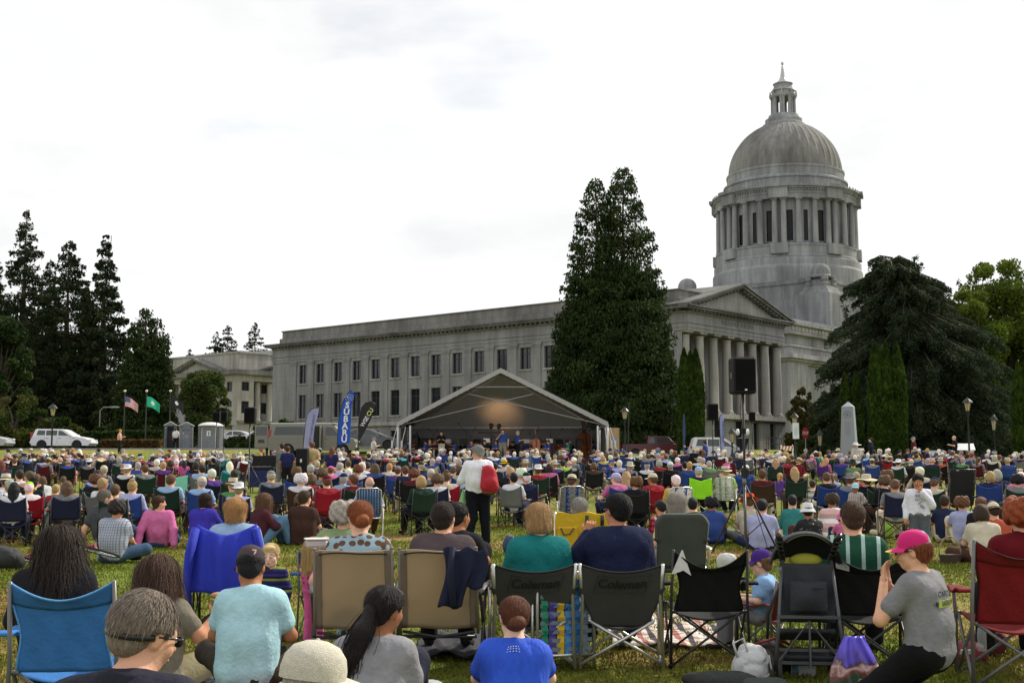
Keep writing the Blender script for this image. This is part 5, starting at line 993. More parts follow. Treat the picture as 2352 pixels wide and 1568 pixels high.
for i,r in enumerate(people):
    px,Y,py,h,hat,hc,top,ch,kind,s=r;x=gx(px,Y);z=g(Y);v=random.choice([0,0,1,2])if kind=='chair' else random.choice([0,0,2]);rz=math.atan2(-(x-0),72-Y)*.9+random.gauss(0,.26)
    if py and kind=='ground' and h=='sg' and top=='g':v=1
    col=h[1]if h[1]in HAIRC else 'g';sleeve=random.choice(['short','short','long']);tcol={'R':'p','L':'l','S':'g','D':'k','Q':'p'}.get(top,top);sc_=s*random.uniform(.97,1.03)
    if kind=='chair' and py:sc_=min(1.12,max(.86,(zat(py,Y)-g(Y)-(.03 if hat else 0))/1.19))
    if top in 'RSDQ':sleeve='short' if top!='S' else 'long'
    p=person(kind,v,x,Y,z,rz,sc_,(STY[h[0]],col),hat,hc or 'c',tcol,sleeve,random.choice('nkgchn'),None,random.uniform(.96,1.1),labels[i],'people in the audience')
    if top in SPEC and SPEC[top][1]:
        sh=[c for c in p.children if c.name.startswith('shirt')][0];me=sh.data.copy();me.materials.clear();me.materials.append(SPEC[top][1]);sh.data=me
    if kind!='chair' or ch in('0','G0','B','W','G2','R','e'):
        lc={'G0':('w','2f4f6b',1,9,False,'cream and blue striped webbing lawn chair holding the balding man in lavender'),'B':('g','233f8c',7,5,True,'lawn chair with grey and blue woven webbing under the straw hat in patterned shirt'),'W':('w','3c5fa8',7,5,True,'white and blue webbed lawn chair under the white haired woman in yellow'),'G2':('w','8fae8c',7,6,True,'white and pale green webbed lawn chair beside the tall loudspeaker pole'),'e':('w','2e6b4f',7,5,True,'small green and white webbed lawn chair near the front of the stage')}.get(ch)
        if lc:q=lawn_chair(x,Y,z,rz,lc[0],lc[1],lc[5],lc[2],lc[3],weave=lc[4],group='webbed lawn chairs')
        if ch=='R':
            o=empty('reclining_chair',(x,Y,z),rz,label='tall black padded reclining chair near the right side of the lawn',cat='chair');k=MB();k.rbox((0,-.30,.80),(.56,.05,.86),.03,rotx(.22));k.build('backrest',M_EDGE,o);k=MB();k.rbox((0,.05,.42),(.54,.55,.05),.03);k.build('seat',M_EDGE,o)
            f=MB()
            for sx in(-1,1):f.tube([(sx*.30,-.42,1.24),(sx*.30,-.16,.42),(sx*.30,.35,.40)],.014,8);f.tube([(sx*.31,-.35,.02),(sx*.31,.3,.6)],.013,8);f.tube([(sx*.31,.35,.02),(sx*.31,-.25,.62)],.013,8)
            f.tube([(-.30,-.42,1.24),(.30,-.42,1.24)],.014,8);f.build('frame',BLKT,o,smooth=True)
        if kind=='chair' and ch=='0':pass
        if kind!='chair' or lc or ch=='R' or ch=='0':continue
    cc=ch if ch in CLC else autoc[(i*7)%10]
    cl='%s folding chair under the %s, %s'%({'x':'lime'}.get(cc,CLC.get(cc,('black',''))[0]),labels[i].split(', ')[0]+' and '+labels[i].split(', ')[1],' '.join(labels[i].split(', ')[2:]).replace('seated ',''))
    camp_chair(x,Y,z,rz,cc if cc!='X' else 'k',' '.join(cl.replace(',','').split()[:16]),min(1.05,max(.92,sc_)),group='folding camp chairs of the audience',detail=Y<40)
# chair labels must differ too
seen={}
for o in CHROOT:
    l=o['label'];seen.setdefault(l,[]).append(o)
for l,os_ in seen.items():
    if len(os_)>1:
        os_.sort(key=lambda o:o.location.y)
        for q,o in enumerate(os_):o['label']=' '.join(l.split()[:13])+' '+(['nearer one','farther one'][q]if len(os_)==2 else(ORD+['farthest']*9)[q])
# the rest of the far rows as one crowd
def far_crowd(lst):
    cols=['w','g','k','b','n','l','r','p','c','t','d','m','e','y','v','z','q','h','o','x','s'];mats_=[mat('far_cloth_'+c,srgb(CLC[c][1]),.9)for c in cols];nb_=len(cols);hk='gwbdorka';mats_+=[mat('far_hair_'+c,srgb(HAIRC[c][1]),.8)for c in hk];mats_+=[mat('far_skin',srgb('d3a084'),.7),mat('far_hat',srgb('cfc3a4'),.9)]
    VV,FF,MM=[],[],[];base=0
    def addm(me,M,mi):
        nonlocal base
        n=len(me.vertices);a=np.empty(n*3,np.float32);me.vertices.foreach_get('co',a);a=a.reshape(-1,3)@M[0].T+M[1];VV.append(a);t=[]
        lt=np.empty(len(me.polygons),np.int32);me.polygons.foreach_get('loop_total',lt);lv=np.empty(len(me.loops),np.int32);me.loops.foreach_get('vertex_index',lv);o=0
        if(lt==4).all():FF.append(lv.reshape(-1,4)+base);MM.append(np.full(len(lt),mi))
        else:
            q=[];
            for k in lt:
                if k==4:q.append(lv[o:o+4])
                elif k>4:q+=[[lv[o],lv[o+i],lv[o+i+1],lv[o+i+1]]for i in range(1,k-1)]
                o+=k
            FF.append(np.array(q)+base);MM.append(np.full(len(q),mi))
        base+=n
    for r in lst:
        px,Y,py,h,hat,hc,top,ch,kind,s=r;d=proto(kind,random.choice([0,1,2]));key=(kind,[k for k in PROTO if PROTO[k]is d][0][1]);x=gx(px,Y);rz=math.atan2(-x,72-Y)*.9+random.gauss(0,.15);M=(rotz(rz)*s,np.array([x,Y,g(Y)]));top={'R':'r','L':'l','S':'g','D':'k','Q':'p'}.get(top,top)
        addm(d['body'],M,nb_+8);addm(d['shirt_short'],M,cols.index(top));addm(d['trousers'],M,1);addm(hair_proto(key,'bald' if h[1]=='a' else STY[h[0]],d,bool(hat)and hat!='visor'),M,nb_+hk.index(h[1]if h[1]in HAIRC else 'g'))
        if hat:addm(hat_proto(key,hat,d),M,nb_+9 if hc in(None,'c')else cols.index(hc))
        if kind=='chair':c=camp_meshes();ci=cols.index(random.choice('nkdbmg'));addm(c['backrest'],M,ci);addm(c['seat'],M,ci);[addm(c['pole%d'%q],M,2)for q in range(4)]
    raw('distant_crowd',np.vstack(VV),np.vstack(FF),mats_,smooth=True,mi=np.concatenate(MM),kind='stuff',label='packed far rows of seated listeners in front of the stage',cat='crowd')
far_crowd(far)
print('crowd',len(people),'far',len(far),'chairs',len(CHROOT))
# ================================================================ STAGE TENT
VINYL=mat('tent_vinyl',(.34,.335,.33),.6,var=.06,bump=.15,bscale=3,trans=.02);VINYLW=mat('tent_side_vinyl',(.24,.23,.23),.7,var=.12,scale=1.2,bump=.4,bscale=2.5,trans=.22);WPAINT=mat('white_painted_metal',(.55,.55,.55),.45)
YF=71.;xl,xr=at(912,975,YF).x,at(1397,975,YF).x;xm=at(1150,847,YF).x;ze=zat(973,YF);za=zat(849,YF);YBk=77.6;YR=73.6;zs=2.0;gz0=g(YF)-.1
t=empty('stage_tent',(xm,YF,gz0),label='large white gabled stage tent open towards the audience',cat='tent');o_=np.array([xm,YF,gz0]);P_=lambda x,y,z:tuple(np.array([x,y,z])-o_)
r=MB()
def slab(pts,th=.03):
    A=np.array(pts,float);r.add(np.vstack([A,A-np.array([0,0,th])]),[tuple(range(len(A))),tuple(range(2*len(A)-1,len(A)-1,-1))]+[(i,i+len(A),(i+1)%len(A)+len(A),(i+1)%len(A))for i in range(len(A))])
def strip(a,b,c,d,n=12):  # slope panel with the fabric sagging slightly between eave and ridge
    r.grid(lambda u,v:np.array(lerp(lerp(a,b,u),lerp(d,c,u),v))-np.array([0,0,.10*math.sin(math.pi*v)*math.sin(math.pi*u)]),n,n,.02)
FLp,FRp,BLp,BRp,RF,RB=P_(xl,YF,ze),P_(xr,YF,ze),P_(xl,YBk,ze),P_(xr,YBk,ze),P_(xm,YF,za),P_(xm,YR,za)
strip(FLp,BLp,RB,RF);strip(BRp,FRp,RF,RB);r.add([BLp,BRp,RB],[(0,1,2)])
for a,b in((FLp,RF),(RF,FRp)):r.grid(lambda u,v:np.array(lerp(a,b,u))+np.array([0,-.05-.02*v,.10-.30*v+.03*v*abs(math.sin(u*60))]),60,2,.01)
r.build('roof',VINYL,t,smooth=40)
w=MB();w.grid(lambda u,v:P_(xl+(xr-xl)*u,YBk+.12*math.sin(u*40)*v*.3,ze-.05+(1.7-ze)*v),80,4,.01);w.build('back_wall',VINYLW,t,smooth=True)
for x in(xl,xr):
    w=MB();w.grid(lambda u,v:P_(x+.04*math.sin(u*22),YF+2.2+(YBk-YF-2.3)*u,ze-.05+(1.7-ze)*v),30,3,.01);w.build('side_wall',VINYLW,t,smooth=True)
f=MB();
for a,b in((FLp,RF),(RF,FRp),(BLp,RB),(BRp,RB)):f.tube([np.array(a)-[0,0,.12],np.array(b)-[0,0,.12]],.05,8)
f.tube([np.array(FLp)-[0,0,.1],np.array(BLp)-[0,0,.1]],.05,8);f.tube([np.array(FRp)-[0,0,.1],np.array(BRp)-[0,0,.1]],.05,8);f.tube([np.array(BLp)-[0,0,.05],np.array(BRp)-[0,0,.05]],.06,8)
f.build('frame',WPAINT,t,smooth=True);f=MB();mL,mR=lerp(FLp,RF,.72)-np.array([0,0,.12]),lerp(FRp,RF,.72)-np.array([0,0,.12]);f.tube([mL,mR],.03,6)
qL,qR=lerp(FLp,RF,.05),lerp(FRp,RF,.05);f.tube([np.array(qL)-[0,0,.2],lerp(qR,RF,.68)-np.array([0,0,.45])],.025,6);f.tube([np.array(qR)-[0,0,.2],lerp(qL,RF,.68)-np.array([0,0,.45])],.025,6)
f.build('brace',mat('grey_brace',(.30,.30,.30),.5),t,smooth=True)
for x in(xl+.05,xl+.75,xr-.05,xr-.6):
    for y in((YF,YBk)if abs(x-xl)<.1 or abs(x-xr)<.1 else(YF,)):k=MB();k.tube([P_(x,y,ze-.1),P_(x,y,g(YF)-.1)],.06,8);k.build('post',WPAINT,t,smooth=True)
for x,dx in((xl,-.55),(xl+.5,-.45),(xr,.35),(xr+.1,.6),(xr-.2,.25)):k=MB();k.tube([P_(x,YF-.1,ze-.2),P_(x+dx,YF-.5,g(YF)+.2)],.02,5);q=lerp(P_(x,YF-.1,ze-.2),P_(x+dx,YF-.5,g(YF)+.2),.45);k.box(q,(.10,.06,.42));k.build('guy_strap',WPAINT,t)
st_=empty('stage',(xm,74.6,0),label='low dark stage platform under the tent',cat='stage');k=MB();k.box((0,0,zs-.45),(xr-xl-.5,5.6,.9));k.build('deck',mat('stage_deck',(.03,.03,.032),.8),st_)
def spot(px,py,Y,tgt,e):
    p=at(px,py,Y);o=empty('stage_spotlight',p,label='black stage spotlight with warm lit lens %s the announcer'%('left of' if px<1140 else 'nearest'),cat='spotlight');d=(Vector(tgt)-p).normalized();q=d.to_track_quat('Z','Y').to_matrix();R_=np.array(q)
    k=MB();k.lathe([(.07,-.22),(.11,-.2),(.12,.08),(.14,.12)],n=14,R=R_);k.build('housing',BLKT,o,smooth=40);k=MB();k.lathe([(.001,.085),(.105,.085)],n=14,R=R_,cap=False);k.build('lens',mat('lamp_lens',(1,.6,.3),.3,emit=(1,.55,.22),estr=2.5),o)
    l=bpy.data.lights.new('stage_lamp','SPOT');l.energy=e;l.color=(1,.55,.25);l.spot_size=math.radians(50);l.spot_blend=1.0;l.shadow_soft_size=.1;lo=bpy.data.objects.new('lamp',l);COL.objects.link(lo);lo.parent=o;lo.location=d*.16;lo.rotation_euler=(-d).to_track_quat('Z','Y').to_euler()
cc_=at(1150,930,73.5)
spot(1128,978,73.2,(xm-.5,76.4,5.2),130);spot(1146,979,73.2,(xm+.1,76.6,5.0),280)
k=MB();a=at(1098,993,73.2);b=at(1160,993,73.2);k.tube([a,b],.04,6);m_=(a+b)/2;k.tube([m_,(m_.x,m_.y,zs)],.035,6)
for px,py in((1128,979),(1146,980)):q=at(px,py,73.2);k.tube([q-Vector((0,0,.1)),(q.x,q.y,a.z)],.03,5)
k.build('light_stand',BLKT,label='black T shaped light stand behind the announcer',cat='stand')
for px,py,lb in((934,974,'cluster of dark stage lamps hanging in the left tent corner'),(1358,979,'cluster of dark stage lamps hanging in the right tent corner')):
    q=at(px,py,72.2);k=MB()
    for i in range(4):k.lathe([(.06,-.18),(.11,-.14),(.12,.1),(.15,.14)],(-.38+i*.24,0,.12*(i%2)),12,rotx(1.9+.3*i))
    k.tube([(-.5,0,.2),(.5,0,.2)],.03,6);k.tube([(0,0,.2),(0,0,zs-q.z)],.04,6);k.build('lamp_cluster',BLKT,label=lb,cat='stage lights').location=q
# orchestra
ORCH="185,320,sk,b,-60,v|365,330,sk,b,60,f|405,330,so,b,200,v|265,225,lk,k,180,T|525,245,sk,k,180,T|665,330,ld,b,70,v|840,335,sd,b,-160,v|790,300,sg,k,180,f|910,290,sk,k,170,f|945,305,bd,n,190,f|1055,300,so,k,180,f|1270,305,sk,k,180,f|1320,272,sg,b,-75,T|1410,300,sk,b,160,f|1550,310,bk,k,170,v|1600,318,cd,b,100,c|1645,350,sb,b,80,v|1750,312,so,o,100,c|1840,325,ck,t,90,0|1870,305,sw,k,180,f|2025,285,bg,k,180,B|2110,283,sk,b,100,B|700,310,sb,k,180,f|1100,345,bk,b,180,f|460,320,sb,n,170,v|980,320,sd,k,180,f|1480,330,bo,b,150,v"
WOOD=mat('varnished_wood',(.30,.09,.03),.3,var=.3,scale=5);INST={}
def fiddle(s,name,label,loc,R_):
    k=MB();out=[]
    for i in range(28):
        a=2*math.pi*i/28;r_=.42*(1+.22*math.cos(2*a)-.10*math.cos(4*a)*1.2);out.append((r_*math.sin(a)*.62*s,(r_*math.cos(a))*1.15*s))
    k.prism(out,-.07*s,.07*s,2,R_);k.add(np.array([[-.03,.45,.05],[.03,.45,.05],[.02,1.05,.02],[-.02,1.05,.02],[-.03,.45,.09],[.03,.45,.09],[.02,1.05,.05],[-.02,1.05,.05]])*s@R_.T,[(0,1,2,3),(7,6,5,4),(0,4,5,1),(1,5,6,2),(2,6,7,3),(3,7,4,0)])
    o=empty(name,loc,label=label,cat='instrument');k.build('body',WOOD,o);f=MB();f.box((0,.2*s,.085*s),(.04*s,1.2*s,.01),None);f.v=[v@R_.T for v in f.v];f.build('fingerboard',BLKT,o)
seenO={}
POSD={'v':'violinist','f':'wind player','c':'cellist','B':'bass player','T':'standing player','0':'string player'}
for i,rec in enumerate(ORCH.split('|')):
    x,y,h,top,rz,ins=rec.split(',');px=898.3+float(x)*.22;py=939+float(y)*.22;T_=ins=='T';H=1.69 if T_ else 1.2
    Y=max(72.3,min(76.9,next((q for q in np.linspace(72.3,77,60)if pxy((0,q,zs+H))[1]<=py),76.9)));X=gx(px,Y,zs+1)
    lb='%s with %s in %s top on stage, %s'%(POSD[ins],hname(h,None,None),CLC[top][0],'at the far left' if px<975 else 'left of the announcer' if px<1130 else 'beside the announcer' if px<1200 else 'among the cellos' if px<1310 else 'at the far right')
    seenO[lb]=seenO.get(lb,0)+1
    if seenO[lb]>1:lb=lb.replace(' on stage',' on stage behind')+(', further right' if seenO[lb]==2 else '')
    person('stand' if T_ else 'chair',2 if(T_ and ins=='T')else 2,X,Y,zs,math.radians(float(rz)),1.,(STY[h[0]],h[1]),None,'c',top,'short',random.choice('cgk'),None,1.,lb,'musicians on the stage')
    if not T_:camp=None;k=MB();k.box((0,0,.43),(.42,.42,.03));k.box((0,-.22,.75),(.40,.03,.22));ch_=empty('stage_chair',(X,Y,zs),math.radians(float(rz)),label='chair of the '+lb.split(' on stage')[0].replace(' top','')+', '+str(lb.split(', ',1)[-1]).split(',')[0]+(' behind' if 'behind' in lb else '')+(' more right' if 'further' in lb else ''),cat='chair',group='musicians chairs');k.build('seat',BLKT,ch_)
    if not T_:
        for sx_ in(-1,1):
            for sy_ in(-1,1):k=MB();k.tube([(sx_*.19,sy_*.19,.42),(sx_*.2,sy_*.22,0)],.012,5);k.build('leg',BLKT,ch_)
    fw=rotz(math.radians(float(rz)))@np.array([0,1,0])
    if ins in('c','B'):fiddle(1.15 if ins=='c' else 1.6,'cello' if ins=='c' else 'double_bass','%s held by the %s in %s %s'%('orange brown cello' if ins=='c' else 'dark brown double bass',POSD[ins],CLC[top][0],'at the far right' if px>1310 else 'in the middle'),(X+fw[0]*.38-.1,Y-.35,zs+(.62 if ins=='c' else .85)),rotz(.35)@rotx(1.35))
    if ins=='v':fiddle(.42,'violin','violin of the '+lb.split(' on stage')[0]+lb.split('stage')[-1],(X+fw[0]*.25,Y+fw[1]*.25,zs+.86),rotz(math.radians(float(rz))+.6)@rotx(.3))
for i,px in enumerate((950,985,1030,1045,1065,1095,1118,1190,1210,1235,1262,1285)):
    Y=72.6+1.2*(i%3);X=gx(px,Y,zs+1);o=empty('music_stand',(X,Y,zs),random.uniform(-.5,.5),label='black music stand on stage, %s'%['by the left tent post','left of the long haired violinist','third from the left','before the wind players','fifth from the left','two left of the announcer','holding a white score beside the announcer','just right of the announcer','beside the grey haired conductor','left of the first cello','before the first cello','before the orange cello'][i],cat='music stand',group='music stands')
    k=MB();k.box((0,0,1.12),(.5,.02,.34),rotx(-.5));k.build('desk',BLKT,o);k=MB();k.tube([(0,0,.1),(0,0,1.0)],.012,5);[k.tube([(0,0,.15),(.25*math.cos(a),.25*math.sin(a),0)],.01,4)for a in(0,2.1,4.2)];k.build('stem',BLKT,o)
    if i in(2,6,8,10):k=MB();k.box((0,-.03,1.14),(.40,.005,.28),rotx(-.5));k.build('score',mat('paper',(.7,.7,.68),.8),o)
for i,(px,py,dx)in enumerate(((1004,985,-.5),(1072,972,-.5),(1080,982,.3),(1190,986,.3),(1228,980,.25),(1232,995,-.4),(1275,985,.45),(1152,992,-.8),(985,990,.5))):
    Y=74+.4*(i%3);q=at(px,py,Y);X=q.x;k=MB();k.tube([(0,0,0),(0,0,q.z-zs-.5)],.014,5);k.tube([(-dx*.6,0,q.z-zs-.9),(dx,0,q.z-zs)],.012,5);k.ell((dx,0,q.z-zs),(.035,.035,.05),5);[k.tube([(0,0,.1),(.3*math.cos(a),.3*math.sin(a),0)],.012,4)for a in(0,2.1,4.2)]
    k.build('microphone_stand',BLKT,label='thin boom microphone stand, %s'%['over the left violins','tall one left of the announcer','crossing the tall one','right of the conductor','tall one before the cellos','short one before the cellos','leaning right near the basses','behind the announcer','at the keyboard'][i],cat='microphone stand',group='microphone stands').location=(X,Y,zs)
for px,py,w_,h_,lb in((985,1006,.9,.75,'black speaker cabinet behind the left violins'),(1022,1013,1.4,.3,'black keyboard on a stand left of centre stage'),(1332,1008,.5,.9,'tall black amplifier before the right tent wall'),(955,998,.35,.8,'narrow dark cabinet in the left tent corner')):
    q=at(px,py,76.6);k=MB();k.rbox((0,0,(q.z-zs)/2),(w_,.4,max(.5,q.z-zs)),.04);k.rbox((0,-.205,(q.z-zs)/2),(w_*.86,.02,max(.4,q.z-zs)*.86),.01);k.build('speaker_cabinet',BLKT,label=lb,cat='equipment').location=(q.x,q.y,zs)
# announcer
X=gx(1155,72.1,zs+1);person('stand',3,X,72.1,zs,math.pi-.1,1.06,('short','d'),None,'c','b','short','8a8778','d3a084',1.12,'announcer in blue shirt and grey trousers speaking into a microphone',None)
k=MB();k.tube([(0,0,0),(.03,0,.16)],.014,6);k.ell((.035,0,.18),(.025,.025,.03),5);k.build('microphone',BLKT,label='hand microphone held by the announcer',cat='microphone').location=(X-.08,71.86,zs+1.42)
# ================================================================ VEHICLES
TYRE=mat('tyre',(.02,.02,.02),.85);RIM=mat('alloy_rim',(.45,.46,.48),.35,metal=.7);CGL=mat('car_glass',(.035,.045,.045),.06,var=.1,spec=.7);CHROME=mat('chrome_trim',(.6,.6,.6),.2,metal=.9);LAMPR=mat('tail_lamp',(.4,.02,.02),.25);LAMPW=mat('head_lamp',(.6,.6,.6),.15);LAMPO=mat('amber_lamp',(.7,.2,.03),.25);BUMP=mat('bumper',(.04,.04,.045),.6)
def paint(name,c,r=.25):return mat('car_paint_'+name,c,r,var=.03,spec=.6)
def vehicle(px0,px1,Y,label,cat,col,L,Hh,Wd,body,cabin,wins,wheels,wr=.32,face=1,zoff=0,name='car',grp=None,extra=None,rz=0):
    """side view drawn in metres: x from the rear bumper, z from the ground; body and cabin are rounded lofts"""
    xc=(gx(px0,Y)+gx(px1,Y))/2;t=empty(name,(xc,Y,g(Y)+.03+zoff),rz if face>0 else rz+math.pi,label=label,cat=cat,group=grp)
    def arch(poly):  # cut wheel arches out of the sill line
        out=[]
        for i,p in enumerate(poly):
            out.append(p)
        lo=[p for p in poly if p[1]<=body[0][1]+.001]
        return poly
    pts=[(0.0,body[0][1])]
    bot=body[0][1];bp=[]
    xs_=[]
    for w in wheels:
        a0=math.asin(min(1,(wr+.03-0)/(wr+.07))-0)if False else 0
        R_=wr+.07;dz_=bot-wr;hw=math.sqrt(max(.001,R_*R_-dz_*dz_));th0=math.atan2(dz_,-hw);th1=math.atan2(dz_,hw);n=10
        if th0<0:th0+=2*math.pi
        bp+=[(w+R_*math.cos(th0+(th1-th0)*i/n),wr+R_*math.sin(th0+(th1-th0)*i/n))for i in range(n+1)]
    outline=[body[0]]+bp+body[1:]
    def loft(poly,hw,ins,name_,m,ztop=None,tumble=0.):
        A=np.array(poly,float);c=A.mean(0);n=len(A);z0,z1=A[:,1].min(),A[:,1].max();V=[]
        zc_=np.clip((A[:,1]-z0)/max(1e-6,z1-z0),0,1)
        for s in(-1,1):
            for(k_,y_)in((1-ins/max(A[:,0].ptp()if hasattr(A[:,0],'ptp')else np.ptp(A[:,0]),.1)*2,1.),(1.,1-ins/hw)):
                B=c+(A-c)*np.array([k_,1-ins*.8/max(.2,z1-z0)])if k_<1 else A
                if k_<1:
                    B=B.copy();lowm=A[:,1]<wr+wr*1.35;B[lowm]=A[lowm]*[1,1];
                V.append(np.stack([B[:,0]-L/2,s*hw*y_*(1-tumble*zc_),B[:,1]],-1))
        # rings ordered: -outer, -inner(full), +inner(full), +outer
        rings=[V[0],V[1],V[3],V[2]];mb=MB();mb.add(np.vstack(rings),[tuple(range(n)),tuple(range(4*n-1,3*n-1,-1))]+[(k*n+(i+1)%n,k*n+i,(k+1)*n+i,(k+1)*n+(i+1)%n)for k in range(3)for i in range(n)])
        return mb.build(name_,m,t,smooth=35)
    loft(outline,Wd/2,.05,'body',col)
    if cabin:loft(cabin,Wd/2-.06,.05,'cabin',col,tumble=.16)
    zc0,zc1=(min(p[1]for p in cabin),max(p[1]for p in cabin))if cabin else(0,1)
    for w in wins:
        for s in(-1,1):
            k=MB();A=np.array(w,float);q=np.clip((A[:,1]-zc0)/(zc1-zc0),0,1);yy=s*((Wd/2-.06)*(1-.16*q)+.006);V=np.stack([A[:,0]-L/2,yy,A[:,1]],-1);k.add(V,[tuple(range(len(A)))if s<0 else tuple(range(len(A)-1,-1,-1))]);k.build('window',CGL,t)
    for w in wheels:
        for s in(-1,1):
            k=MB();k.lathe([(wr*.62,-.10),(wr*.95,-.10),(wr,-.06),(wr,.06),(wr*.95,.10),(wr*.62,.10)],(0,0,0),24,rotx(math.pi/2));wo=k.build('wheel',TYRE,t,smooth=40,loc=(w-L/2,s*(Wd/2-.12),wr));h_=MB()
            h_.lathe([(.001,.075),(wr*.2,.08),(wr*.24,.05),(wr*.55,.055),(wr*.63,.085),(wr*.64,.06)],n=20,R=rotx(math.pi/2*s),cap=False)
            for a in range(5):h_.box((0,-s*.07,wr*.38),(.07,.02,wr*.5))if a==0 else h_.add((np.vstack([np.array([[x_,-s*.07+y_,z_]for x_ in(-.035,.035)for y_ in(-.01,.01)for z_ in(wr*.15,wr*.6)])])@roty(a*1.2566).T),[(0,1,3,2),(4,6,7,5),(0,4,5,1),(2,3,7,6),(0,2,6,4),(1,5,7,3)])
            h_.build('rim',RIM,wo)
            d_=MB();d_.lathe([(wr+.06,-.02),(wr+.06,.02)],(w-L/2,s*(Wd/2-.30),wr+.02),18,rotx(math.pi/2));d_.build('wheel_well',BUMP,t)
    fr=body[-1]if False else None
    zb_=bot+.12
    k=MB();k.rbox((-L/2+.02,0,zb_+.12),(.16,Wd-.05,.20),.05);k.build('rear_bumper',extra.get('bump',BUMP)if extra else BUMP,t);k=MB();k.rbox((L/2-.04,0,zb_+.10),(.16,Wd-.08,.20),.05);k.build('front_bumper',extra.get('bump',BUMP)if extra else BUMP,t)
    hz=(extra or{}).get('hl',.68);tz_=(extra or{}).get('tl',.9)
    for s in(-1,1):
        k=MB();k.rbox((L/2-.10,s*(Wd/2-.20),hz),(.22,.36,.14),.04);k.build('headlight',LAMPW,t);k=MB();k.rbox((-L/2+.08,s*(Wd/2-.07),tz_),(.14,.12,(extra or{}).get('tlh',.3)),.03);k.build('tail_light',LAMPR,t)
        mx_=(extra or{}).get('mir');
        if mx_:k=MB();k.rbox((mx_[0]-L/2,s*(Wd/2+.07),mx_[1]),(.14,.16,.15),.04);k.build('wing_mirror',col,t)
    for s in(-1,1):
        k=MB()
        for xd in(extra or{}).get('doors',()):k.box((xd-L/2,s*(Wd/2+.001),(bot+zc0)/2+.1),(.012,.004,zc0-bot-.15));k.box((xd-L/2+.18,s*(Wd/2+.006),zc0-.13),(.15,.02,.03))
        if k.n:k.build('door_seam',BUMP,t)
    return t
wag_body=[(.10,.28),(4.30,.28),(4.42,.45),(4.40,.66),(4.10,.84),(3.35,.97),(3.0,1.0),(.15,1.02),(.02,.8),(.0,.5)]
wag_cab=[(.12,.96),(3.25,.96),(2.45,1.46),(2.2,1.50),(.45,1.52),(.30,1.48)]
wag_w=[[(.42,1.04),(1.05,1.04),(1.05,1.40),(.58,1.42),(.5,1.38)],[(1.12,1.03),(1.95,1.02),(1.95,1.40),(1.12,1.41)],[(2.03,1.02),(2.88,1.0),(2.30,1.36),(2.03,1.40)]]
WX=dict(L=4.45,Hh=1.5,Wd=1.74,body=wag_body,cabin=wag_cab,wins=wag_w,wheels=(.85,3.45))
vehicle(72,222,93,'white station wagon parked side on at the left behind the audience','car',paint('white',(.72,.73,.75)),**WX,name='station_wagon',extra={'bump':paint('white',(.72,.73,.75)),'tl':.95,'tlh':.6,'hl':.66,'mir':(2.95,1.05),'doors':(1.08,1.99,3.0)})
vehicle(-120,22,88,'silver car cut by the left picture edge with only its front showing','car',paint('silver',(.35,.37,.40)),**WX,extra={'bump':paint('silver',(.35,.37,.40)),'hl':.72,'mir':(2.95,1.05)})
van_b=[(.1,.38),(5.5,.38),(5.62,.6),(5.6,.9),(5.5,1.12),(4.8,1.26),(4.55,1.28),(.06,1.28),(.0,1.1),(0,.5)]
van_c=[(.04,1.24),(4.85,1.24),(4.25,1.95),(4.0,2.06),(.3,2.08),(.08,2.0)]
van_w=[[(.35,1.34),(2.25,1.34),(2.25,1.88),(.45,1.88)],[(3.65,1.30),(4.5,1.30),(4.12,1.84),(3.65,1.86)]]
vt=vehicle(622,822,80.5,'beige passenger van with its rear and side doors open behind the feather flags','van',paint('beige',(.17,.165,.14),.35),L=5.65,Hh=2.1,Wd=2.0,body=van_b,cabin=van_c,wins=van_w,wheels=(1.25,4.75),wr=.37,name='passenger_van',extra={'tl':1.45,'tlh':.5,'hl':.95,'mir':(4.55,1.45),'doors':(3.55,),'bump':CHROME},zoff=-.02)
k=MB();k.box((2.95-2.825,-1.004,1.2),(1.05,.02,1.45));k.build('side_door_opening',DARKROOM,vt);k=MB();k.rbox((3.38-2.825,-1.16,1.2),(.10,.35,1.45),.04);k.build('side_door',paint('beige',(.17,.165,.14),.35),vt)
k=MB();k.rbox((-.42-2.825,-1.0,1.25),(.85,.06,1.45),.03);rd_=k.build('rear_door',paint('beige',(.17,.165,.14),.35),vt);k=MB();k.box((-.42-2.825,-1.035,1.6),(.68,.01,.55));k.build('window',CGL,rd_);k=MB();k.box((-.42-2.825,-1.035,.95),(.4,.01,.2));k.build('plate',BUMP,rd_)
k=MB();k.rbox((2.2-2.825,0,2.09),(4.2,1.5,.06),.03);k.build('roof',paint('pale_roof',(.62,.62,.60)),vt)
sed_b=[(.1,.25),(4.5,.25),(4.62,.5),(4.55,.72),(3.5,.92),(.6,.98),(.05,.9),(0,.5)];sed_c=[(.55,.94),(3.55,.90),(2.5,1.36),(2.1,1.42),(1.4,1.40)];sed_w=[[(.95,1.0),(1.6,1.0),(1.6,1.32),(1.38,1.32)],[(1.68,1.0),(3.0,.97),(2.35,1.30),(1.68,1.34)]]
SX=dict(L=4.65,Hh=1.42,Wd=1.78,body=sed_b,cabin=sed_c,wins=sed_w,wheels=(.95,3.65),wr=.31)
vehicle(778,918,82.5,'grey hatchback nose to tail in front of the van beside the tent','car',paint('dark_grey',(.10,.105,.12)),**SX,extra={'tl':.85,'tlh':.25,'mir':(3.15,1.0),'doors':(1.64,)},zoff=.15)
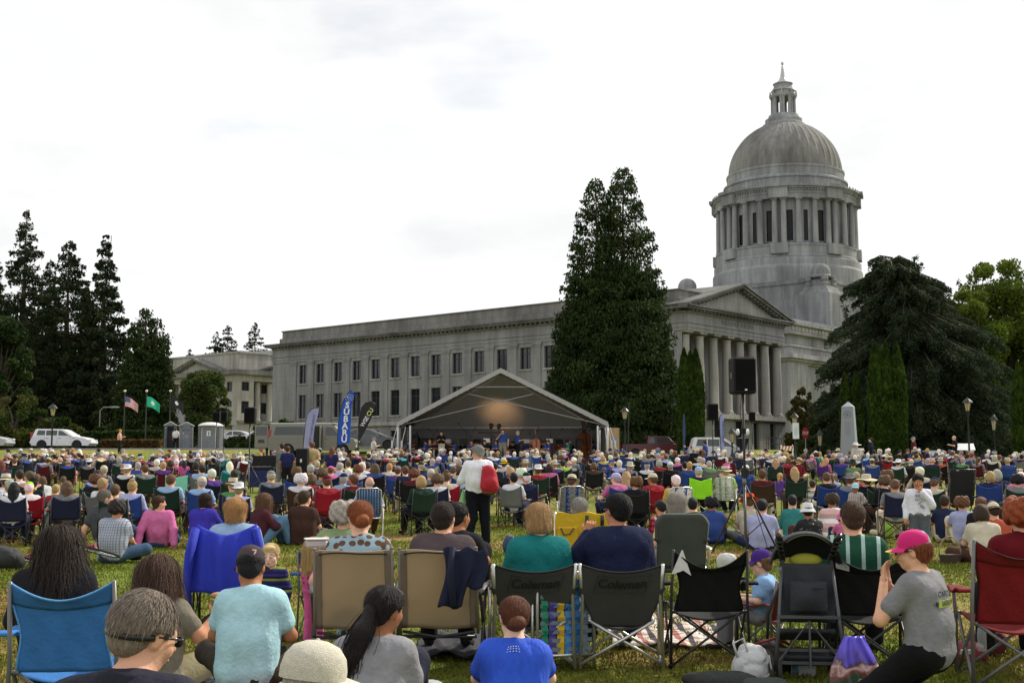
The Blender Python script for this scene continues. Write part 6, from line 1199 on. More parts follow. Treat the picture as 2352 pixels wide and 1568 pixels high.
vehicle(1592,1712,94,'white minivan parked in front of the portico behind the pale right hand feather flag','van',paint('white2',(.60,.61,.62)),L=4.6,Hh=1.7,Wd=1.8,body=wag_body,cabin=[(.12,.96),(3.6,.96),(2.6,1.60),(2.2,1.68),(.45,1.70),(.30,1.62)],wins=[[(.42,1.04),(1.25,1.04),(1.25,1.56),(.58,1.56)],[(1.32,1.03),(2.2,1.02),(2.2,1.55),(1.32,1.56)],[(2.28,1.02),(3.25,1.0),(2.5,1.5),(2.28,1.54)]],wheels=(.85,3.6),name='minivan',extra={'mir':(3.2,1.05),'bump':paint('white2',(.6,.61,.62))},zoff=0)
pk_b=[(.05,.48),(5.4,.48),(5.5,.8),(5.45,1.12),(4.3,1.2),(4.2,1.22),(2.05,1.22),(2.05,1.20),(.02,1.20),(0,.6)]
vehicle(1437,1570,104,'maroon pickup truck parked between the plywood board and the twin column tree','pickup',paint('maroon',(.075,.012,.02)),L=5.5,Hh=1.85,Wd=1.95,body=pk_b,cabin=[(2.05,1.18),(4.35,1.18),(3.85,1.78),(3.65,1.84),(2.15,1.86)],wins=[[(2.18,1.26),(2.75,1.26),(2.75,1.74),(2.28,1.74)],[(2.85,1.26),(4.1,1.26),(3.72,1.72),(2.85,1.74)]],wheels=(1.05,4.5),wr=.38,name='pickup_truck',extra={'bump':CHROME,'tl':.95,'tlh':.35,'hl':.9,'mir':(4.15,1.35),'doors':(2.8,)},zoff=0)
vehicle(1440,1570,110,'white sport utility vehicle half hidden behind the maroon pickup','car',paint('white',(.72,.73,.75)),L=5.0,Hh=1.9,Wd=1.9,body=wag_body,cabin=[(.10,.96),(3.9,.96),(3.3,1.80),(3.0,1.86),(.4,1.86),(.22,1.8)],wins=[[(.35,1.1),(1.25,1.1),(1.25,1.74),(.45,1.74)],[(1.4,1.1),(2.3,1.1),(2.3,1.74),(1.4,1.74)]],wheels=(.85,3.6),zoff=.15,name='sport_utility_vehicle')
for px,Y,c,lb in((555,112,(.5,.51,.55),'first small silver car glimpsed between the toilets and the van'),(612,110,(.66,.66,.68),'white car glimpsed right of the tall left loudspeaker pole'),(640,118,(.7,.7,.7),'second white car mostly hidden behind the man in white shirt'),(2145,98,(.65,.67,.68),'pale car at the right seen head on behind the audience'),(2262,100,(.03,.032,.04),'dark car at the right beyond the white sign board')):
    vehicle(px-60,px+60,Y,lb,'car',paint('c%d'%px,c),**SX,rz=-1.35 if px==2145 else 0,zoff=.25 if Y>105 else 0,extra={'mir':(3.15,1.0)})
# ================================================================ FEATHER FLAGS
def feather(outline,polept,Y,colr,label,texts=(),emblem=None):
    base=at(*polept[-1],Y);o=empty('feather_flag',(base.x,Y,g(Y)),label=label,cat='flag');A=[at(px,py,Y)for px,py in outline];k=MB();n=len(A)
    V=[(a.x-base.x,.12*math.sin((a.z-base.z)*1.7+a.x*3)*.3,a.z-g(Y))for a in A];k.add(V+[(v[0],v[1]+.012,v[2])for v in V],[tuple(range(n)),tuple(range(2*n-1,n-1,-1))]+[(i,(i+1)%n,n+(i+1)%n,n+i)for i in range(n)]);k.build('banner',mat('banner_'+str(len(MATS)),colr,.8,var=.05,scale=3,bump=.25,bscale=4,trans=.3),o)
    P=[at(px,py,Y)for px,py in polept];k=MB();k.tube([(p.x-base.x,.03,p.z-g(Y))for p in P]+[(0,.03,0)],.03,6);k.build('pole',BLKT,o,smooth=True)
    for(s,px,py,hpx,ang,c,bold)in texts:
        V_,Fs_=text_mesh(s,1.,.002,bold);
        if not len(V_):continue
        sc=hpx/.7*Y/F;V_=V_*sc;p=at(px,py,Y);ca,sa=math.cos(ang),math.sin(ang);X_=V_[:,0]*ca-V_[:,1]*sa;Z_=V_[:,0]*sa+V_[:,1]*ca
        k=MB();k.add(np.stack([X_+p.x-base.x,np.full(len(X_),-.065)-V_[:,2],Z_+p.z-g(Y)],-1),Fs_);k.build('lettering',mat('ink_%02x%02x%02x'%tuple(int(v*255)for v in c),c,.7),o)
    if emblem:
        p=at(*emblem,Y);k=MB();N=24
        for i in range(N):a,b=6.283*i/N,6.283*(i+1)/N;k.tube([(p.x-base.x+.24*math.cos(a),-.065,p.z-g(Y)+.17*math.sin(a)),(p.x-base.x+.24*math.cos(b),-.065,p.z-g(Y)+.17*math.sin(b))],.010,4,cap=False)
        for dx,dz_,r_ in((-.08,.03,.045),(.06,.06,.022),(.12,0,.022),(.02,-.03,.022),(.09,-.07,.022),(-.03,-.08,.02)):k.box((p.x-base.x+dx,-.066,p.z-g(Y)+dz_),(r_*2.6,.006,r_*.7));k.box((p.x-base.x+dx,-.067,p.z-g(Y)+dz_),(r_*.7,.006,r_*2.4))
        k.build('emblem',mat('white_ink',(.6,.6,.62),.7),o)
    return o
z2=lambda l:[(598.8+x*.15045,871+y*.15045)for x,y in l]
WH=(.75,.75,.78)
feather(z2([(650,1050),(668,800),(690,650),(725,520),(775,465),(830,438),(888,440),(880,520),(850,640),(822,740),(808,850),(800,960),(795,1050)]),z2([(888,436),(830,430),(770,455),(722,515),(690,640),(665,800),(648,1000)]),73.5,(.40,.42,.62),'pale lavender feather flag standing left of the blue one before the van',[('POPE HOUSER & BARNES',*z2([(785,755)])[0],4.2,1.42,(.04,.04,.2),.01)])
feather(z2([(1172,1000),(1178,840),(1200,600),(1240,420),(1290,280),(1390,170),(1435,235),(1395,330),(1380,480),(1378,640),(1372,800),(1362,970)]),z2([(1388,165),(1340,195),(1285,270),(1235,410),(1195,590),(1172,840),(1166,1050)]),70.5,(.03,.13,.58),'tall blue feather flag with big white vertical letters',
        [(c,*z2([(x,y)])[0],13.5,a,WH,.035)for c,x,y,a in(('S',1325,398,-.12),('U',1312,500,-.1),('B',1300,608,-.07),('A',1288,712,-.03),('R',1284,815,-.02),('U',1276,918,-.02))],emblem=z2([(1352,280)])[0])
feather(z2([(1500,950),(1500,720),(1510,560),(1545,430),(1600,365),(1680,342),(1735,365),(1752,410),(1735,480),(1660,650),(1590,790),(1540,880)]),z2([(1752,400),(1735,360),(1680,337),(1600,358),(1540,425),(1505,560),(1492,720),(1490,1050)]),72,(.045,.04,.042),'dark brown teardrop feather flag right of the blue one',
        [('WSE',*z2([(1590,645)])[0],9.,1.02,WH,.02),('CU',*z2([(1672,502)])[0],9.5,1.02,(.62,.72,.22),.02)])
z3=lambda l:[(1415.4+x*.13888,966.3+y*.13888)for x,y in l]
feather(z3([(1740,475),(1725,300),(1712,100),(1710,0),(1720,-80),(1745,-105),(1775,-110),(1782,0),(1783,200),(1787,475)]),z3([(1776,-114),(1745,-110),(1716,-80),(1708,0),(1710,120),(1735,480)]),74,(.36,.40,.66),'narrow pale blue feather flag in front of the white minivan',[('JUNIOR X LIVE NEWS',*z3([(1768,180)])[0],3.6,1.55,(.03,.03,.12),.02)])
feather(z3([(1108,480),(1105,300),(1108,100),(1115,-60),(1126,-110),(1138,0),(1146,200),(1138,320),(1134,480)]),z3([(1120,-112),(1112,-60),(1105,100),(1106,480)]),78,(.07,.10,.30),'dark blue feather flag seen edge on before the twin column tree',[('TS',*z3([(1128,390)])[0],4,0,WH,.02)])
feather(z3([(205,130),(206,-100),(214,-260),(226,-300),(232,-200),(222,0),(212,130)]),z3([(222,-304),(208,-250),(203,-100),(200,480)]),82,(.03,.035,.03),'thin dark feather flag seen edge on beside the lamp right of the tent')
# ================================================================ STREET FURNITURE
LGLASS=mat('lamp_glass',(.55,.48,.30),.4,trans=.3);LPOST=mat('lamp_post_paint',(.012,.016,.015),.45)
def lantern(px,ytop,Y,label,s=1.):
    z0=g(Y)-.05;top=zat(ytop,Y)-z0;o=empty('street_lamp',(gx(px,Y,z0),Y,z0),label=label,cat='street lamp',group='lantern style street lamps');k=MB();k.lathe([(.16,0),(.16,.3),(.10,.4),(.06,.6),(.045,top-1.0),(.07,top-.95),(.05,top-.85),(.10,top-.75)],n=10);k.build('post',LPOST,o,smooth=50)
    k=MB();k.lathe([(.10,top-.75),(.19,top-.28)],n=6,cap=True);k.build('glass',LGLASS,o);k=MB();k.lathe([(.29,top-.30),(.27,top-.26),(.12,top-.10),(.05,top-.07),(.04,top-.02),(.001,top)],n=12);
    for i in range(6):a=i*math.pi/3;k.tube([(.105*math.cos(a),.105*math.sin(a),top-.75),(.195*math.cos(a),.195*math.sin(a),top-.28)],.010,4)
    k.build('cap',LPOST,o)
lantern(117,926,76,'black lantern lamp standing in front of the white wagon');lantern(1436,934,80,'black lantern lamp between the plywood board and the maroon pickup');lantern(1827,946,82,'black lantern lamp carrying a white notice beside the stop sign');lantern(2228,912,68,'nearer tall black lantern lamp before the deodar on the right');lantern(2285,950,90,'farther small black lantern lamp before the deodar on the right')
lantern(1682,981,90,'lantern lamp standing before the portico base beside the pale feather flag')
lantern(1884,984,96,'dim lantern lamp in the shade between stop sign and obelisk')
# two globe lamp
Y=92;z0=g(Y);o=empty('globe_lamp',(gx(1706,Y),Y,z0),label='ornate black lamp with two white globes behind the tall loudspeaker pole',cat='street lamp');k=MB();zt=zat(985,Y)-z0
k.lathe([(.25,0),(.25,.4),(.14,.6),(.10,zt-1.6),(.16,zt-1.5),(.10,zt-1.2),(.45,zt-.55),(.5,zt-.45),(.1,zt-.4)],n=10);[k.tube([(0,0,zt-1.8),(sx_*.45,0,zt-1.3),(sx_*.42,0,zt-.5)],.03,6)for sx_ in(-1,1)];k.build('post',LPOST,o,smooth=40)
for sx_ in(-1,1):k=MB();k.ell((sx_*.36,0,zt-.15),(.16,.16,.17),8);k.build('globe',mat('globe_glass',(.7,.7,.68),.3),o,smooth=True)
# cobra head street light and two far ones
for px,yt,x2,Y,lb in((227,935,252,115,'pale tall street light with curved arm behind the rhododendrons'),):
    z0=g(Y);x=gx(px,Y);k=MB();zt=zat(yt,Y)-z0;d=gx(x2,Y)-x;o=empty('street_light',(x,Y,z0),label=lb,cat='street lamp');k.tube([(0,0,0),(0,0,zt-.3),(d*.3,0,zt),(d,0,zt)],.05,7);k.build('pole',mat('dull_galvanised',(.22,.24,.24),.6),o,smooth=True);k=MB();k.ell((d+.3,0,zt),(.5,.15,.10),6);k.build('lamp_head',mat('dull_galvanised',(.22,.24,.24),.6),o,smooth=True)
# signs
def sign(px,py,Y,w,h,fn,name,label,post=True):
    z0=g(Y);q=at(px,py,Y);o=empty(name,(q.x,Y,z0),label=label,cat='sign');fn(o,q.z-z0,w,h)
    if post:k=MB();k.tube([(0,.04,0),(0,.04,q.z-z0+h*.4)],.035,6);k.build('post',mat('galvanised',(.4,.42,.42),.5),o)
def notice(o,z,w,h):
    k=MB();k.rbox((0,-.1,z),(w,.02,h),.008);k.build('panel',mat('white_sign',(.62,.66,.68),.5),o);k=MB()
    for i in range(5):k.box((0,-.113,z+h*.15-i*h*.1),(w*.6*(1 if i%2 else .8),.003,.025))
    k.build('lettering',mat('grey_ink',(.2,.3,.4),.6),o)
sign(1827,985,81.6,.42,.80,notice,'notice_sign','white notice board fixed below the lantern beside the stop sign',False)
def stopf(o,z,w,h):
    k=MB();k.prism([(w/2/math.cos(math.pi/8)*math.cos(math.pi/8+i*math.pi/4),z+w/2/math.cos(math.pi/8)*math.sin(math.pi/8+i*math.pi/4))for i in range(8)],-.01,.01,1);k.build('panel',mat('stop_red',(.35,.015,.02),.45),o)
    V_,Fs_=text_mesh('STOP',.21,.002,.006);k=MB();k.add(np.stack([V_[:,0],-.014-V_[:,2],V_[:,1]+z],-1),Fs_);k.build('lettering',mat('sign_white',(.6,.55,.55),.6),o)
sign(1850,989,108,.56,.56,stopf,'stop_sign','red octagonal stop sign between the portico and the obelisk')
# barricade
Y=78;o=empty('barricade',(gx(1808,Y),Y,g(Y)),label='folding traffic barricade with orange and white stripes by the lamp',cat='barricade');k=MB();hb_=zat(1021,Y)-g(Y)
for sx_ in(-1,1):k.tube([(sx_*.38,-.1,0),(sx_*.36,0,hb_)],.03,5);k.tube([(sx_*.38,.3,0),(sx_*.36,0,hb_)],.03,5)
k.build('frame',PLW,o)
for j,z_ in enumerate((hb_-.18,hb_-.65)):
    k=MB();k.box((0,-.05,z_),(.8,.03,.24));b_=k.build('stripe_board',PLW,o);s_=MB();[s_.add([(-.38+i*.2,-.068,z_-.12),(-.29+i*.2,-.068,z_-.12),(-.21+i*.2,-.068,z_+.12),(-.30+i*.2,-.068,z_+.12)],[(0,1,2,3)])for i in range(4)];s_.build('stripes',mat('barricade_orange',(.65,.12,.02),.6),b_)
# railing by the portico
k=MB();Y=96;a,b=gx(1760,Y),gx(1800,Y);z0=g(Y)
for i in range(9):x=a+(b-a)*i/8;k.tube([(x,Y,z0),(x,Y,z0+.95)],.02,5)
for h_ in(.5,.95):k.tube([(a,Y,z0+h_),(b,Y,z0+h_-.1)],.025,5)
k.build('handrail',LPOST,label='low black metal handrail in front of the portico base',cat='railing')
# plywood board and display board
Y=73;q=at(1409,982,Y);o=empty('plywood_board',(q.x,Y,g(Y)),label='upright plywood board with small blue notice right of the tent',cat='board');k=MB();hh=q.z-g(Y);w_=26*Y/F;k.box((0,0,hh/2),(w_,.04,hh));k.build('panel',mat('plywood',(.38,.27,.15),.75,var=.2,scale=2,stretch=(3,1,.3)),o);k=MB();k.box((0,-.024,hh*.66),(.26,.006,.36));k.build('notice',mat('blue_notice',(.2,.3,.55),.6),o)
k=MB();k.tube([(w_/2+.03,.03,0),(w_/2+.03,.03,hh)],.03,6);k.build('post',LPOST,o)
Y=74;q=at(2215,1026,Y);o=empty('display_board',(q.x,Y,g(Y)),-.15,label='slanted white display board on legs before the deodar at right',cat='sign');k=MB();k.box((0,0,q.z-g(Y)),(1.15,.04,.62),rotx(-.9));k.build('panel',mat('display_white',(.85,.85,.85),.5),o)
for sx_ in(-.45,.45):k=MB();k.tube([(sx_,0,0),(sx_,0,q.z-g(Y))],.04,6);k.build('leg',LPOST,o)
# flagpoles
def flagpole(px,Y,label,kind):
    z0=g(Y);zt=zat(900,Y)-z0;o=empty('flagpole',(gx(px,Y),Y,z0),label=label,cat='flagpole',group='three flagpoles');k=MB();k.tube([(0,0,0),(0,0,zt)],[.06,.035],8);k.build('pole',mat('flagpole_metal',(.035,.035,.035),.5),o);k=MB();k.ell((0,0,zt+.08),(.12,.12,.1),6);k.build('finial',mat('finial',(.7,.68,.6),.3),o)
    L_,H_=1.12,.85;zf=zt-.35
    def fl(u,v):return(u*L_*.95,.16*math.sin(u*7)*u,zf-v*H_*(1-.15*u)-.62*u*u)
    cm={'us':[mat('flag_red',(.45,.03,.04),.8,trans=.3),mat('flag_white',(.7,.7,.7),.8,trans=.3),mat('flag_blue',(.03,.04,.18),.8,trans=.3)],'green':[mat('flag_green',(.03,.42,.25),.8,trans=.3),mat('flag_white',(.7,.7,.7))],'dark':[mat('flag_black',(.02,.02,.025),.8),mat('flag_white',(.7,.7,.7))]}[kind]
    k=MB();nu,nv=14,13
    for i in range(nu):
        for j in range(nv):
            u0,u1,v0,v1=i/nu,(i+1)/nu,j/nv,(j+1)/nv
            m_=(2 if(u0<.4 and j<7)else j%2)if kind=='us' else(1 if(u0+.5/nu-.5)**2*2+(v0+.5/nv-.5)**2<.035 else 0);k.add([fl(u0,v0),fl(u0,v1),fl(u1,v1),fl(u1,v0)],[(0,1,2,3)],m_)
    f_=k.build('flag',cm,o)
    if kind=='us':s_=MB();[s_.box(tuple(np.array(fl(.04+.08*a_,.06+.09*b_))-[0,.012,0]),(.035,.006,.035))for a_ in range(5)for b_ in range(5)];s_.build('stars',cm[1],f_)
flagpole(283,100,'left flagpole flying a stripes and stars flag','us');flagpole(333,100,'middle flagpole flying a green flag','green');flagpole(388,100,'right flagpole flying a black and white flag','dark')
# obelisk
Y=66;o=empty('obelisk',(gx(1952,Y),Y,g(Y)),math.radians(-24),label='pale grey granite obelisk with round seal standing among the audience at right',cat='monument');z0=g(Y);ha=zat(922,Y)-z0;hs_=zat(934,Y)-z0;GR=mat('granite',(.24,.27,.29),.55,var=.08,scale=30)
k=MB();b_,t_=.50,.33;k.box((0,0,hs_/2),(2*b_*.9,2*b_*.9,hs_),None,t_/b_);k.build('shaft',GR,o);k=MB();k.lathe([(t_*.9*1.414,hs_+.001),(.001,ha)],n=4,R=rotz(math.pi/4),cap=False);k.build('cap',mat('granite_light',(.4,.43,.45),.5),o);k=MB();k.box((0,0,.12),(1.5,1.5,.24));k.build('base',GR,o)
fy=lambda z:-(b_*.9+(t_-b_)*.9*z/hs_)-.004
k=MB();k.lathe([(.2,0),(.2,.012),(.17,.012),(.17,0)],(0,fy(hs_-.42),hs_-.42),24,rotx(math.pi/2),cap=False);k.lathe([(.08,0),(.08,.01)],(0,fy(hs_-.42),hs_-.42),12,rotx(math.pi/2))
for j,w_ in enumerate((.34,.26,.36,.3,.36,.2)):z=hs_-.85-j*.13;k.box((0,fy(z),z),(w_,.008,.03))
k.build('carving',mat('carved_granite',(.15,.17,.19),.7),o)
# toilets
TG=mat('toilet_grey',(.17,.19,.21),.55);TG2=mat('toilet_dark_grey',(.12,.13,.145),.55);TW_=mat('toilet_roof_white',(.6,.6,.6),.5)
def toilet(px0,px1,ytop,Y,label,kind):
    z0=g(Y)-.05;w=(px1-px0)*Y/F;h=zat(ytop,Y)-z0;o=empty('portable_toilet',(gx((px0+px1)/2,Y),Y,z0),0 if kind==2 else .25,label=label,cat='toilet');k=MB();bw=w*.82 if kind!=2 else w*.94
    k.rbox((0,0,h*.43),(bw,1.15,h*.86),.04);k.box((0,0,.06),(bw+.06,1.2,.12));k.build('cabin',TG if kind<2 else TG2,o);dw=bw*.6
    if kind==2:
        k=MB();k.lathe([(bw*.58,h*.86),(bw*.56,h*.90),(bw*.40,h*.96),(bw*.2,h*.99),(.01,h)],n=24,sy=1.1);k.build('roof',TW_,o,smooth=40);k=MB();k.rbox((0,-.59,h*.42),(dw,.03,h*.74),.02);d=k.build('door',TG,o);k=MB();k.box((0,-.61,h*.60),(.28,.01,.36));k.build('label_plate',PLW,d);k=MB()
        for sx_ in(-1,1):k.box((sx_*(dw/2+.03),-.60,h*.42),(.03,.02,h*.76))
        k.box((0,-.60,h*.80),(dw+.09,.02,.03));k.build('door_frame',PLW,o)
        k=MB();k.lathe([(.055,0),(.055,.012)],(0,-.617,h*.62),10,rotx(math.pi/2));k.box((0,-.618,h*.56),(.07,.01,.16));k.build('pictogram',mat('blue_notice2',(.1,.15,.4),.6),d)
    else:
        k=MB();k.prism([(-bw/2-.06,h*.86),(bw/2+.06,h*.86),(0,h)],-.66,.66,1);k.build('roof',TG,o);k=MB();[k.tube([(sx_*(bw/2+.07),-.67,h*.87),(0,-.67,h*1.005)],.03,5)for sx_ in(-1,1)];k.build('roof_trim',TW_,o)
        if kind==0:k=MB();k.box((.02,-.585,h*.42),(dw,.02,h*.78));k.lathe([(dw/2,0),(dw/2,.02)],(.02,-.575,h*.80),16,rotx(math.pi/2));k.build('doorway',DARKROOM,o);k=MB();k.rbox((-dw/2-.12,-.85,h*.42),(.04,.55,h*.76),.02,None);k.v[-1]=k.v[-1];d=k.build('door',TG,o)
        else:
            k=MB();k.rbox((.02,-.59,h*.42),(dw,.03,h*.72),.02);k.lathe([(dw/2,0),(dw/2,.03)],(.02,-.575,h*.78),16,rotx(math.pi/2));d=k.build('door',mat('toilet_door',(.20,.22,.24),.5),o);k=MB();k.box((-dw*.35,-.615,h*.6),(.06,.02,.1));k.box((.05,-.612,h*.5),(.07,.01,.07));k.build('handle',TW_,d)
            k=MB();[k.box((sx_*(bw/2-.05),-.585,.2+i*.12),(.03,.02,.05))for sx_ in(-1,1)for i in range(15)];k.build('hinge_strip',TW_,o)
toilet(375,406,969,92,'grey portable toilet with its door standing open',0);toilet(408,446,970,92,'grey portable toilet with closed door and peaked roof',1);toilet(457,509,969,90,'wide dark grey portable toilet with white domed roof',2)
# ================================================================ LOUDSPEAKERS
def speaker(px,ytop,wpx,hpx,Y,label,ybase=None,tripod=True,big=False,dx=0,rz=0):
    z0=g(Y);w=wpx*Y/F;h=hpx*Y/F;zt=zat(ytop,Y)-z0;X=gx(px,Y,z0+zt);s=empty('loudspeaker_stand',(X,Y,z0),label='tripod stand of the '+label,cat='stand');k=MB();zh=1.15
    k.tube([(0,0,.55),(0,0,zt-h+.02)],.019 if big else .02,10);k.build('pole',BLKT,s,smooth=True);k=MB();k.tube([(0,0,.25),(0,0,zh)],.024,10);k.tube([(0,0,zh-.02),(0,0,zh+.08)],.036,10);k.build('collar',GREYT,s,smooth=True)
    if big:k=MB();k.tube([(0,0,1.95),(0,0,2.03)],.04,10);k.build('clamp',PLD,s)
    for a in(.35,2.45,4.55):
        k=MB();e_=(.62*math.cos(a),.62*math.sin(a),.02);k.tube([(0,0,zh),e_],.015,8);k.tube([(0,0,.30),tuple(np.array(e_)*.52+np.array([0,0,zh*.46]))],.009,6);k.ell(e_,(.03,.03,.025),5);k.build('leg',BLKT,s,smooth=True)
    if big:k=MB();k.tube([(-.03,-.03,zt-h),(-.06,-.05,zt-h-.3),(-.02,-.03,2.0),(.03,-.03,1.2),(.4,.1,.02)],.006,5);k.build('cable',PLD,s,smooth=True)
    o=empty('loudspeaker',(X,Y,z0+zt-h),rz,label=label,cat='loudspeaker');k=MB();k.rbox((0,.02,h/2),(w,w*.9,h),.03);k.build('cabinet',PLD,o);k=MB();k.rbox((0,-w*.45+.02-.006,h/2+.01),(w*.88,.02,h*.86),.02);k.build('grille',mat('speaker_grille',(.008,.008,.009),.95,spec=.05),o)
    if big:k=MB();k.box((0,-w*.45-.002,.06),(.04,.006,.02));k.build('badge',CHROME,o);k=MB();k.box((-w/2-.004,0,h*.5),(.01,.12,.10));k.build('handle',BLKT,o)
speaker(1705,821,53,84,20,'large black loudspeaker high on a pole in front of the portico',big=True,rz=.12)
speaker(1636,927,25,38,42,'black loudspeaker left of the pale right hand feather flag');speaker(1727,946,14,21,74,'small far black loudspeaker before the portico base')
speaker(498,946,16,23,62,'left loudspeaker of the pair by the domed toilet');speaker(515,945,15,23,63,'right loudspeaker of the pair by the domed toilet');speaker(575,935,25,37,42,'black loudspeaker on a pole left of the beige van')
# sound desk
Y=45;z0=g(Y);o=empty('mixing_desk',(gx(602,Y),Y,z0),label='black mixing desk with raised lid draped in a dark blue jacket',cat='mixing desk');k=MB();k.rbox((0,0,.85),(.85,.55,.16),.03);k.box((0,.28,1.12),(.85,.05,.42),rotx(-.2));k.build('console',PLD,o);k=MB();[k.tube([(sx_*.38,sy_*.2,0),(sx_*.38,sy_*.2,.8)],.02,6)for sx_ in(-1,1)for sy_ in(-1,1)];k.build('frame',BLKT,o);k=MB();k.grid(lambda u,v:((u-.5)*.8,-.29-.03*math.sin(u*12),.80-.6*v),16,6,.02);k.build('draped_jacket',mat('navy_cloth',srgb('232a5a'),.9),o)
k=MB();[k.box((-.35+.05*i,-.02,.94),(.02,.12,.02))for i in range(14)];k.build('faders',CHROME,o)
Y=46;o=empty('equipment_rack',(gx(694,Y),Y,g(Y)),label='tall black equipment rack left of the man in the tan shirt',cat='rack');k=MB();hh=zat(1030,Y)-g(Y);k.rbox((0,0,hh/2),(.42,.5,hh),.03);k.build('case',PLD,o);k=MB();k.box((-.02,-.255,hh*.72),(.07,.01,.12));k.build('label_plate',PLW,o);k=MB();[k.box((0,-.255,.2+i*.1),(.34,.012,.05))for i in range(4)];k.build('vents',GREYT,o)
# ================================================================ STANDING PEOPLE
def stand(px,ytop,v,hair,hat,hc,top,sl,bot,label,s=1.,rz=0,Y=None,wide=1.,H=None):
    H=1.69*s+(.03 if hat else 0);
    if Y is None:Y=ysolve(ytop,H,15,105)
    return person('stand',v,gx(px,Y),Y,g(Y),rz,s,hair,hat,hc,top,sl,bot,None,wide,label,None)
stand(646,1017,0,('short','d'),None,'c','g','long','g','man standing in grey shirt at the sound desk',1.05,Y=47,rz=.3);stand(659,1023,0,('short','d'),None,'c','252a5e','short','k','person standing in dark blue shirt with pink print at the sound desk',1.,Y=45)
stand(714,1013,1,('crew','b'),None,'c','c9b070','short','b8ad96','man standing in tan shirt with hands clasped behind his back',1.08,Y=46.5,wide=1.08);stand(762,1022,0,('long','r'),None,'c','2b2a66','short','c','long haired woman standing in dark blue shirt right of the man in tan',.97,Y=45,rz=-.3)
stand(617,975,0,('short','d'),None,'c','w','long','n','man standing in white shirt and navy trousers left of the van',1.05,Y=80,rz=.4);stand(601,978,0,('short','b'),'cap','8a8a70','6b6f5a','long','6b6f5a','soldier standing in camouflage uniform left of the van',1.05,Y=82,rz=-1.3)
stand(403,1000,0,('short','d'),None,'c','w','short','k','person in white shirt standing at the open toilet door',.95,Y=90);stand(274,1004,2,('short','b'),'beanie','c9a02c','d9a88c','short','k','woman in yellow headscarf reading while she walks behind the audience',.95,rz=-1.5,Y=82)
stand(858,1000,2,('short','g'),'cap','g','w','short','k','man in white shirt and grey cap standing left of the tent',1.,Y=74,rz=-1.2);stand(1968,1004,0,('short','w'),'sun','w','c9c4b4','long','c','woman in white sun hat and patterned pale jacket walking by the obelisk',1.0,Y=60,rz=.5,wide=1.15)
stand(2001,1007,0,('bun','k'),None,'c','2a2650','long','k','dark haired woman in dark blue standing right of the obelisk',.95,Y=75,rz=1.2);stand(2100,997,0,('short','g'),'cap','g','5a2030','short','c','man in maroon shirt and grey cap standing left of the display board',1.05,Y=72,rz=1.3);stand(2194,999,2,('crew','a'),None,'c','k','short','k','bald man in black holding a white paper beside the display board',1.05,Y=74,rz=1.4)
stand(1620,1006,2,('short','k'),'cap','h','b','short','n','man in blue shirt and dark cap stooping behind the audience',.97,Y=70,rz=1.1);stand(1559+35,1019,0,('short','b'),'straw','c','k','long','k','person standing in black with straw sun hat',.8,Y=62)
stand(32,1030,0,('short','d'),None,'c','k','short','d8a8b4','girl standing in black top and pink skirt at the left',.78,Y=48);stand(421,1040,0,('long','d'),None,'c','d04fa0','short','c','child standing in bright pink patterned dress among the seated listeners',.72,Y=42,rz=.4)
# plaid-shirted toddler in a cap, and the boy in the white shirt
# ================================================================ PEOPLE NEAR THE CAMERA: each one built on its own joints
def hand_field(w,d,n,curl=.5,s=1.,side=1,spread=.12):
    """w wrist, d pointing direction, n back-of-hand normal; side +1/-1 puts the thumb"""
    d=np.array(d,float);d/=np.linalg.norm(d);n=np.array(n,float);n-=d*(n@d);n/=np.linalg.norm(n);a=np.cross(d,n)*side;Fd=Field();w=np.array(w,float)
    Fd.rc(w-d*.02,w+d*.02*s,.026*s,.026*s,k=.02)
    for q in(-.026,-.009,.009,.026):Fd.rc(w+d*.015*s+a*q*.7*s,w+d*.082*s+a*q*s,.015*s,.012*s,k=.012)
    for i,(q,L_)in enumerate(((-.029,.060),(-.010,.072),(.010,.078),(.030,.070))):
        p=w+d*.085*s+a*q*s;th=curl*(.75+.12*i);dd=d+a*(q*spread/.03)
        for k_,(f_,r0,r1)in enumerate(((.46,.0088,.0082),(.32,.0080,.0074),(.24,.0072,.0062))):
            v=dd*math.cos(th)-n*math.sin(th);q2=p+v/np.linalg.norm(v)*L_*f_*s;Fd.rc(p,q2,r0*s,r1*s,k=.004);p=q2;th+=curl*.95
    p=w+d*.022*s+a*.026*s;q=p+(d*.55+a*.75-n*.35)*.040*s;Fd.rc(p,q,.013*s,.0105*s,k=.012);Fd.rc(q,q+(d*.85+a*.30-n*.4*curl*1.5)*.032*s,.0100*s,.0080*s,k=.006)
    return Fd
def vcat(*ms):
    V,Q,b=[],[],0
    for v,q in ms:V.append(v);Q.append(q+b);b+=len(v)
    return np.vstack(V),np.vstack(Q)
LIP=mat('lips',(.45,.16,.13),.5);EYEW=mat('eye_white',(.7,.68,.65),.2);EYED=mat('iris',(.05,.035,.03),.1);BLACKP=mat('black_plastic',(.012,.012,.013),.25)
SEED=[50]
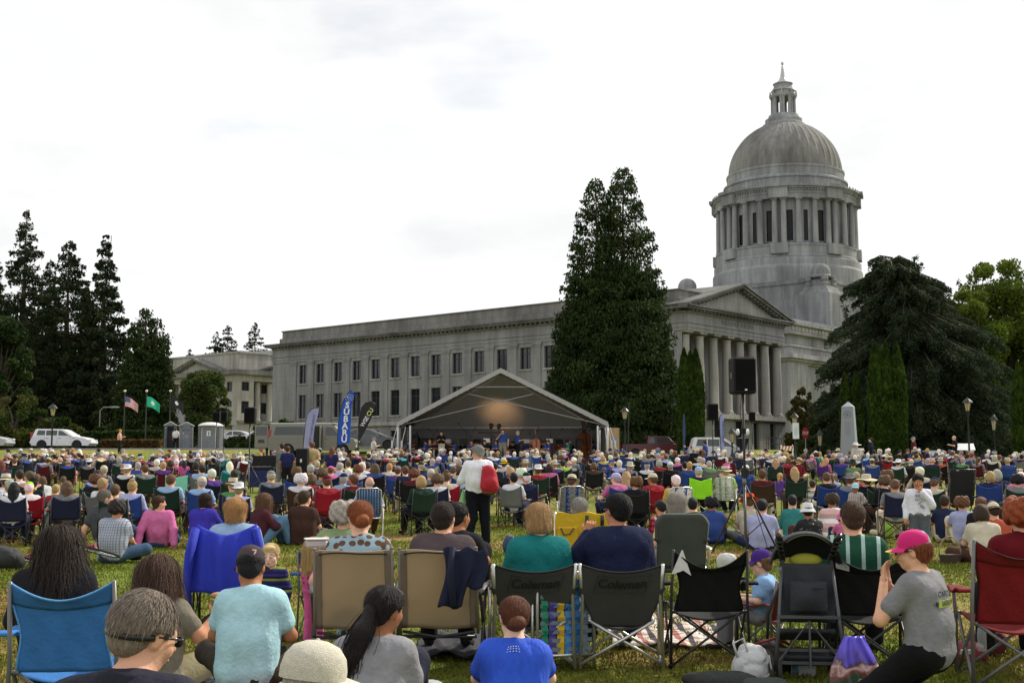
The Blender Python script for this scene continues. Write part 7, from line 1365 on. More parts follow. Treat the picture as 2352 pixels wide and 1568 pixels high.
def fig(label,px,Y,J,rz=0,s=1.,w=1.,belly=0,hs=1.,tilt=0,turn=0,roll=0,zoff=0,top='b',tmat=None,sleeve='short',bottom='n',bmat=None,shorts=False,hair=('short','b'),hairlen=.045,nstr=1600,hat=None,hatc='c',hatm=None,
        skin='d9a88c',shoes=(.03,.03,.03),hands=(),face=False,h=.012,extra=None,z=None,shoe=True,folds=.010,hath=1.,nhair=.003):
    SEED[0]+=1;sd_=SEED[0];z=(g(Y)if z is None else z)+zoff;o=empty('person',(gx(px,Y,z+.6),Y,z),rz,label=label,cat='person');o.scale=(s,s,s);sk=srgb(skin)
    Fd,R,T=body_field(J,w,belly=belly,tilt=tilt,turn=turn,hs=hs,fine=face,hands=False,roll=roll);ms=[]
    hd={q[0]:q for q in hands}
    for q in('_l','_r'):
        e,wr=J['elbow'+q],J['wrist'+q];d=(wr-e)/np.linalg.norm(wr-e)
        if q[1]in hd:_,dv,nv,cu,si=hd[q[1]];hv=hand_field(wr+d*.0,dv,nv,cu,1.0 if s>.8 else 1.05,si);ms.append(hv.mesh(.0045))
        else:
            nv=np.array([0,.3,1.]);hv=hand_field(wr,d+V3(0,.1,-.15),nv,.55,1.,1 if q=='_l' else-1);ms.append(hv.mesh(.006))
    body=vcat(Fd.mesh(h if not face else .0085),*ms);link('body',pm('body',body,M_SKIN),o,color=sk)
    tm=tmat or M_CLOTH;sf=shirt_field(J,w,belly,sleeve,t=.016);sh=link('shirt',pm('shirt',sf.mesh(h,folds,17,sd_),tm),o,color=srgb(CLC[top][1]if top in CLC else top))
    link('shorts' if shorts else 'trousers',pm('trousers',trouser_field(J,shorts).mesh(h*1.2,folds*.8,15,sd_+9),bmat or M_CLOTH),o,color=srgb(CLC[bottom][1]if bottom in CLC else bottom))
    for q in('_l','_r'):link('shoe',pm('shoe',shoe_field(J,(q,)).mesh(.012),M_CLOTH),o,color=shoes)
    if hair:
        st,cl=hair;hc=srgb(HAIRC[cl][1]if cl in HAIRC else cl);HF=hair_field(T,R,st,hs,bool(hat));hv=HF.mesh(.008,nhair,50,sd_);parts=[hv]
        if nstr:parts.append(strands(T,R,st,hs,nstr,sd_,hairlen,bool(hat)))
        link('hair',pm('hair',vcat(*parts),M_HAIR),o,color=hc)
    if hat:
        hm=hat_mb(hat,R,J['head'],hs*1.02*hath);ho=hm.build('hat',[hatm or M_HAT,M_BAND],o,smooth=40);ho.color=(*srgb(CLC[hatc][1]if hatc in CLC else hatc),1)
    if face:
        for sx in(-1,1):k=MB();k.ell(T(.031*sx,.0855,-.001),(.0125*hs,.0125*hs,.0115*hs),8);e_=k.build('eye',EYEW,o,smooth=True);k=MB();k.ell(T(.031*sx,.0945,-.001),(.0062*hs,.0045*hs,.0062*hs),6);k.build('iris',EYED,e_,smooth=True)
        k=MB();k.tube([T(-.021,.097,-.068),T(-.008,.1035,-.066),T(.008,.1035,-.066),T(.021,.097,-.068)],[.002*hs,.0042*hs,.0042*hs,.002*hs],8);k.build('mouth',LIP,o,smooth=True)
        k=MB()
        for sx in(-1,1):k.tube([T(.016*sx,.094,.020),T(.033*sx,.0925,.026),T(.050*sx,.082,.020)],[.0022*hs,.003*hs,.0015*hs],6)
        k.build('eyebrows',M_HAIR,o,smooth=True).color=(*[q*.6 for q in srgb(HAIRC[hair[1]][1]if hair and hair[1]in HAIRC else '5e4632')],1)
    o['_T']=0;del o['_T']
    if extra:extra(o,J,T,R,sk)
    return o,T,R
def P(kind,v=0,**kw):
    J=pose(kind,v)
    for k,val in kw.items():
        if k=='sh':
            for n in J:J[n]=J[n]
        elif k.startswith('d_'):J[k[2:]]=J[k[2:]]+V3(*val)
        else:J[k]=V3(*val)
    return J
def shift(J,names,d):
    for n in names:J[n]=J[n]+V3(*d)
    return J
def glasses(o,T,hs=1.,strap=False,m=None):
    k=MB();c0=T(0,0,0);Rg=np.stack([T(1,0,0)-c0,T(0,1,0)-c0,T(0,0,1)-c0],1)/hs
    for sx in(-1,1):k.ell(T(.033*sx,.102,-.002),np.array((.027,.007,.019))*hs,7,Rg);k.tube([T(.058*sx,.095,.006),T(.084*sx,.04,.004),T(.090*sx,-.01,.0)],.0035*hs,6)
    k.tube([T(-.01,.112,.004),T(.01,.112,.004)],.003*hs,5);g_=k.build('sunglasses',m or BLACKP,o,smooth=True)
    if strap:k=MB();k.tube([T(.093*math.cos(a),-.02-.104*math.sin(a),-.005-.022*math.sin(a))for a in np.linspace(0.05,3.09,16)],.0065,6,flat=1.6);k.build('glasses_strap',BLACKP,o,smooth=True)
def earring(o,T):pass
# ---- chairs near the camera
def sling_back(W0,W1,z0,z1,y0,y1,dip=.10,nu=20,nv=16,th=.01,belly_=.05,wave=.006,notch=0,sd_=0):
    def fn(u,v):wd=W0+(W1-W0)*v;waist=1-notch*math.sin(math.pi*min(1,v*1.15))**2;x=(u-.5)*wd*waist;z=z0+(z1-z0)*v-dip*(1-abs(2*u-1)**1.8)*v**4;y=y0+(y1-y0)*v-belly_*math.cos((u-.5)*math.pi)*(.35+.65*v)*.8+wave*math.sin(u*17+v*5+sd_)*math.sin(v*9+u*3);return(x,y,z)
    return fn
def quad_chair(px,Y,rz,colr,label,tube=BLKT,s=1.,hi=.94,wd=.56,edge=None,notch=.10,dip=.13,tr=.010,cup=False,group=None,hem=True,z_=0,seatz=.40,band=None):
    o=empty('camp_chair',(gx(px,Y,g(Y)+.5),Y,g(Y)+z_),rz,label=label,cat='chair',group=group);o.scale=(s,)*3;col=srgb(CLC[colr][1]if colr in CLC else colr)
    fn=sling_back(wd-.04,wd,seatz+.02,hi,-.20,-.33,dip,notch=notch,sd_=px);k=MB();k.grid(fn,24,20,.008);b_=k.build('backrest',M_SLING,o,smooth=True);b_.color=(*col,1)
    k=MB();k.grid(lambda u,v:tuple(np.array(fn(u,.76+.24*v))-np.array([0,.006,0])),24,5,.004);q=k.build('head_band',M_SLING,b_,smooth=True);q.color=(*[c*.72 for c in col],1)if band is None else(*srgb(band),1)
    k=MB();k.tube([fn(0,v/12)for v in range(13)]+[fn(u/16,1)for u in range(17)]+[fn(1,1-v/12)for v in range(13)],.006,6);q=k.build('piping',M_SLING,b_,smooth=True);q.color=(*(srgb(edge)if edge else[c*.6 for c in col]),1)
    k=MB();k.grid(lambda u,v:((u-.5)*(wd-.02),-.20+.46*v,seatz+.02-.06*math.sin(math.pi*u)*(1-.4*v)+.03*v),14,10,.010);q=k.build('seat',M_SLING,o,smooth=True);q.color=(*col,1)
    w2=wd/2
    for sx in(-1,1):
        k=MB();k.grid(lambda u,v:(sx*(w2+.045)+(u-.5)*.10,-.26+.48*v,.64+.015*math.sin(v*9)-.02*v),5,10,.014);q=k.build('armrest',M_SLING,o,smooth=True);q.color=(*col,1)
        k=MB();k.tube([(sx*w2,-.335,hi+.005),(sx*(w2+.01),-.24,.5),(sx*(w2+.02),-.26,.02)],tr,8);k.build('back_pole',tube,o,smooth=True);k=MB();k.tube([(sx*(w2+.04),.20,.64),(sx*(w2+.02),.25,.42),(sx*(w2+.02),.27,.02)],tr,8);k.build('front_pole',tube,o,smooth=True)
        for a,b in(((sx*(w2+.02),-.26,.02),(-sx*(w2-.02),-.20,.42)),((sx*(w2+.02),.27,.02),(-sx*(w2-.02),.26,.44)),((sx*(w2+.02),-.26,.02),(sx*(w2),.26,.44)),((sx*(w2+.02),.27,.02),(sx*(w2),-.20,.42))):
            k=MB();k.tube([a,b],tr*.85,8);k.ell(a,(.022,.022,.02),5);k.ell(b,(.016,.016,.016),5);k.build('leg',tube,o,smooth=True)
    if cup:k=MB();k.lathe([(.036,0),(.04,.10),(.045,.10)],(w2+.05,.16,.545),12,cap=False);k.build('cup_holder',BLACKP,o)
    return o
def tag_paper(o,fn,u,v,w,h,rot=0,name='care_tag',pts=None):
    c=np.array(fn(u,v));k=MB();R_=roty(rot);P_=pts or[(-w/2,-h/2),(w/2,-h/2),(w/2,h/2),(-w/2,h/2)];V=np.array([[x,-.022,z]for x,z in P_])@R_.T+c;k.add(np.vstack([V,V+[0,.004,0]]),[tuple(range(len(V))),tuple(range(2*len(V)-1,len(V)-1,-1))]);return k.build(name,mat('paper_tag',(.62,.62,.60),.8,var=.08,scale=30),o)
# 1 blue chair and the woman in black
quad_chair(168,7.35,.12,'3f7fc4','big bright blue camp chair at the lower left holding the woman in the black jacket',GREYT,1.0,.93,.56,edge='6fb2ea',dip=.10,tr=.013,notch=.14)
fig('woman in black jacket with long dark hair seated in the bright blue chair',128,7.75,P('chair',0),.15,1.0,1.12,belly=.02,turn=.55,tilt=-.1,top='k',sleeve='long',bottom='k',hair=('longwavy','2e211b'),nstr=7500)
# 2 man with strapped sunglasses
J=P('chair',0);shift(J,['head'],(.03,.05,-.01));
o,T,R=fig('man in dark grey polo shirt and strapped sunglasses, head bowed to the right',296,3.95,J,-.10,1.0,1.12,belly=.03,turn=-.62,tilt=-.30,roll=.10,zoff=.055,top='2b2b38',sleeve='short',bottom='n',hair=('crew','7d7166'),nstr=9000,hairlen=.045,skin='d7a488',face=True,h=.010)
glasses(o,T,strap=True);k=MB();n_=J['neck']
k.grid(lambda u,v:tuple(n_+np.array([.077*math.cos(6.28*u)*(1+.12*(1-v)),-.01+.080*math.sin(6.28*u)*(1+.12*(1-v)),-.045+.05*v+.012*math.sin(6.28*u)*-1])),28,4,.006);k.build('collar',M_CLOTH,o,smooth=True).color=(*srgb('2b2b38'),1)
quad_chair(290,3.95,-.1,'n','navy camp chair under the man with strapped sunglasses',s=.92,hi=.72)
# 3 woman with sandwich
J=P('ground',0,elbow_r=(.30,.05,.36),wrist_r=(.36,.16,.46))
o,T,R=fig('brunette with long wavy hair sitting low and holding out a sandwich',347,8.6,J,0,1.08,1.,turn=.25,tilt=-.15,top='7a7466',sleeve='short',bottom='8a8468',hair=('longwavy','4a3226'),nstr=6500,hands=(('r',(.3,.5,.5),(.6,-.5,.3),.9,-1),),skin='c98f70')
k=MB();c=np.array(J['wrist_r'])+[.02,.08,.09];k.ell(c,(.065,.045,.022),8);k.ell(c+[0,0,.045],(.068,.047,.024),8);k.mi=1
for i in range(9):k.ell(c+[random.uniform(-.06,.06),random.uniform(-.04,.02),.025+random.uniform(-.006,.02)],(.022,.018,.010),4)
so=k.build('sandwich',[mat('bread',(.50,.28,.10),.8),mat('lettuce',(.40,.48,.12),.6)],smooth=True,label='bread roll sandwich with lettuce in the hand of the brunette',cat='sandwich');so.location=o.location;so.scale=o.scale
# 4 man in cap and pale blue shirt
J=P('ground',0,elbow_l=(-.24,.12,.30),elbow_r=(.24,.12,.30),wrist_l=(-.10,.34,.26),wrist_r=(.10,.34,.26),head=(-.03,.15,.725),d_chest=(0,.01,0))
o,T,R=fig('man in pale blue T-shirt and dark cap seated low with his back to us',572,7.4,J,-.05,.94,1.0,tilt=-.35,turn=.12,zoff=.29,top='a6ccd6',sleeve='short',bottom='3a342c',shorts=False,hair=('crew','k'),nstr=1800,hairlen=.03,hat='cap',hatc='4b4246',skin='a8714f')
k=MB();c=T(.030,-.112,.065);k.add([c+R@np.array(p)for p in((-.014,0,.016),(.014,0,.016),(.013,-.001,-.006),(0,-.002,-.018),(-.013,-.001,-.006))],[(0,1,2,3,4)]);k.add([c+R@np.array(p)for p in((-.008,-.003,.010),(.008,-.003,.010),(.007,-.004,0),(0,-.004,-.010),(-.007,-.004,0))],[(0,1,2,3,4)],1);k.build('shield_badge',[mat('badge_white',(.7,.7,.7),.5),mat('badge_red',(.4,.05,.06),.5)],o)
co=empty('cooler',(gx(578,7.2),7.25,g(7.2)),.1,label='low dark cooler with red lid under the man in the pale blue T-shirt',cat='cooler');k=MB();k.rbox((0,0,.12),(.46,.34,.22),.03);k.build('box',mat('cooler_red',(.16,.02,.025),.5),co);k=MB();k.rbox((0,0,.245),(.48,.36,.035),.015);k.build('lid',mat('cooler_lid',(.25,.05,.05),.5),co)
# 5 blond toddler facing the camera
def kid(J,f=1.25):
    J['head']=J['neck']+(J['head']-J['neck'])*f;return J
STRP=stripe_mat('stripe_fleece',[srgb('1e2050'),srgb('2b2a5a'),srgb('7f8a3a'),srgb('1a1d3d'),srgb('39306b')],2,6)
fig('blond toddler in striped navy fleece facing us beside the man in the cap',621,9.7,kid(P('stand',0)),math.pi-.15,.53,1.05,hs=1.38,turn=.12,tilt=-.08,top='n',tmat=STRP,sleeve='long',bottom='n',hair=('short','d8bd86'),nstr=2200,hairlen=.05,skin='e8bfa6',face=True)
# 6 blonde woman with the royal blue jacket on her chair
quad_chair(527,11.9,.12,'1f2f8f','blue camp chair hidden under the royal blue jacket',s=1.,hi=.93,dip=.06)
fig('blonde woman with bobbed hair and pale blue shirt seated beyond the royal blue jacket',541,12.2,P('chair',0),.1,1.,1.1,turn=-.3,top='8fa9c8',sleeve='long',bottom='n',hair=('bob','b98a55'),nstr=4500)
jo=empty('jacket',(gx(527,11.75,1.),11.72,g(11.7)),.1,label='royal blue jacket draped over the back of a chair',cat='jacket')
k=MB();k.grid(lambda u,v:((u-.5)*(.54+.10*(1-v)),-.30+.16*v*v-.06*math.cos((u-.5)*3.1)+.020*math.sin(u*23+v*3)*(1-v*.6),.36+.62*v-.10*(1-abs(2*u-1)**1.5)*v**3+.02*math.sin(u*9)*(1-v)),34,22,.014);k.build('body',mat('royal_blue_cloth',srgb('2432a8'),.85,var=.08,bump=.3,bscale=30),jo,smooth=True)
k=MB();k.tube([(-.27,-.24,.94),(-.31,-.30,.72),(-.33,-.30,.45),(-.30,-.30,.22)],[.075,.085,.075,.05],14,flat=.5);k.build('sleeve',MATS['royal_blue_cloth'],jo,smooth=True);k=MB();k.tube([(.27,-.22,.94),(.31,-.2,.75),(.34,-.1,.60)],[.07,.08,.06],14,flat=.5);k.build('sleeve',MATS['royal_blue_cloth'],jo,smooth=True)
# 7 little girl in pink polka dots
PNK=dots_mat('dots_pink',srgb('c9539a'),srgb('9b2358'),11,.33)
fig('little blond girl in pink polka dot top beside the first tan chair',722,10.7,kid(P('stand',2)),-.6,.52,1.1,hs=1.36,turn=-.2,tilt=-.1,top='p',tmat=PNK,sleeve='long',bottom='p',hair=('long','c2a06a'),nstr=2200,skin='e2b49a')
# 8, 9 tan chairs
TAN=mat('tan_sling',srgb('b5a488'),.7,var=.06,scale=3,bump=.25,bscale=300,trans=.42);TANE=mat('tan_edge',srgb('75685a'),.75)
def tan_chair(px,Y,rz,label):
    o=empty('high_back_chair',(gx(px,Y,.7),Y,g(Y)),rz,label=label,cat='chair',group=None);fb=lambda u,v:((u-.5)*(.58-.02*v),-.20-.21*v-.025*math.cos((u-.5)*3.1),.33+.585*v+.006*math.sin(u*8))
    k=MB();k.grid(fb,20,18,.012);b_=k.build('backrest',TAN,o,smooth=True)
    for u in(.04,.96):k=MB();k.grid(lambda a,v:tuple(np.array(fb(u+(a-.5)*.11,v))-np.array([0,.008,0])),4,14,.004);k.build('side_hem',TANE,b_,smooth=True)
    k=MB();k.tube([tuple(np.array(fb(.06+.88*i/20,.955+.028*math.sin(math.pi*i/20)))-np.array([0,.022,0]))for i in range(21)],.007,8);k.build('head_cord',BLACKP,b_,smooth=True)
    for u in(.0,1.):k=MB();k.tube([np.array(fb(u,0))-[0,0,.04],fb(u,.5),np.array(fb(u,1))+[0,0,.012]],.013,8);k.ell(np.array(fb(u,1))+[0,0,.014],(.016,.016,.012),6);k.build('back_tube',mat('tan_tube',(.20,.17,.13),.5),o,smooth=True)
    k=MB();k.grid(lambda u,v:((u-.5)*.56,-.20+.48*v,.38-.03*math.sin(math.pi*v)),8,8,.012);k.build('seat',TAN,o,smooth=True);k=MB();k.tube([(-.28,-.20,.27),(.28,-.20,.27)],.013,8);k.tube([(-.27,-.22,.31),(0,-.23,.27),(.27,-.22,.31)],.011,8);k.build('cross_bar',BLKT,o,smooth=True)
    for sx in(-1,1):
        k=MB();k.tube([(sx*.31,-.30,.60),(sx*.33,-.05,.625),(sx*.34,.18,.62),(sx*.34,.25,.60)],[.016,.024,.026,.018],10,flat=.6);k.build('armrest',mat('grey_arm',(.10,.095,.09),.5),o,smooth=True)
        for a,b in(((sx*.33,.22,.60),(sx*.31,-.30,.02)),((sx*.31,-.24,.58),(sx*.33,.34,.02))):k=MB();k.tube([a,b],.013,8);k.build('leg',BLKT,o,smooth=True)
        k=MB();k.tube([(sx*.33,.34,.03),(sx*.31,-.30,.03)],.011,8);k.build('skid',BLKT,o,smooth=True)
    for sx in(-1,1):k=MB();k.box((sx*.25,-.245,.56),(.10,.02,.05));k.build('buckle',BLACKP,b_)
    return o
tan_chair(819,9.55,.05,'tan mesh high backed chair under the auburn haired woman with a bun');tan_chair(1014,9.6,-.02,'tan mesh high backed chair with a navy garment hung over its corner')
FLW=dots_mat('flower_print',srgb('8ba6b5'),srgb('5b4028'),16,.42)
J=P('chair',0,wrist_l=(-.30,.16,.80),elbow_l=(-.34,-.03,.60));shift(J,['head'],(.0,0,.01))
o,T,R=fig('auburn haired woman with low bun and flowered blouse seated in the first tan chair',826,9.85,J,.02,1.02,1.08,turn=.25,tilt=-.15,roll=-.05,top='s',tmat=FLW,sleeve='short',bottom='g',bmat=FLW,hair=('bun','8a4a26'),nstr=5500,hairlen=.07,skin='e0b096',zoff=.02,hands=(('l',(-.25,.1,1),(-.8,-.5,.2),.7,1),))
k=MB();k.rbox((0,0,.035),(.17,.12,.07),.02);co=empty('food_container',tuple(np.array(o.location)+np.array([-.36,.10,.86])),.3,label='white plastic food tub with rim held up by the woman with the bun',cat='container');k.build('tub',mat('clear_tub',(.62,.52,.50),.25,alpha=.85),co);k=MB();k.rbox((0,0,.074),(.185,.135,.012),.01);k.build('rim',PLW,co)
o,T,R=fig('man with cropped dark brown hair and brown shirt seated in the second tan chair',1018,9.95,P('chair',0),-.03,1.02,1.15,turn=-.15,top='52474a',sleeve='short',bottom='k',hair=('crew','2c211c'),nstr=4500,hairlen=.03,skin='d8a386',zoff=.02)
fig('dark haired man seated on the grass just beyond the second tan chair',1046,13.2,P('ground',2),-.2,1.2,1.,turn=-.5,top='k',sleeve='short',bottom='k',hair=('crew','k'),nstr=1200,hairlen=.03,skin='a8714f',zoff=.08)
jo=empty('garment',(gx(1062,9.3,1.),9.14,g(9.3)),-.05,label='navy garment hung over the top corner of the second tan chair',cat='garment');NV=mat('navy_knit',srgb('1b2038'),.95,bump=.4,bscale=200)
k=MB();k.grid(lambda u,v:(-.13+.30*u+.03*math.sin(v*4),-.03-.025*math.sin(u*15)*v-.02,.94-.20*v-(.22 if u<.55 else .08)*v+.015*math.sin(u*13)),24,14,.02);k.build('cloth',NV,jo,smooth=True);k=MB();k.tube([(-.06,-.04,.95),(-.07,-.07,.74),(-.05,-.06,.54)],[.07,.08,.075],12,flat=.35);k.build('sleeve',NV,jo,smooth=True)
# 10 ponytail woman in grey
J=P('ground',2,elbow_r=(.23,.12,.30),wrist_r=(.16,.40,.36),head=(.05,.12,.735))
o,T,R=fig('woman in grey T-shirt with long black ponytail sitting on the grass',853,6.9,J,-.12,1.02,1.0,turn=-.55,tilt=-.1,roll=.1,zoff=.04,top='8b8b90',sleeve='short',bottom='2b2d3a',hair=('short','1c1517'),nstr=4500,hairlen=.06,skin='9c6a4c')
k=Field();b0=T(0,-.118,-.01);k.el(b0,(.032,.032,.032));p1=b0+V3(-.03,-.055,-.10);p2=b0+V3(-.075,-.075,-.22);p3=b0+V3(-.10,-.07,-.38);k.rc(b0+V3(0,-.01,-.01),p1,.032,.045,k=.03);k.rc(p1,p2,.045,.042,k=.03);k.rc(p2,p3,.042,.012,k=.03);vm_=k.mesh(.008,.008,40,2)
VS,FS,bb=[],[],0
for i in range(900):
    off=RNG.normal(size=3)*[.020,.020,.01];q=np.array([b0+off*.6,p1+off*1.25,lerp(p1,p2,.5)+off*1.3,p2+off*1.2+RNG.normal(size=3)*.006,lerp(p2,p3,.6)+off*.9+RNG.normal(size=3)*.012,p3+off*.8+V3(0,0,-.04*RNG.random())]);a_=q-[.0014,0,0];b_=q+[.0014,.0006,0];VS.append(np.stack([a_,b_],1).reshape(-1,3));FS+=[(bb+2*j,bb+2*j+1,bb+2*j+3,bb+2*j+2)for j in range(5)];bb+=12
pt=pm('ponytail',vcat(vm_,(np.vstack(VS),np.array(FS))),M_HAIR);link('ponytail',pt,o,color=srgb('1c1517'))
# 11 bun woman in blue blouse
BLU=mat('royal_blouse',srgb('2450c8'),.8,var=.08,scale=8,bump=.5,bscale=14,stretch=(3,3,.4))
J=P('ground',2);
o,T,R=fig('woman in bright blue gathered blouse with low auburn bun sitting on the grass',1182,7.3,J,.03,.93,1.02,turn=.15,tilt=-.1,zoff=.01,top='b',tmat=BLU,sleeve='short',bottom='n',hair=('bun','5e3420'),nstr=5500,hairlen=.06,skin='e6bda4',folds=.013)
k=MB();n_=J['neck']
for j,(r_,z_)in enumerate(((.108,-.040),(.122,-.052),(.134,-.066))):
    for i in range(46):a=6.283*i/46;k.box((n_[0]+r_*1.05*math.cos(a),n_[1]+r_*.95*math.sin(a)-.01,n_[2]+z_-.02*abs(math.cos(a))),(.007,.007,.004))
k.build('embroidery',PLW,o);k=MB();k.tube([T(.088,.04,.0),T(.07,.09,.0)],.003,5);k.tube([T(-.088,.04,.0),T(-.07,.09,.0)],.003,5);k.build('spectacles',CHROME,o)
# 12 pale sun hat at the bottom
MESHH=mat('hat_mesh',srgb('c9c4b4'),.9,var=.10,scale=60,bump=.5,bscale=220)
fig('person in cream brimmed sun hat at the very bottom edge',650,4.75,P('ground',0),-.9,1.05,1.,tilt=-.15,zoff=.02,top='c',sleeve='short',bottom='g',hair=('short','g'),nstr=0,hat='cap',hatc='c9c4b4',hatm=MESHH,hath=1.2)
# 13 director chairs with lettering
GRF=mat('charcoal_canvas',(.045,.047,.042),.9,var=.08,bump=.3,bscale=180)
def director(px,Y,rz,label):
    o=empty('director_chair',(gx(px,Y,.6),Y,g(Y)),rz,label=label,cat='chair',group='charcoal folding chairs with arched backs');fb=lambda u,v:((u-.5)*(.40+.24*min(1,v*1.7)**1.2),-.22-.12*v-.07*math.cos((u-.5)*3.1)*v,.32+.42*v+.06*(abs(2*u-1)**2)*v**2)
    k=MB();k.grid(fb,22,18,.012);b_=k.build('backrest',GRF,o,smooth=True);k=MB();k.tube([fb(i/20,1)for i in range(21)],.008,6);k.build('top_hem',M_EDGE,b_,smooth=True)
    V_,Fs_=text_mesh('Coleman',.098,.001,.0012,shear=.25);V_=np.array(V_);out=[]
    for x,y,z in V_:u=.5+x/.62;v=.78+y/.44;p=np.array(fb(u,v));out.append(p-np.array([0,.018+z,0]))
    k=MB();k.add(out,Fs_);fr=[(-.20,-.062),(.17,-.062),(.22,.062),(-.165,.062),(-.20,-.062)]
    for i in range(4):
        for q in range(6):a=lerp(fr[i],fr[i+1],q/6);b=lerp(fr[i],fr[i+1],(q+1)/6);k.tube([np.array(fb(.5+a[0]/.62,.78+a[1]/.44))-[0,.016,0],np.array(fb(.5+b[0]/.62,.78+b[1]/.44))-[0,.016,0]],.002,4,cap=False)
    k.build('lettering',mat('black_ink',(.008,.008,.008),.6),b_)
    k=MB();k.grid(lambda u,v:((u-.5)*.48,-.24+.48*v,.36-.05*math.sin(math.pi*u)+.02*v),12,8,.012);k.build('seat',GRF,o,smooth=True)
    for sx in(-1,1):
        k=MB();k.tube([(sx*.31,-.36,.80),(sx*.30,-.30,.63),(sx*.29,-.28,.60),(sx*.31,-.26,.02)],.014,8);k.build('back_post',ALU,o,smooth=True);k=MB();k.tube([(sx*.31,.26,.60),(sx*.31,.28,.02)],.014,8);k.build('front_post',ALU,o,smooth=True)
        k=MB();k.rbox((sx*.31,0,.615),(.05,.56,.03),.012);k.build('armrest',GRF,o);k=MB();k.tube([(sx*.31,-.26,.035),(sx*.31,.28,.035)],.012,8);k.build('skid',ALU,o,smooth=True)
        for y in(-.26,.27):k=MB();k.tube([(sx*.31,y+.012*sx,.05),(-sx*.24,y+.012*sx,.37)],.013,8);k.build('leg',ALU,o,smooth=True)
    k=MB();k.tube([(-.24,-.26,.37),(.24,-.26,.37)],.011,8)if False else k.tube([(-.24,-.26,.37),(-.24,.27,.38)],.012,8);k.tube([(.24,-.26,.37),(.24,.27,.38)],.012,8);k.build('seat_rail',ALU,o,smooth=True);return o
director(1220,9.75,.06,'charcoal arched back chair under the woman in teal');director(1425,9.75,-.06,'charcoal arched back chair under the man in the navy sweater')
fig('woman in teal top with short blond hair seated in the first arched back chair',1236,10.1,P('chair',0),.05,1.02,1.14,belly=.03,tilt=-.35,turn=.1,top='1a7070',sleeve='long',bottom='n',hair=('bob','b08a5c'),nstr=3200,hairlen=.06,skin='deae94')
J=P('chair',0,elbow_l=(-.36,.06,.66),wrist_l=(-.20,.18,.88));
o,T,R=fig('man in navy sweater and sunglasses raising his left hand beside the yellow chair bag',1418,10.15,J,.05,1.07,1.2,turn=.45,tilt=-.05,top='1f2440',sleeve='long',bottom='n',hair=('short','121014'),nstr=4500,hairlen=.05,skin='b98060',zoff=.02,hands=(('l',(.25,.1,1),(-.3,-1,.1),.95,-1),));glasses(o,T)
# folded webbed chairs between
o=empty('folded_lawn_chair',(gx(1300,9.5,.5),9.5,g(9.5)),.35,label='folded lawn chair with rainbow webbing leaning between the two arched back chairs',cat='chair');
k=MB();cw=['1f7a5c','4d3f8a','c9a52c','3a7fc0','2f6fae','6b7a84']
for i,c in enumerate(cw):k.mi=i;k.grid(lambda u,v:(-.20+.065*i+.055*u,-.012*math.sin(v*40),.12+.56*v),2,12,.004)
for j in range(8):k.mi=5;k.grid(lambda u,v:(-.21+.42*u,-.014*math.cos(u*20),.15+.065*j+.03*v),12,1,.004)
k.build('webbing',[mat('strap_'+c,srgb(c),.8)for c in cw],o);k=MB();k.tube([(-.23,0,.04),(-.23,0,.70),(-.19,0,.73),(.19,0,.73),(.23,0,.70),(.23,0,.04)],.012,8);k.tube([(-.25,.05,.04),(-.25,.05,.66)],.012,8);k.tube([(.25,.05,.04),(.25,.05,.66)],.012,8);k.tube([(-.23,0,.12),(.23,0,.12)],.012,8);k.build('frame',ALU,o,smooth=True);k=MB();k.rbox((.27,.0,.48),(.03,.05,.40),.012);k.build('armrest',PLW,o)
# 14 yellow chair with pockets
Y=12.4;o=empty('yellow_chair_bag',(gx(1343,Y,.8),Y,g(Y)),.02,label='yellow backpack chair with black straps and pockets standing behind the two arched back chairs',cat='chair');YL=mat('yellow_nylon',srgb('c6a418'),.75,var=.07,bump=.4,bscale=30);k=MB()
k.grid(lambda u,v:((u-.5)*.58*(1 if v<.93 else 1-.12*(v-.93)/.07),.02*math.sin(u*6)*v,.24+.80*v+.01*math.cos(u*12)),20,20,.05);k.build('backrest',YL,o,smooth=40)
for i,(x,z)in enumerate(((-.17,.80),(-.17,.52))):k=MB();k.rbox((x,-.045,z),(.20,.05,.22),.015);p_=k.build('pocket',mat('yellow_pocket',srgb('b8961a'),.8,bump=.4,bscale=30),o);k=MB();k.tube([(x-.07,-.08,z+.10),(x-.04,-.085,z+.03),(x+.02,-.09,z+.04),(x+.06,-.085,z+.10)],.006,6);k.build('cord',BLACKP,p_,smooth=True)
for x in(0.02,.17):k=MB();k.tube([(x,-.05,1.0),(x+.005,-.075,.80),(x+.03,-.085,.62),(x-.04,-.08,.38)],.010,6,flat=.4);k.box((x,-.06,.97),(.035,.02,.10));k.build('strap',BLACKP,o,smooth=True)
k=MB();k.box((.015,-.075,.70),(.05,.01,.10));k.build('label_patch',mat('patch_red',(.30,.04,.05),.7),o);k=MB();k.lathe([(.012,0),(.012,.004)],(.015,-.083,.70),8,rotx(math.pi/2));k.box((.015,-.083,.685),(.02,.004,.005));k.build('emblem',PLW,o)
k=MB();[k.tube([(sx*.29,.03,1.05),(sx*.29,.02,.30),(sx*.29,-.12,.02)],.012,8)for sx in(-1,1)];[k.tube([(sx*.29,.02,.30),(sx*.29,.5,.28),(sx*.29,.45,.02)],.012,8)for sx in(-1,1)];k.build('frame',ALU,o,smooth=True)
fig('grey haired person just showing above the yellow chair bag',1331,13.0,P('chair',0),0,.98,1.,top='g',sleeve='long',hair=('short','8a8580'),nstr=1200,h=.016)
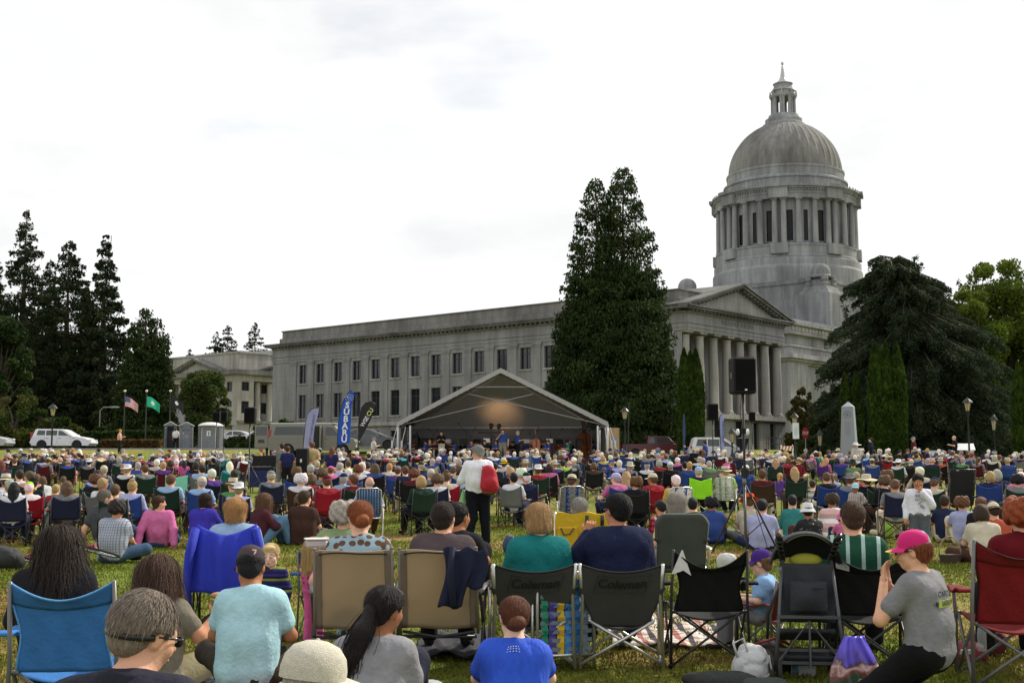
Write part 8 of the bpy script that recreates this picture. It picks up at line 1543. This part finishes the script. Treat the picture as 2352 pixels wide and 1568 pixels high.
# 15 empty black chair
BK=quad_chair(1618,9.85,.0,'141416','empty black camp chair with a white paper caught on its corner',BLKT,1.0,.89,.56,dip=.14,notch=.16,tr=.011,cup=True)
tag_paper(BK,sling_back(.52,.56,.42,.89,-.20,-.33,.14,notch=.16,sd_=1618),.12,.86,.1,.14,0,'white_paper',[(-.09,-.08),(-.02,-.06),(0,-.05),(.06,-.09),(.0,.10),(-.01,.10)])
# 16 grey green high chair
Y=13.6;o=empty('padded_chair',(gx(1557,Y,.6),Y,g(Y)),.02,label='grey green padded high backed chair with white armrests under the grey haired woman',cat='chair');GG=mat('grey_green_pad',srgb('3f4642'),.85,bump=.2,bscale=200);k=MB()
def gb(u,v):zz=.42+.56*v;a=abs(2*u-1);return((u-.5)*.52,-.24-.14*v,zz-.10*max(0,(a-.72)/.28)**2*(v>.5)*v)
k.grid(gb,20,14,.06);k.build('backrest',GG,o,smooth=True);k=MB();k.rbox((0,0,.40),(.52,.46,.08),.03);k.build('seat',GG,o)
for sx in(-1,1):
    k=MB();k.rbox((sx*.31,-.03,.62),(.05,.46,.03),.012);k.build('armrest',PLW,o)
    for a,b in(((sx*.30,-.30,.62),(sx*.31,.30,.02)),((sx*.30,.22,.60),(sx*.31,-.28,.02))):k=MB();k.tube([a,b],.013,8);k.build('leg',ALU,o,smooth=True)
fig('woman with straight grey hair seated in the grey green padded chair',1556,13.85,P('chair',0),0,1.,1.1,tilt=-.1,top='cfc98f',sleeve='short',bottom='g',hair=('bob','9b938a'),nstr=2800)
# 17 boy in purple cap
RC=quad_chair(1752,10.5,.95,'7a1d20','small red child chair under the boy in the purple cap',GREYT,.62,.95,.60,edge='d02030',dip=.12,tr=.016)
J=kid(P('chair',0,wrist_l=(-.16,.32,.66),wrist_r=(.16,.30,.66)),1.15)
fig('small boy in purple cap and light blue shirt sitting sideways in the red child chair',1745,10.45,J,1.15,.66,1.1,hs=1.28,tilt=-.15,top='8db4e0',sleeve='short',bottom='8f909a',hair=('short','7a5a3a'),nstr=500,hat='cap',hatc='4a2f80',skin='e0b49a')
# 18 stroller
Y=9.2;o=empty('stroller',(gx(1850,Y,.6),Y,g(Y)),-.12,label='dark umbrella stroller with mesh window canopy seen from behind',cat='stroller');SF=mat('stroller_fabric',(.028,.030,.038),.85,bump=.3,bscale=60);SG=mat('stroller_tube',(.085,.09,.095),.4,metal=.5)
for sx in(-1,1):
    k=MB();k.tube([(sx*.245,-.30,.10),(sx*.21,-.22,.45),(sx*.17,-.16,.88)],.014,8);k.build('rear_tube',SG,o,smooth=True);k=MB();k.tube([(sx*.17,-.14,.86),(sx*.20,-.30,1.02),(sx*.215,-.36,1.05)],[.022,.024,.020],10);[k.lathe([(.027,-.004),(.027,.004)],(sx*(.18+.01*i),-.2-.035*i,.92+.03*i),10,rotx(.9))for i in range(4)];k.build('handle_grip',BLACKP,o,smooth=True)
    k=MB();k.tube([(sx*.16,-.12,.75),(sx*.26,.10,.45),(sx*.25,.38,.12)],.012,8);k.build('front_tube',SG,o,smooth=True)
    for y in(-.30,.40):
        for q in(-.03,.03):k=MB();k.lathe([(.03,-.014),(.075,-.014),(.08,-.008),(.08,.008),(.075,.014),(.03,.014)],(sx*.25+q,y,.08),18,roty(math.pi/2));k.build('wheel',TYRE,o,smooth=40)
k=MB();[k.box((0,-.235+.0*i,z),(w_,.016,.022))for i,(z,w_)in enumerate(((.47,.43),(.24,.46),(.15,.47)))];k.tube([(-.22,-.26,.16),(0,-.24,.44),(.22,-.26,.16)],.009,6);k.tube([(0,-.24,.44),(0,-.27,.12)],.009,6);k.build('cross_frame',SG,o)
k=MB();k.grid(lambda u,v:((u-.5)*.40*(1-.06*v),-.13-.06*v-.05*math.sin(math.pi*u)*math.sin(math.pi*v)+.01*math.sin(u*13+v*7),.42+.42*v),16,14,.02);k.build('seat_back',SF,o,smooth=True)
k=MB();k.grid(lambda u,v:((u-.5)*.26,-.24-.06*math.sin(math.pi*u)*math.sin(math.pi*v),.50+.22*v),12,10,.02);k.box((.06,-.30,.68),(.08,.01,.015));k.build('storage_pocket',SF,o,smooth=True)
def can(u,v):a=math.pi*(.02+.96*u);ph=-.35+1.75*v;return(.245*math.cos(a),-.05+(.22*math.sin(a)+.02)*math.sin(ph)*1.1-.10*(1-v),.80+(.24*math.sin(a))*math.cos(ph)+.02)
k=MB();k.grid(can,22,14,.010);k.build('canopy',SF,o,smooth=True);k=MB();k.grid(lambda u,v:(lambda p:(p[0]*.9,p[1]-.02,p[2]-.004))(can(.22+.52*u,.02+.28*v)),12,6,.004);k.build('mesh_window',mat('mesh_window_net',(.10,.11,.05),.6),o,smooth=True)
k=MB();k.ell((.0,-.10,.86),(.12,.04,.05),8);k.build('yellow_lining',mat('lime_cloth',(.35,.36,.04),.8),o,smooth=True)
k=MB();k.grid(lambda u,v:((u-.5)*.38,-.16+.50*v,.38-.12*v),8,8,.03);k.build('seat',SF,o,smooth=True);k=MB();k.grid(lambda u,v:((u-.5)*.36,-.22+.4*v,.20-.08*math.sin(math.pi*v)),8,8,.02);k.build('basket',SF,o,smooth=True)
V_,Fs_=text_mesh('M',.05,.002,.001);k=MB();k.add(np.stack([V_[:,0]-.20,np.full(len(V_),-.20),V_[:,1]+.80],-1),Fs_);k.build('logo',mat('silver_ink',(.4,.4,.42),.5),o)
# 19 black chair and man in green
q=quad_chair(1985,9.55,-.12,'121214','black camp chair with a white care label under the man in the green striped shirt',BLKT,1.02,.88,.56,dip=.13,notch=.14,tr=.012,cup=True)
k=MB();fn=sling_back(.52,.56,.42,.88,-.20,-.33,.13,notch=.14,sd_=1985);P0=[(.05,.78),(.22,.78),(.22,.93),(.16,.98),(.05,.98)];k.add([np.array(fn(*p))-[0,.03,0]for p in P0],[(0,1,2,3,4)]);k.build('care_label',MATS['paper_tag'],q)
k=MB();[k.add([np.array(fn(a,b))-[0,.034,0]for a,b in((.08,.82+i*.035),(.19,.82+i*.035),(.19,.83+i*.035),(.08,.83+i*.035))],[(0,1,2,3)])for i in range(4)];k.build('label_print',MATS['grey_ink'],q)
GST=stripe_mat('stripe_green',[srgb('1f4a38'),srgb('1f4a38'),srgb('9fb8b0'),srgb('1f4a38')],0,9)
fig('man in green striped shirt seated in the black chair beside the stroller',1962,9.9,P('chair',0),-.25,1.04,1.1,tilt=-.08,turn=.15,top='d',tmat=GST,sleeve='short',bottom='k',hair=('crew','4a3428'),nstr=4500,hairlen=.03,skin='d8a386')
# 20 kneeling woman in the tie dye cap
def tiedye():
    m=bpy.data.materials.new('tie_dye');m.use_nodes=True;n=m.node_tree;t=n.nodes.new('ShaderNodeTexCoord');sx=n.nodes.new('ShaderNodeSeparateXYZ');n.links.new(t.outputs['Object'],sx.inputs[0]);z=n.nodes.new('ShaderNodeTexNoise');z.inputs['Scale'].default_value=9;n.links.new(t.outputs['Object'],z.inputs[0])
    a=n.nodes.new('ShaderNodeMath');a.operation='MULTIPLY_ADD';a.inputs[1].default_value=-2.5;n.links.new(sx.outputs[1],a.inputs[0]);b=n.nodes.new('ShaderNodeMath');b.inputs[1].default_value=.22;n.links.new(z.outputs[0],b.inputs[0]);n.links.new(b.outputs[0],a.inputs[2]);r=n.nodes.new('ShaderNodeValToRGB');e=r.color_ramp.elements;e[0].position=.1;e[0].color=(*srgb('e0c92f'),1);e[1].position=.22;e[1].color=(*srgb('c8166e'),1)
    for p,c in((.72,'c8166e'),(.80,'4aa8d0'),(.86,'e8d830'),(.97,'d83a30')):q=e.new(p);q.color=(*srgb(c),1)
    n.links.new(a.outputs[0],r.inputs[0]);n.links.new(r.outputs[0],n.nodes['Principled BSDF'].inputs['Base Color']);n.nodes['Principled BSDF'].inputs['Roughness'].default_value=.85;return m
J=dict(pelvis=V3(0,0,.43),chest=V3(0,.03,.78),neck=V3(0,.05,.935),head=V3(0,.09,1.05),hip_l=V3(-.10,0,.42),hip_r=V3(.10,0,.42),knee_l=V3(-.16,.40,.10),knee_r=V3(.12,.38,.10),ankle_l=V3(-.14,.0,.09),ankle_r=V3(.12,-.02,.09),toe_l=V3(-.14,-.13,.04),toe_r=V3(.12,-.15,.04),
         shoulder_l=V3(-.165,.04,.85),shoulder_r=V3(.165,.04,.85),elbow_l=V3(-.22,.22,.62),elbow_r=V3(.22,.20,.60),wrist_l=V3(-.05,.27,.84),wrist_r=V3(.03,.28,.82))
o,T,R=fig('kneeling woman in bright tie dye cap and grey T-shirt, both hands at her face',2132,7.9,J,.85,.98,.92,turn=.3,tilt=-.12,top='808084',sleeve='short',bottom='141416',hair=('short','7a3f26'),nstr=2600,hairlen=.09,hat='cap',hatm=tiedye(),skin='d9a688',shoes=srgb('5d64a8'),hands=(('l',(.3,.1,1),(-.5,1,0),.35,-1),('r',(-.2,.1,1),(.3,1,0),.35,1)),face=True);glasses(o,T)
k=MB()
for s_,z_,c_,sz in(('CAPITAL',.79,0,.052),('MARATHON',.73,1,.045),('2010',.67,0,.045)):
    V_,Fs_=text_mesh(s_,sz,.001,.001);V_=np.array(V_);k.add(np.stack([V_[:,0],np.full(len(V_),-.122)+.9*V_[:,0]**2,V_[:,1]+z_],-1),Fs_,c_)
k.box((-.02,-.116,.73),(.16,.006,.045),None);k.m[-6:]=[2]*6
k.build('shirt_print',[mat('print_navy',(.03,.06,.13),.7),mat('print_navy2',(.04,.07,.15),.7),mat('print_lime',(.35,.42,.06),.7)],o)
# 21 red chair at the right edge
quad_chair(2322,9.0,-.15,'7d1418','big red camp chair cut by the right picture edge',GREYT,1.06,.97,.58,edge='2a0a0c',dip=.12,tr=.013,notch=.08)
fig('person with curly red hair in the big red chair at the right edge',2352,9.5,P('chair',0),-.1,1.08,1.1,turn=-.2,top='5a1018',sleeve='short',bottom='k',hair=('curly','8a4324'),nstr=1800)
# ================================================================ MIDDLE DISTANCE FIGURES
JEAN='3f5570'
CHK=stripe_mat('check_blue_grey',[srgb('a9afb8'),srgb('a9afb8'),srgb('8088a0')],0,26,2,[(1,1,1),(1,1,1),(.75,.72,.78)],26)
fig('short haired woman in pink shirt leaning back on her hands on the grass',366,22.0,P('ground',1),.15,1.06,1.08,turn=-1.1,tilt=.0,top='d070a4',sleeve='long',bottom=JEAN,hair=('short','4a3226'),nstr=900,h=.015,skin='d9a488')
fig('woman in purple blue sweater sitting on the grass right of the woman in pink',464,21.8,P('ground',2),-.2,1.1,1.05,turn=-.1,top='3c34a0',sleeve='long',bottom='n',hair=('bob','33221c'),nstr=900,h=.015)
fig('man in grey blue checked shirt sitting on the grass behind the fallen bicycle',258,19.0,P('ground',0),-.25,1.06,1.2,tilt=-.25,top='l',tmat=CHK,sleeve='short',bottom=JEAN,hair=('curly','2a2220'),nstr=600,h=.015,skin='c48a6a')
fig('grey haired man in charcoal polo leaning back beside the man in the checked shirt',252,21.6,P('ground',1),-.5,1.2,1.15,turn=-.6,top='46484f',sleeve='short',bottom='3d4f62',hair=('crew','6e6860'),nstr=700,h=.016)
fig('man in dark brown shirt sitting cross legged on the grass, back to us',694,22.0,P('ground',0),-.15,1.14,1.12,turn=-.3,top='3f2a24',sleeve='short',bottom='3f443c',hair=('short','4a3524'),nstr=900,hairlen=.06,h=.015)
fig('woman with very long light brown hair and maroon sweater sitting sideways with jeans stretched out',592,21.8,P('ground',2),-.95,1.1,1.,turn=-.3,top='4a2530',sleeve='long',bottom='5f7f9f',hair=('long','6e503a'),nstr=1400,h=.016)
fig('grey curly haired woman in green vest seated left of the woman with the bun',792,11.3,P('chair',0),-.1,1.,1.1,turn=-.2,top='7f9068',sleeve='short',bottom='g',hair=('curly','a49c92'),nstr=1500,h=.014)
quad_chair(770,11.2,-.1,'2f62b0','blue folding chair with a green cloth under the grey curly haired woman',GREYT,.9,.86,.58,dip=.08)
# walking woman with the red backpack
J=P('stand',0,elbow_l=(-.27,.06,1.10),wrist_l=(-.22,.24,1.20),elbow_r=(.24,.02,1.09),wrist_r=(.20,.14,.92),knee_l=(-.10,-.02,.50),ankle_l=(-.17,-.10,.09),toe_l=(-.24,.06,.035),ankle_r=(.13,.04,.09),toe_r=(.15,.20,.035));J['head']=J['head']+V3(-.01,.03,-.01)
o,T,R=fig('grey haired woman standing in white blouse and black trousers wearing a red backpack',1098,21.5,J,.12,1.06,1.08,turn=.75,tilt=-.3,top='dfe0e8',sleeve='long',bottom='14151c',hair=('short','8e8e8c'),nstr=1600,hairlen=.05,h=.012,skin='c99474',shoes=(.45,.30,.2),folds=.010);glasses(o,T)
bo=empty('backpack',tuple(np.array(o.location)+np.array([.175,-.19,1.20])),.15,label='big red backpack slung on the right shoulder of the standing woman in white',cat='backpack');RB=mat('red_nylon',srgb('a8182c'),.7,var=.08,bump=.5,bscale=14);k=Field();k.rc((0,0,-.12),(0,.0,.12),.13,.11,k=.05);k.rc((.06,-.02,-.13),(.04,0,.08),.12,.10,k=.05);k.el((.03,-.09,-.06),(.10,.07,.09));k.cut=[((0,.06,0),(0,1,0))]
m_=k.mesh(.012,.008,14,5);link('bag',pm('bag',m_,RB),bo);k=MB();k.ell((.02,-.01,-.23),(.13,.10,.05),8);k.build('leather_base',mat('brown_leather',(.10,.04,.025),.6),bo,smooth=True);k=MB();k.tube([(-.06,.02,.16),(-.10,.12,.26),(-.11,.18,.18),(-.10,.12,-.10)],.016,6,flat=.5);k.build('strap',BLACKP,bo,smooth=True)
go=empty('shopping_bag',tuple(np.array(o.location)+np.array([-.28,.03,.66])),0,label='pale green plastic shopping bag hanging from the left hand of the woman in white',cat='bag');k=Field();k.rc((0,0,-.08),(0,0,.10),.085,.06,k=.05);k.rc((.01,0,.10),(.03,.05,.32),.05,.015,k=.04);k.rc((-.01,0,.10),(.02,.06,.34),.04,.012,k=.04);link('bag',pm('bag',k.mesh(.010,.010,22,4),mat('green_film',srgb('8fbf7c'),.35,bump=.3,bscale=25,trans=.3)),go)
uo=empty('drink_cup',tuple(np.array(o.location)+np.array([-.25,.21,1.26])),0,label='large blue drink cup with white lid and round logo held by the woman in white',cat='cup');k=MB();k.lathe([(.036,-.02),(.048,.15)],n=18);k.build('cup',mat('cup_blue',srgb('12206a'),.35),uo,smooth=40);k=MB();k.lathe([(.051,.15),(.051,.165),(.044,.17)],n=18);k.build('lid',PLW,uo);k=MB();k.lathe([(.024,0),(.024,.004)],(0,-.046,.09),16,rotx(math.pi/2));k.box((0,-.052,.09),(.046,.003,.010));k.build('logo',mat('cup_red',(.5,.03,.05),.4),uo)
# the boy in the white shirt, and the toddler in plaid
J=kid(P('stand',0,elbow_l=(-.25,.05,1.10),wrist_l=(-.07,.17,1.36)),1.12)
o,T,R=fig('boy standing in white long sleeved shirt and grey trousers with one hand at his chin',2112,18.9,J,math.pi-.35,.77,1.08,hs=1.18,tilt=-.3,turn=.1,top='dcdce8',sleeve='long',bottom='5c6068',hair=('crew','k'),nstr=1600,hairlen=.04,skin='b87f5c',face=True,hands=(('l',(.5,.1,.8),(0,1,.2),1.1,-1),))
k=MB();V_,Fs_=text_mesh('INNO\nLUTO',.075,.001,.001);k.add(np.stack([-V_[:,0]-.04,np.full(len(V_),.150),V_[:,1]+1.26],-1),[f[::-1]for f in Fs_]);[k.box((-.05+random.uniform(-.05,.05),.150,1.06+i*.02),(random.uniform(.03,.09),.004,.012))for i in range(7)];k.build('shirt_print',mat('grey_print',(.16,.17,.22),.8),o)
PLD2=stripe_mat('check_grey',[srgb('b6aca6'),srgb('8f8c96'),srgb('c9bfb4')],0,13,2,[(1,1,1),(.78,.74,.76)],15)
fig('small child standing in blue and white cap and grey plaid shirt with hand on hip',1966,25.5,kid(P('stand',0,elbow_l=(-.32,-.06,1.12),wrist_l=(-.14,.04,.98)),1.2),math.pi-.6,.585,1.1,hs=1.3,top='g',tmat=PLD2,sleeve='long',bottom='35406a',hair=('short','d'),nstr=0,hat='cap',hatc='9fd2e4',skin='a8714f',face=True,h=.014)
# ================================================================ BICYCLE lying on the grass
Y=18.0;o=empty('bicycle',(gx(150,Y),Y,g(Y)+.03),.05,label='red and black bicycle lying on its side on the grass behind the long haired woman',cat='bicycle');tl=lambda x,y,z=0:(x,y,.10+z)
for cx_,tz,lab in((-.62,.02,0),(.42,.12,1)):
    k=MB();k.tube([(cx_+.33*math.cos(a),.33*math.sin(a),.09+tz+.10*math.cos(a+2.4))for a in np.linspace(0,6.2832,33)],.018,8,cap=False);w_=k.build('wheel',TYRE,o,smooth=True);k=MB();k.tube([(cx_+.305*math.cos(a),.305*math.sin(a),.09+tz+.095*math.cos(a+2.4))for a in np.linspace(0,6.2832,33)],.009,6,cap=False);[k.tube([(cx_+.30*math.cos(a),.30*math.sin(a),.09+tz+.095*math.cos(a+2.4)),(cx_,0,.10+tz)],.0018,4,cap=False)for a in np.linspace(0,6.1,18)];k.ell((cx_,0,.10+tz),(.03,.03,.04),6);k.build('rim',RIM,w_,smooth=True)
RED=mat('bike_red',(.30,.015,.03),.35);k=MB()
for a,b in(((-.62,0,.12),(-.12,-.12,.14)),((-.12,-.12,.14),(.30,.34,.24)),((-.12,-.12,.14),(-.28,.36,.22)),((-.28,.36,.22),(.28,.40,.26)),((-.62,0,.12),(-.28,.36,.22)),((.42,0,.22),(.30,.42,.28))):k.tube([a,b],.018,8)
k.build('frame',RED,o,smooth=True);k=MB();k.tube([(.30,.42,.28),(.30,.50,.30),(.34,.52,.12),(.42,.46,.05)],.013,8);k.tube([(.30,.50,.30),(.30,.50,.62),(.36,.42,.66)],.013,8);k.build('handlebar',BLACKP,o,smooth=True);k=MB();k.ell((-.31,.46,.24),(.07,.13,.035),7);k.build('saddle',BLACKP,o,smooth=True)
k=MB();k.lathe([(.09,-.004),(.09,.004)],(-.12,-.12,.19),20);k.tube([(-.12,-.12,.2),(-.02,-.24,.2)],.010,6);k.box((0,-.26,.2),(.09,.05,.02));k.build('crankset',CHROME,o,smooth=40)
# ================================================================ BAGS, BLANKETS AND SMALL THINGS
def blob_bag(px,Y,size,m,label,name='bag',cat='bag',seed=1,extra=None,rz=0,noise=.02,lumps=6,z=0):
    r=np.random.default_rng(seed);k=Field();sx_,sy_,sz_=size;k.el((0,0,sz_*.45),(sx_*.5,sy_*.5,sz_*.5),None,.04)
    for i in range(lumps):k.el((r.uniform(-.3,.3)*sx_,r.uniform(-.3,.3)*sy_,sz_*r.uniform(.25,.7)),(sx_*.28,sy_*.3,sz_*.3),None,.03)
    k.cut=[((0,0,.004),(0,0,-1))];o=empty(name,(gx(px,Y),Y,g(Y)+z),rz,label=label,cat=cat);link('sack',pm('sack',k.mesh(.010,noise,16,seed),m),o)
    if extra:extra(o)
    return o
WF=mat('white_film',(.68,.69,.70),.3,bump=.6,bscale=22,trans=.25,var=.05);BL=mat('dark_leather',(.035,.022,.02),.35,bump=.4,bscale=20);BN=mat('black_nylon',(.02,.022,.022),.75,bump=.4,bscale=30)
def loops(o):k=MB();k.tube([(-.10,-.05,.20),(-.13,-.07,.30),(-.06,-.08,.33),(-.02,-.05,.22)],.018,6,flat=.5);k.tube([(.05,-.08,.16),(.11,-.12,.22),(.13,-.12,.10),(.06,-.10,.06)],.015,6,flat=.5);k.build('handle',WF,o,smooth=True)
blob_bag(1724,9.0,(.22,.20,.27),WF,'crumpled white plastic bag on the grass below the empty black chair',extra=loops,seed=4,noise=.028)
blob_bag(1775,9.4,(.26,.22,.24),BL,'dark brown leather bag with red flap beside the white plastic bag',seed=5,extra=lambda o:(lambda k:(k.tube([(-.12,-.02,.22),(0,-.08,.27),(.12,-.02,.22)],.022,6,flat=.5),k.build('red_flap',mat('red_leather',(.25,.02,.025),.4),o,smooth=True)))(MB()))
Y=9.3;o=empty('cardboard_box',(gx(1845,Y),Y,g(Y)),-.2,label='small white printed carton standing below the stroller',cat='box');k=MB();k.rbox((0,0,.075),(.17,.12,.15),.004);k.build('box',mat('white_card',(.55,.56,.58),.6),o);k=MB();k.box((-.06,-.062,.075),(.045,.003,.12));k.box((0,0,.152),(.10,.06,.003));k.build('print',mat('box_print',(.08,.18,.25),.6,var=.5,scale=30),o)
def tote_print(o):
    k=MB();k.add([(-.10,-.125,.27),(.04,-.115,.33),(.07,-.125,.22),(.0,-.14,.16),(-.12,-.145,.18)],[(0,1,2,3,4)])
    k.build('sky_print',mat('tote_sky',srgb('5548b8'),.4,var=.3,scale=12),o)
Y=8.6;o=empty('tote_bag',(gx(1968,Y,.4),Y,g(Y)),-.1,label='purple and green printed plastic tote bag slumped in front of the kneeling woman',cat='bag')
def tote(u,v):w_=.20*(1.05-.75*v**1.4);return((u-.5)*2*w_+.01-.05*v+.03*v*v,-.10*math.sin(math.pi*u)*(1-v*.7)-.012*math.sin(u*19+v*6),.02+.38*v-.02*math.sin(u*7)*(1-v))
TM=bpy.data.materials.new('tote_picture');TM.use_nodes=True;n=TM.node_tree;t_=n.nodes.new('ShaderNodeTexCoord');q_=n.nodes.new('ShaderNodeSeparateXYZ');n.links.new(t_.outputs['Object'],q_.inputs[0]);z_=n.nodes.new('ShaderNodeTexNoise');z_.inputs['Scale'].default_value=9;z_.inputs['Detail'].default_value=5;n.links.new(t_.outputs['Object'],z_.inputs[0])
a_=n.nodes.new('ShaderNodeMath');a_.operation='MULTIPLY_ADD';a_.inputs[1].default_value=.32;n.links.new(z_.outputs[0],a_.inputs[0]);n.links.new(q_.outputs[2],a_.inputs[2]);r_=n.nodes.new('ShaderNodeValToRGB');e=r_.color_ramp.elements;e[0].position=.18;e[0].color=(*srgb('16201c'),1);e[1].position=.5;e[1].color=(*srgb('6a5ae0'),1)
for p_,c in((.26,'24402a'),(.31,'7a3328'),(.345,'c9a8a8'),(.38,'4a2f38'),(.42,'5a48c0')):w_=e.new(p_);w_.color=(*srgb(c),1)
n.links.new(a_.outputs[0],r_.inputs[0]);n.links.new(r_.outputs[0],n.nodes['Principled BSDF'].inputs['Base Color']);n.nodes['Principled BSDF'].inputs['Roughness'].default_value=.35
k=MB();k.grid(tote,26,20,.006);k.build('front',TM,o,smooth=True);k=MB();k.grid(lambda u,v:(tote(u,v)[0],-tote(u,v)[1]*.6+.03,tote(u,v)[2]*.97),20,12,.006);k.build('back',TM,o,smooth=True)
for s_,z_,sz in(('2010',.155,.026),('CAPITAL',.12,.036),('MARATHON',.078,.036)):
    V_,Fs_=text_mesh(s_,sz,.001,.0006,'RIGHT');k=MB();k.add(np.stack([V_[:,0]+.125,np.full(len(V_),-.128)+.25*V_[:,0]*0,V_[:,1]+z_],-1),Fs_);k.build('lettering',PLW,o)
blob_bag(1668,8.75,(.50,.22,.13),BN,'long black folded chair bag lying on the grass at the bottom edge',seed=7,noise=.015);blob_bag(1755,8.7,(.30,.2,.10),mat('grey_green_cloth',(.04,.05,.045),.8),'grey green rolled cloth beside the black chair bag',seed=8)
RN=mat('red_bag_nylon',(.16,.015,.022),.6,bump=.5,bscale=18);blob_bag(2225,9.75,(.24,.22,.17),RN,'crimson nylon bag left of the red chair',seed=9,extra=lambda o:(lambda k:(k.box((-.05,-.11,.12),(.10,.01,.04),rotx(.5)),k.build('white_patch',PLW,o)))(MB()));blob_bag(2262,10.1,(.26,.22,.22),mat('dark_red_cloth',(.10,.012,.018),.7,bump=.4,bscale=20),'darker red bag behind the crimson one beside the red chair',seed=10)
k=MB();k.lathe([(.03,0),(.033,.02),(.033,.13),(.028,.16),(.014,.19),(.014,.205)],n=14);ob=k.build('water_bottle',mat('clear_plastic',(.5,.52,.55),.15,alpha=.6),smooth=40,label='clear water bottle standing between the red bags and the red chair',cat='bottle');ob.location=(gx(2258,9.45),9.45,g(9.45)+.16)
blob_bag(978,8.3,(.24,.2,.16),mat('pale_grey_nylon',(.35,.36,.36),.6,bump=.4,bscale=20),'pale grey and green backpack at the bottom edge right of the ponytail woman',seed=11);blob_bag(1185-14,20.6,(.22,.2,.3),mat('blue_nylon',(.03,.05,.12),.7,bump=.4),'blue bag hanging behind the navy chair right of the standing woman',seed=12);blob_bag(1660+8,17.4,(.24,.2,.26),WF,'white plastic shopping bag by the feet of the loudspeaker tripod',seed=13)
blob_bag(1452,17,(.3,.24,.2),mat('dark_red_nylon2',(.12,.01,.02),.7),'dark red bag under the grey green padded chair',seed=15);blob_bag(8,17.5,(.5,.4,.35),BN,'black backpack on the grass at the far left edge',seed=16)
def blanket(x0,x1,Y0,Y1,m,label,rz=0,name='blanket',amp=.02,skew=0):
    k=MB();Ym=(Y0+Y1)/2;cx=(gx(x0,Ym)+gx(x1,Ym))/2;wd=gx(x1,Ym)-gx(x0,Ym);z0=g(Ym)
    def fn(u,v):x=(u-.5)*wd+skew*v;y=(v-.5)*(Y1-Y0);return(x+.02*math.sin(v*9),y+.03*math.sin(u*8),g(Ym+y)-z0+.035+amp*(math.sin(u*11+v*5)*math.sin(v*13-u*4)+.6*math.sin(u*23+2)*math.sin(v*19)))
    k.grid(fn,46,30,.012);return k.build(name,m,smooth=True,label=label,cat='blanket',loc=(cx,Ym,z0))
PL1=stripe_mat('plaid_cream',[srgb('d8cfc4'),srgb('a87068'),srgb('d0c4b8'),srgb('4d4a52'),srgb('c9bcae'),srgb('e2dbd2')],0,3.2,1,[(1,1,1),(.62,.55,.55),(1,.97,.95),(.5,.5,.55),(.95,.9,.88)],3.6)
blanket(1385,1650,10.6,12.6,PL1,'cream blanket with red and grey plaid stripes spread beyond the arched back chairs',skew=.1);PL2=stripe_mat('stripe_blanket',[srgb('d8d4cc'),srgb('7f98b8'),srgb('d8d4cc'),srgb('c98a70'),srgb('d8d4cc'),srgb('c9b060')],1,3.2,0,[(1,1,1),(.85,.85,.9)],3)
blanket(400,730,8.0,9.3,PL2,'white blanket with blue, orange and yellow stripes around the man in the cap');blanket(965,1130,10.1,11.5,mat('dark_blanket',(.035,.035,.045),.95,bump=.4,bscale=12),'dark grey blanket on the grass beyond the tan chairs',amp=.035);blanket(690,775,24.5,26.5,mat('white_sheet',(.6,.58,.56),.9),'white sheet under the woman in the maroon jacket',amp=.03);blanket(1790,1985,22.5,24.5,mat('cream_sheet',(.5,.49,.42),.9),'cream blanket under the small group behind the teal hoodie')
k=MB();k.box((0,0,.02),(.22,.30,.006),rotz(.3));k.build('paper',PLW,label='sheet of white paper on the grass beside the seated girl in yellow green',cat='paper',loc=(gx(2085,17.5),17.5,g(17.5)))
Y=18.4;o=empty('basket',(gx(2183,Y),Y,g(Y)),0,label='dark wicker basket with tall hoop handle beside the man in navy',cat='basket');k=MB();k.lathe([(.13,0),(.17,.16)],n=18,sy=.7);k.build('bowl',mat('wicker',(.05,.035,.025),.8,bump=.6,bscale=60),o);k=MB();k.tube([(.16*math.cos(a),0,.16+.26*math.sin(a))for a in np.linspace(0,3.14,14)],.010,6);k.build('handle',mat('wicker_light',(.3,.22,.14),.7),o,smooth=True)
# towels and cloths hung on chairs
rx=[r for r in people if r[7]=='X'][0];Y=rx[1];k=MB();k.grid(lambda u,v:((u-.5)*.56*(1+.1*v),-.36-.05*math.cos((u-.5)*3.1)-.02*math.sin(u*15),.95-.55*v-.08*(1-abs(2*u-1))*(1-v)),18,12,.012);k.build('towel',mat('lime_towel',srgb('93e022'),.9,bump=.3,bscale=50),smooth=True,label='bright lime green towel over the chair of the man in the pale blue cap',cat='towel',loc=(gx(rx[0],Y),Y,g(Y)))
Y=34;k=MB();k.grid(lambda u,v:((u-.5)*.6,-.36-.02*math.sin(u*15),.98-.5*v-.06*(1-abs(2*u-1))),16,10,.012);k.build('towel',mat('mint_towel',srgb('7fc9b0'),.9),smooth=True,label='mint green cloth over a chair in the left half of the audience',cat='towel',loc=(gx(413,Y,.9),Y,g(Y)))
# the bank falls away on the right: set what stands there down on it
bpy.context.view_layer.update()
for o in list(bpy.data.objects):
    if o.parent or o.get('category')is None or o.get('category')in('building','person','chair','crowd','woodland','tent','stage','house'):continue
    d=float(drop(o.location.x,o.location.y))
    if d<.04:continue
    if o.get('category')in('car','van','pickup'):o.location.z-=d;continue
    if o.type=='MESH':continue
    top=max([(c.matrix_world@Vector(b)).z for c in o.children_recursive for b in c.bound_box]or[o.location.z+1])-o.location.z
    o.location.z-=d;o.scale.z*=(top+d)/max(top,.5)
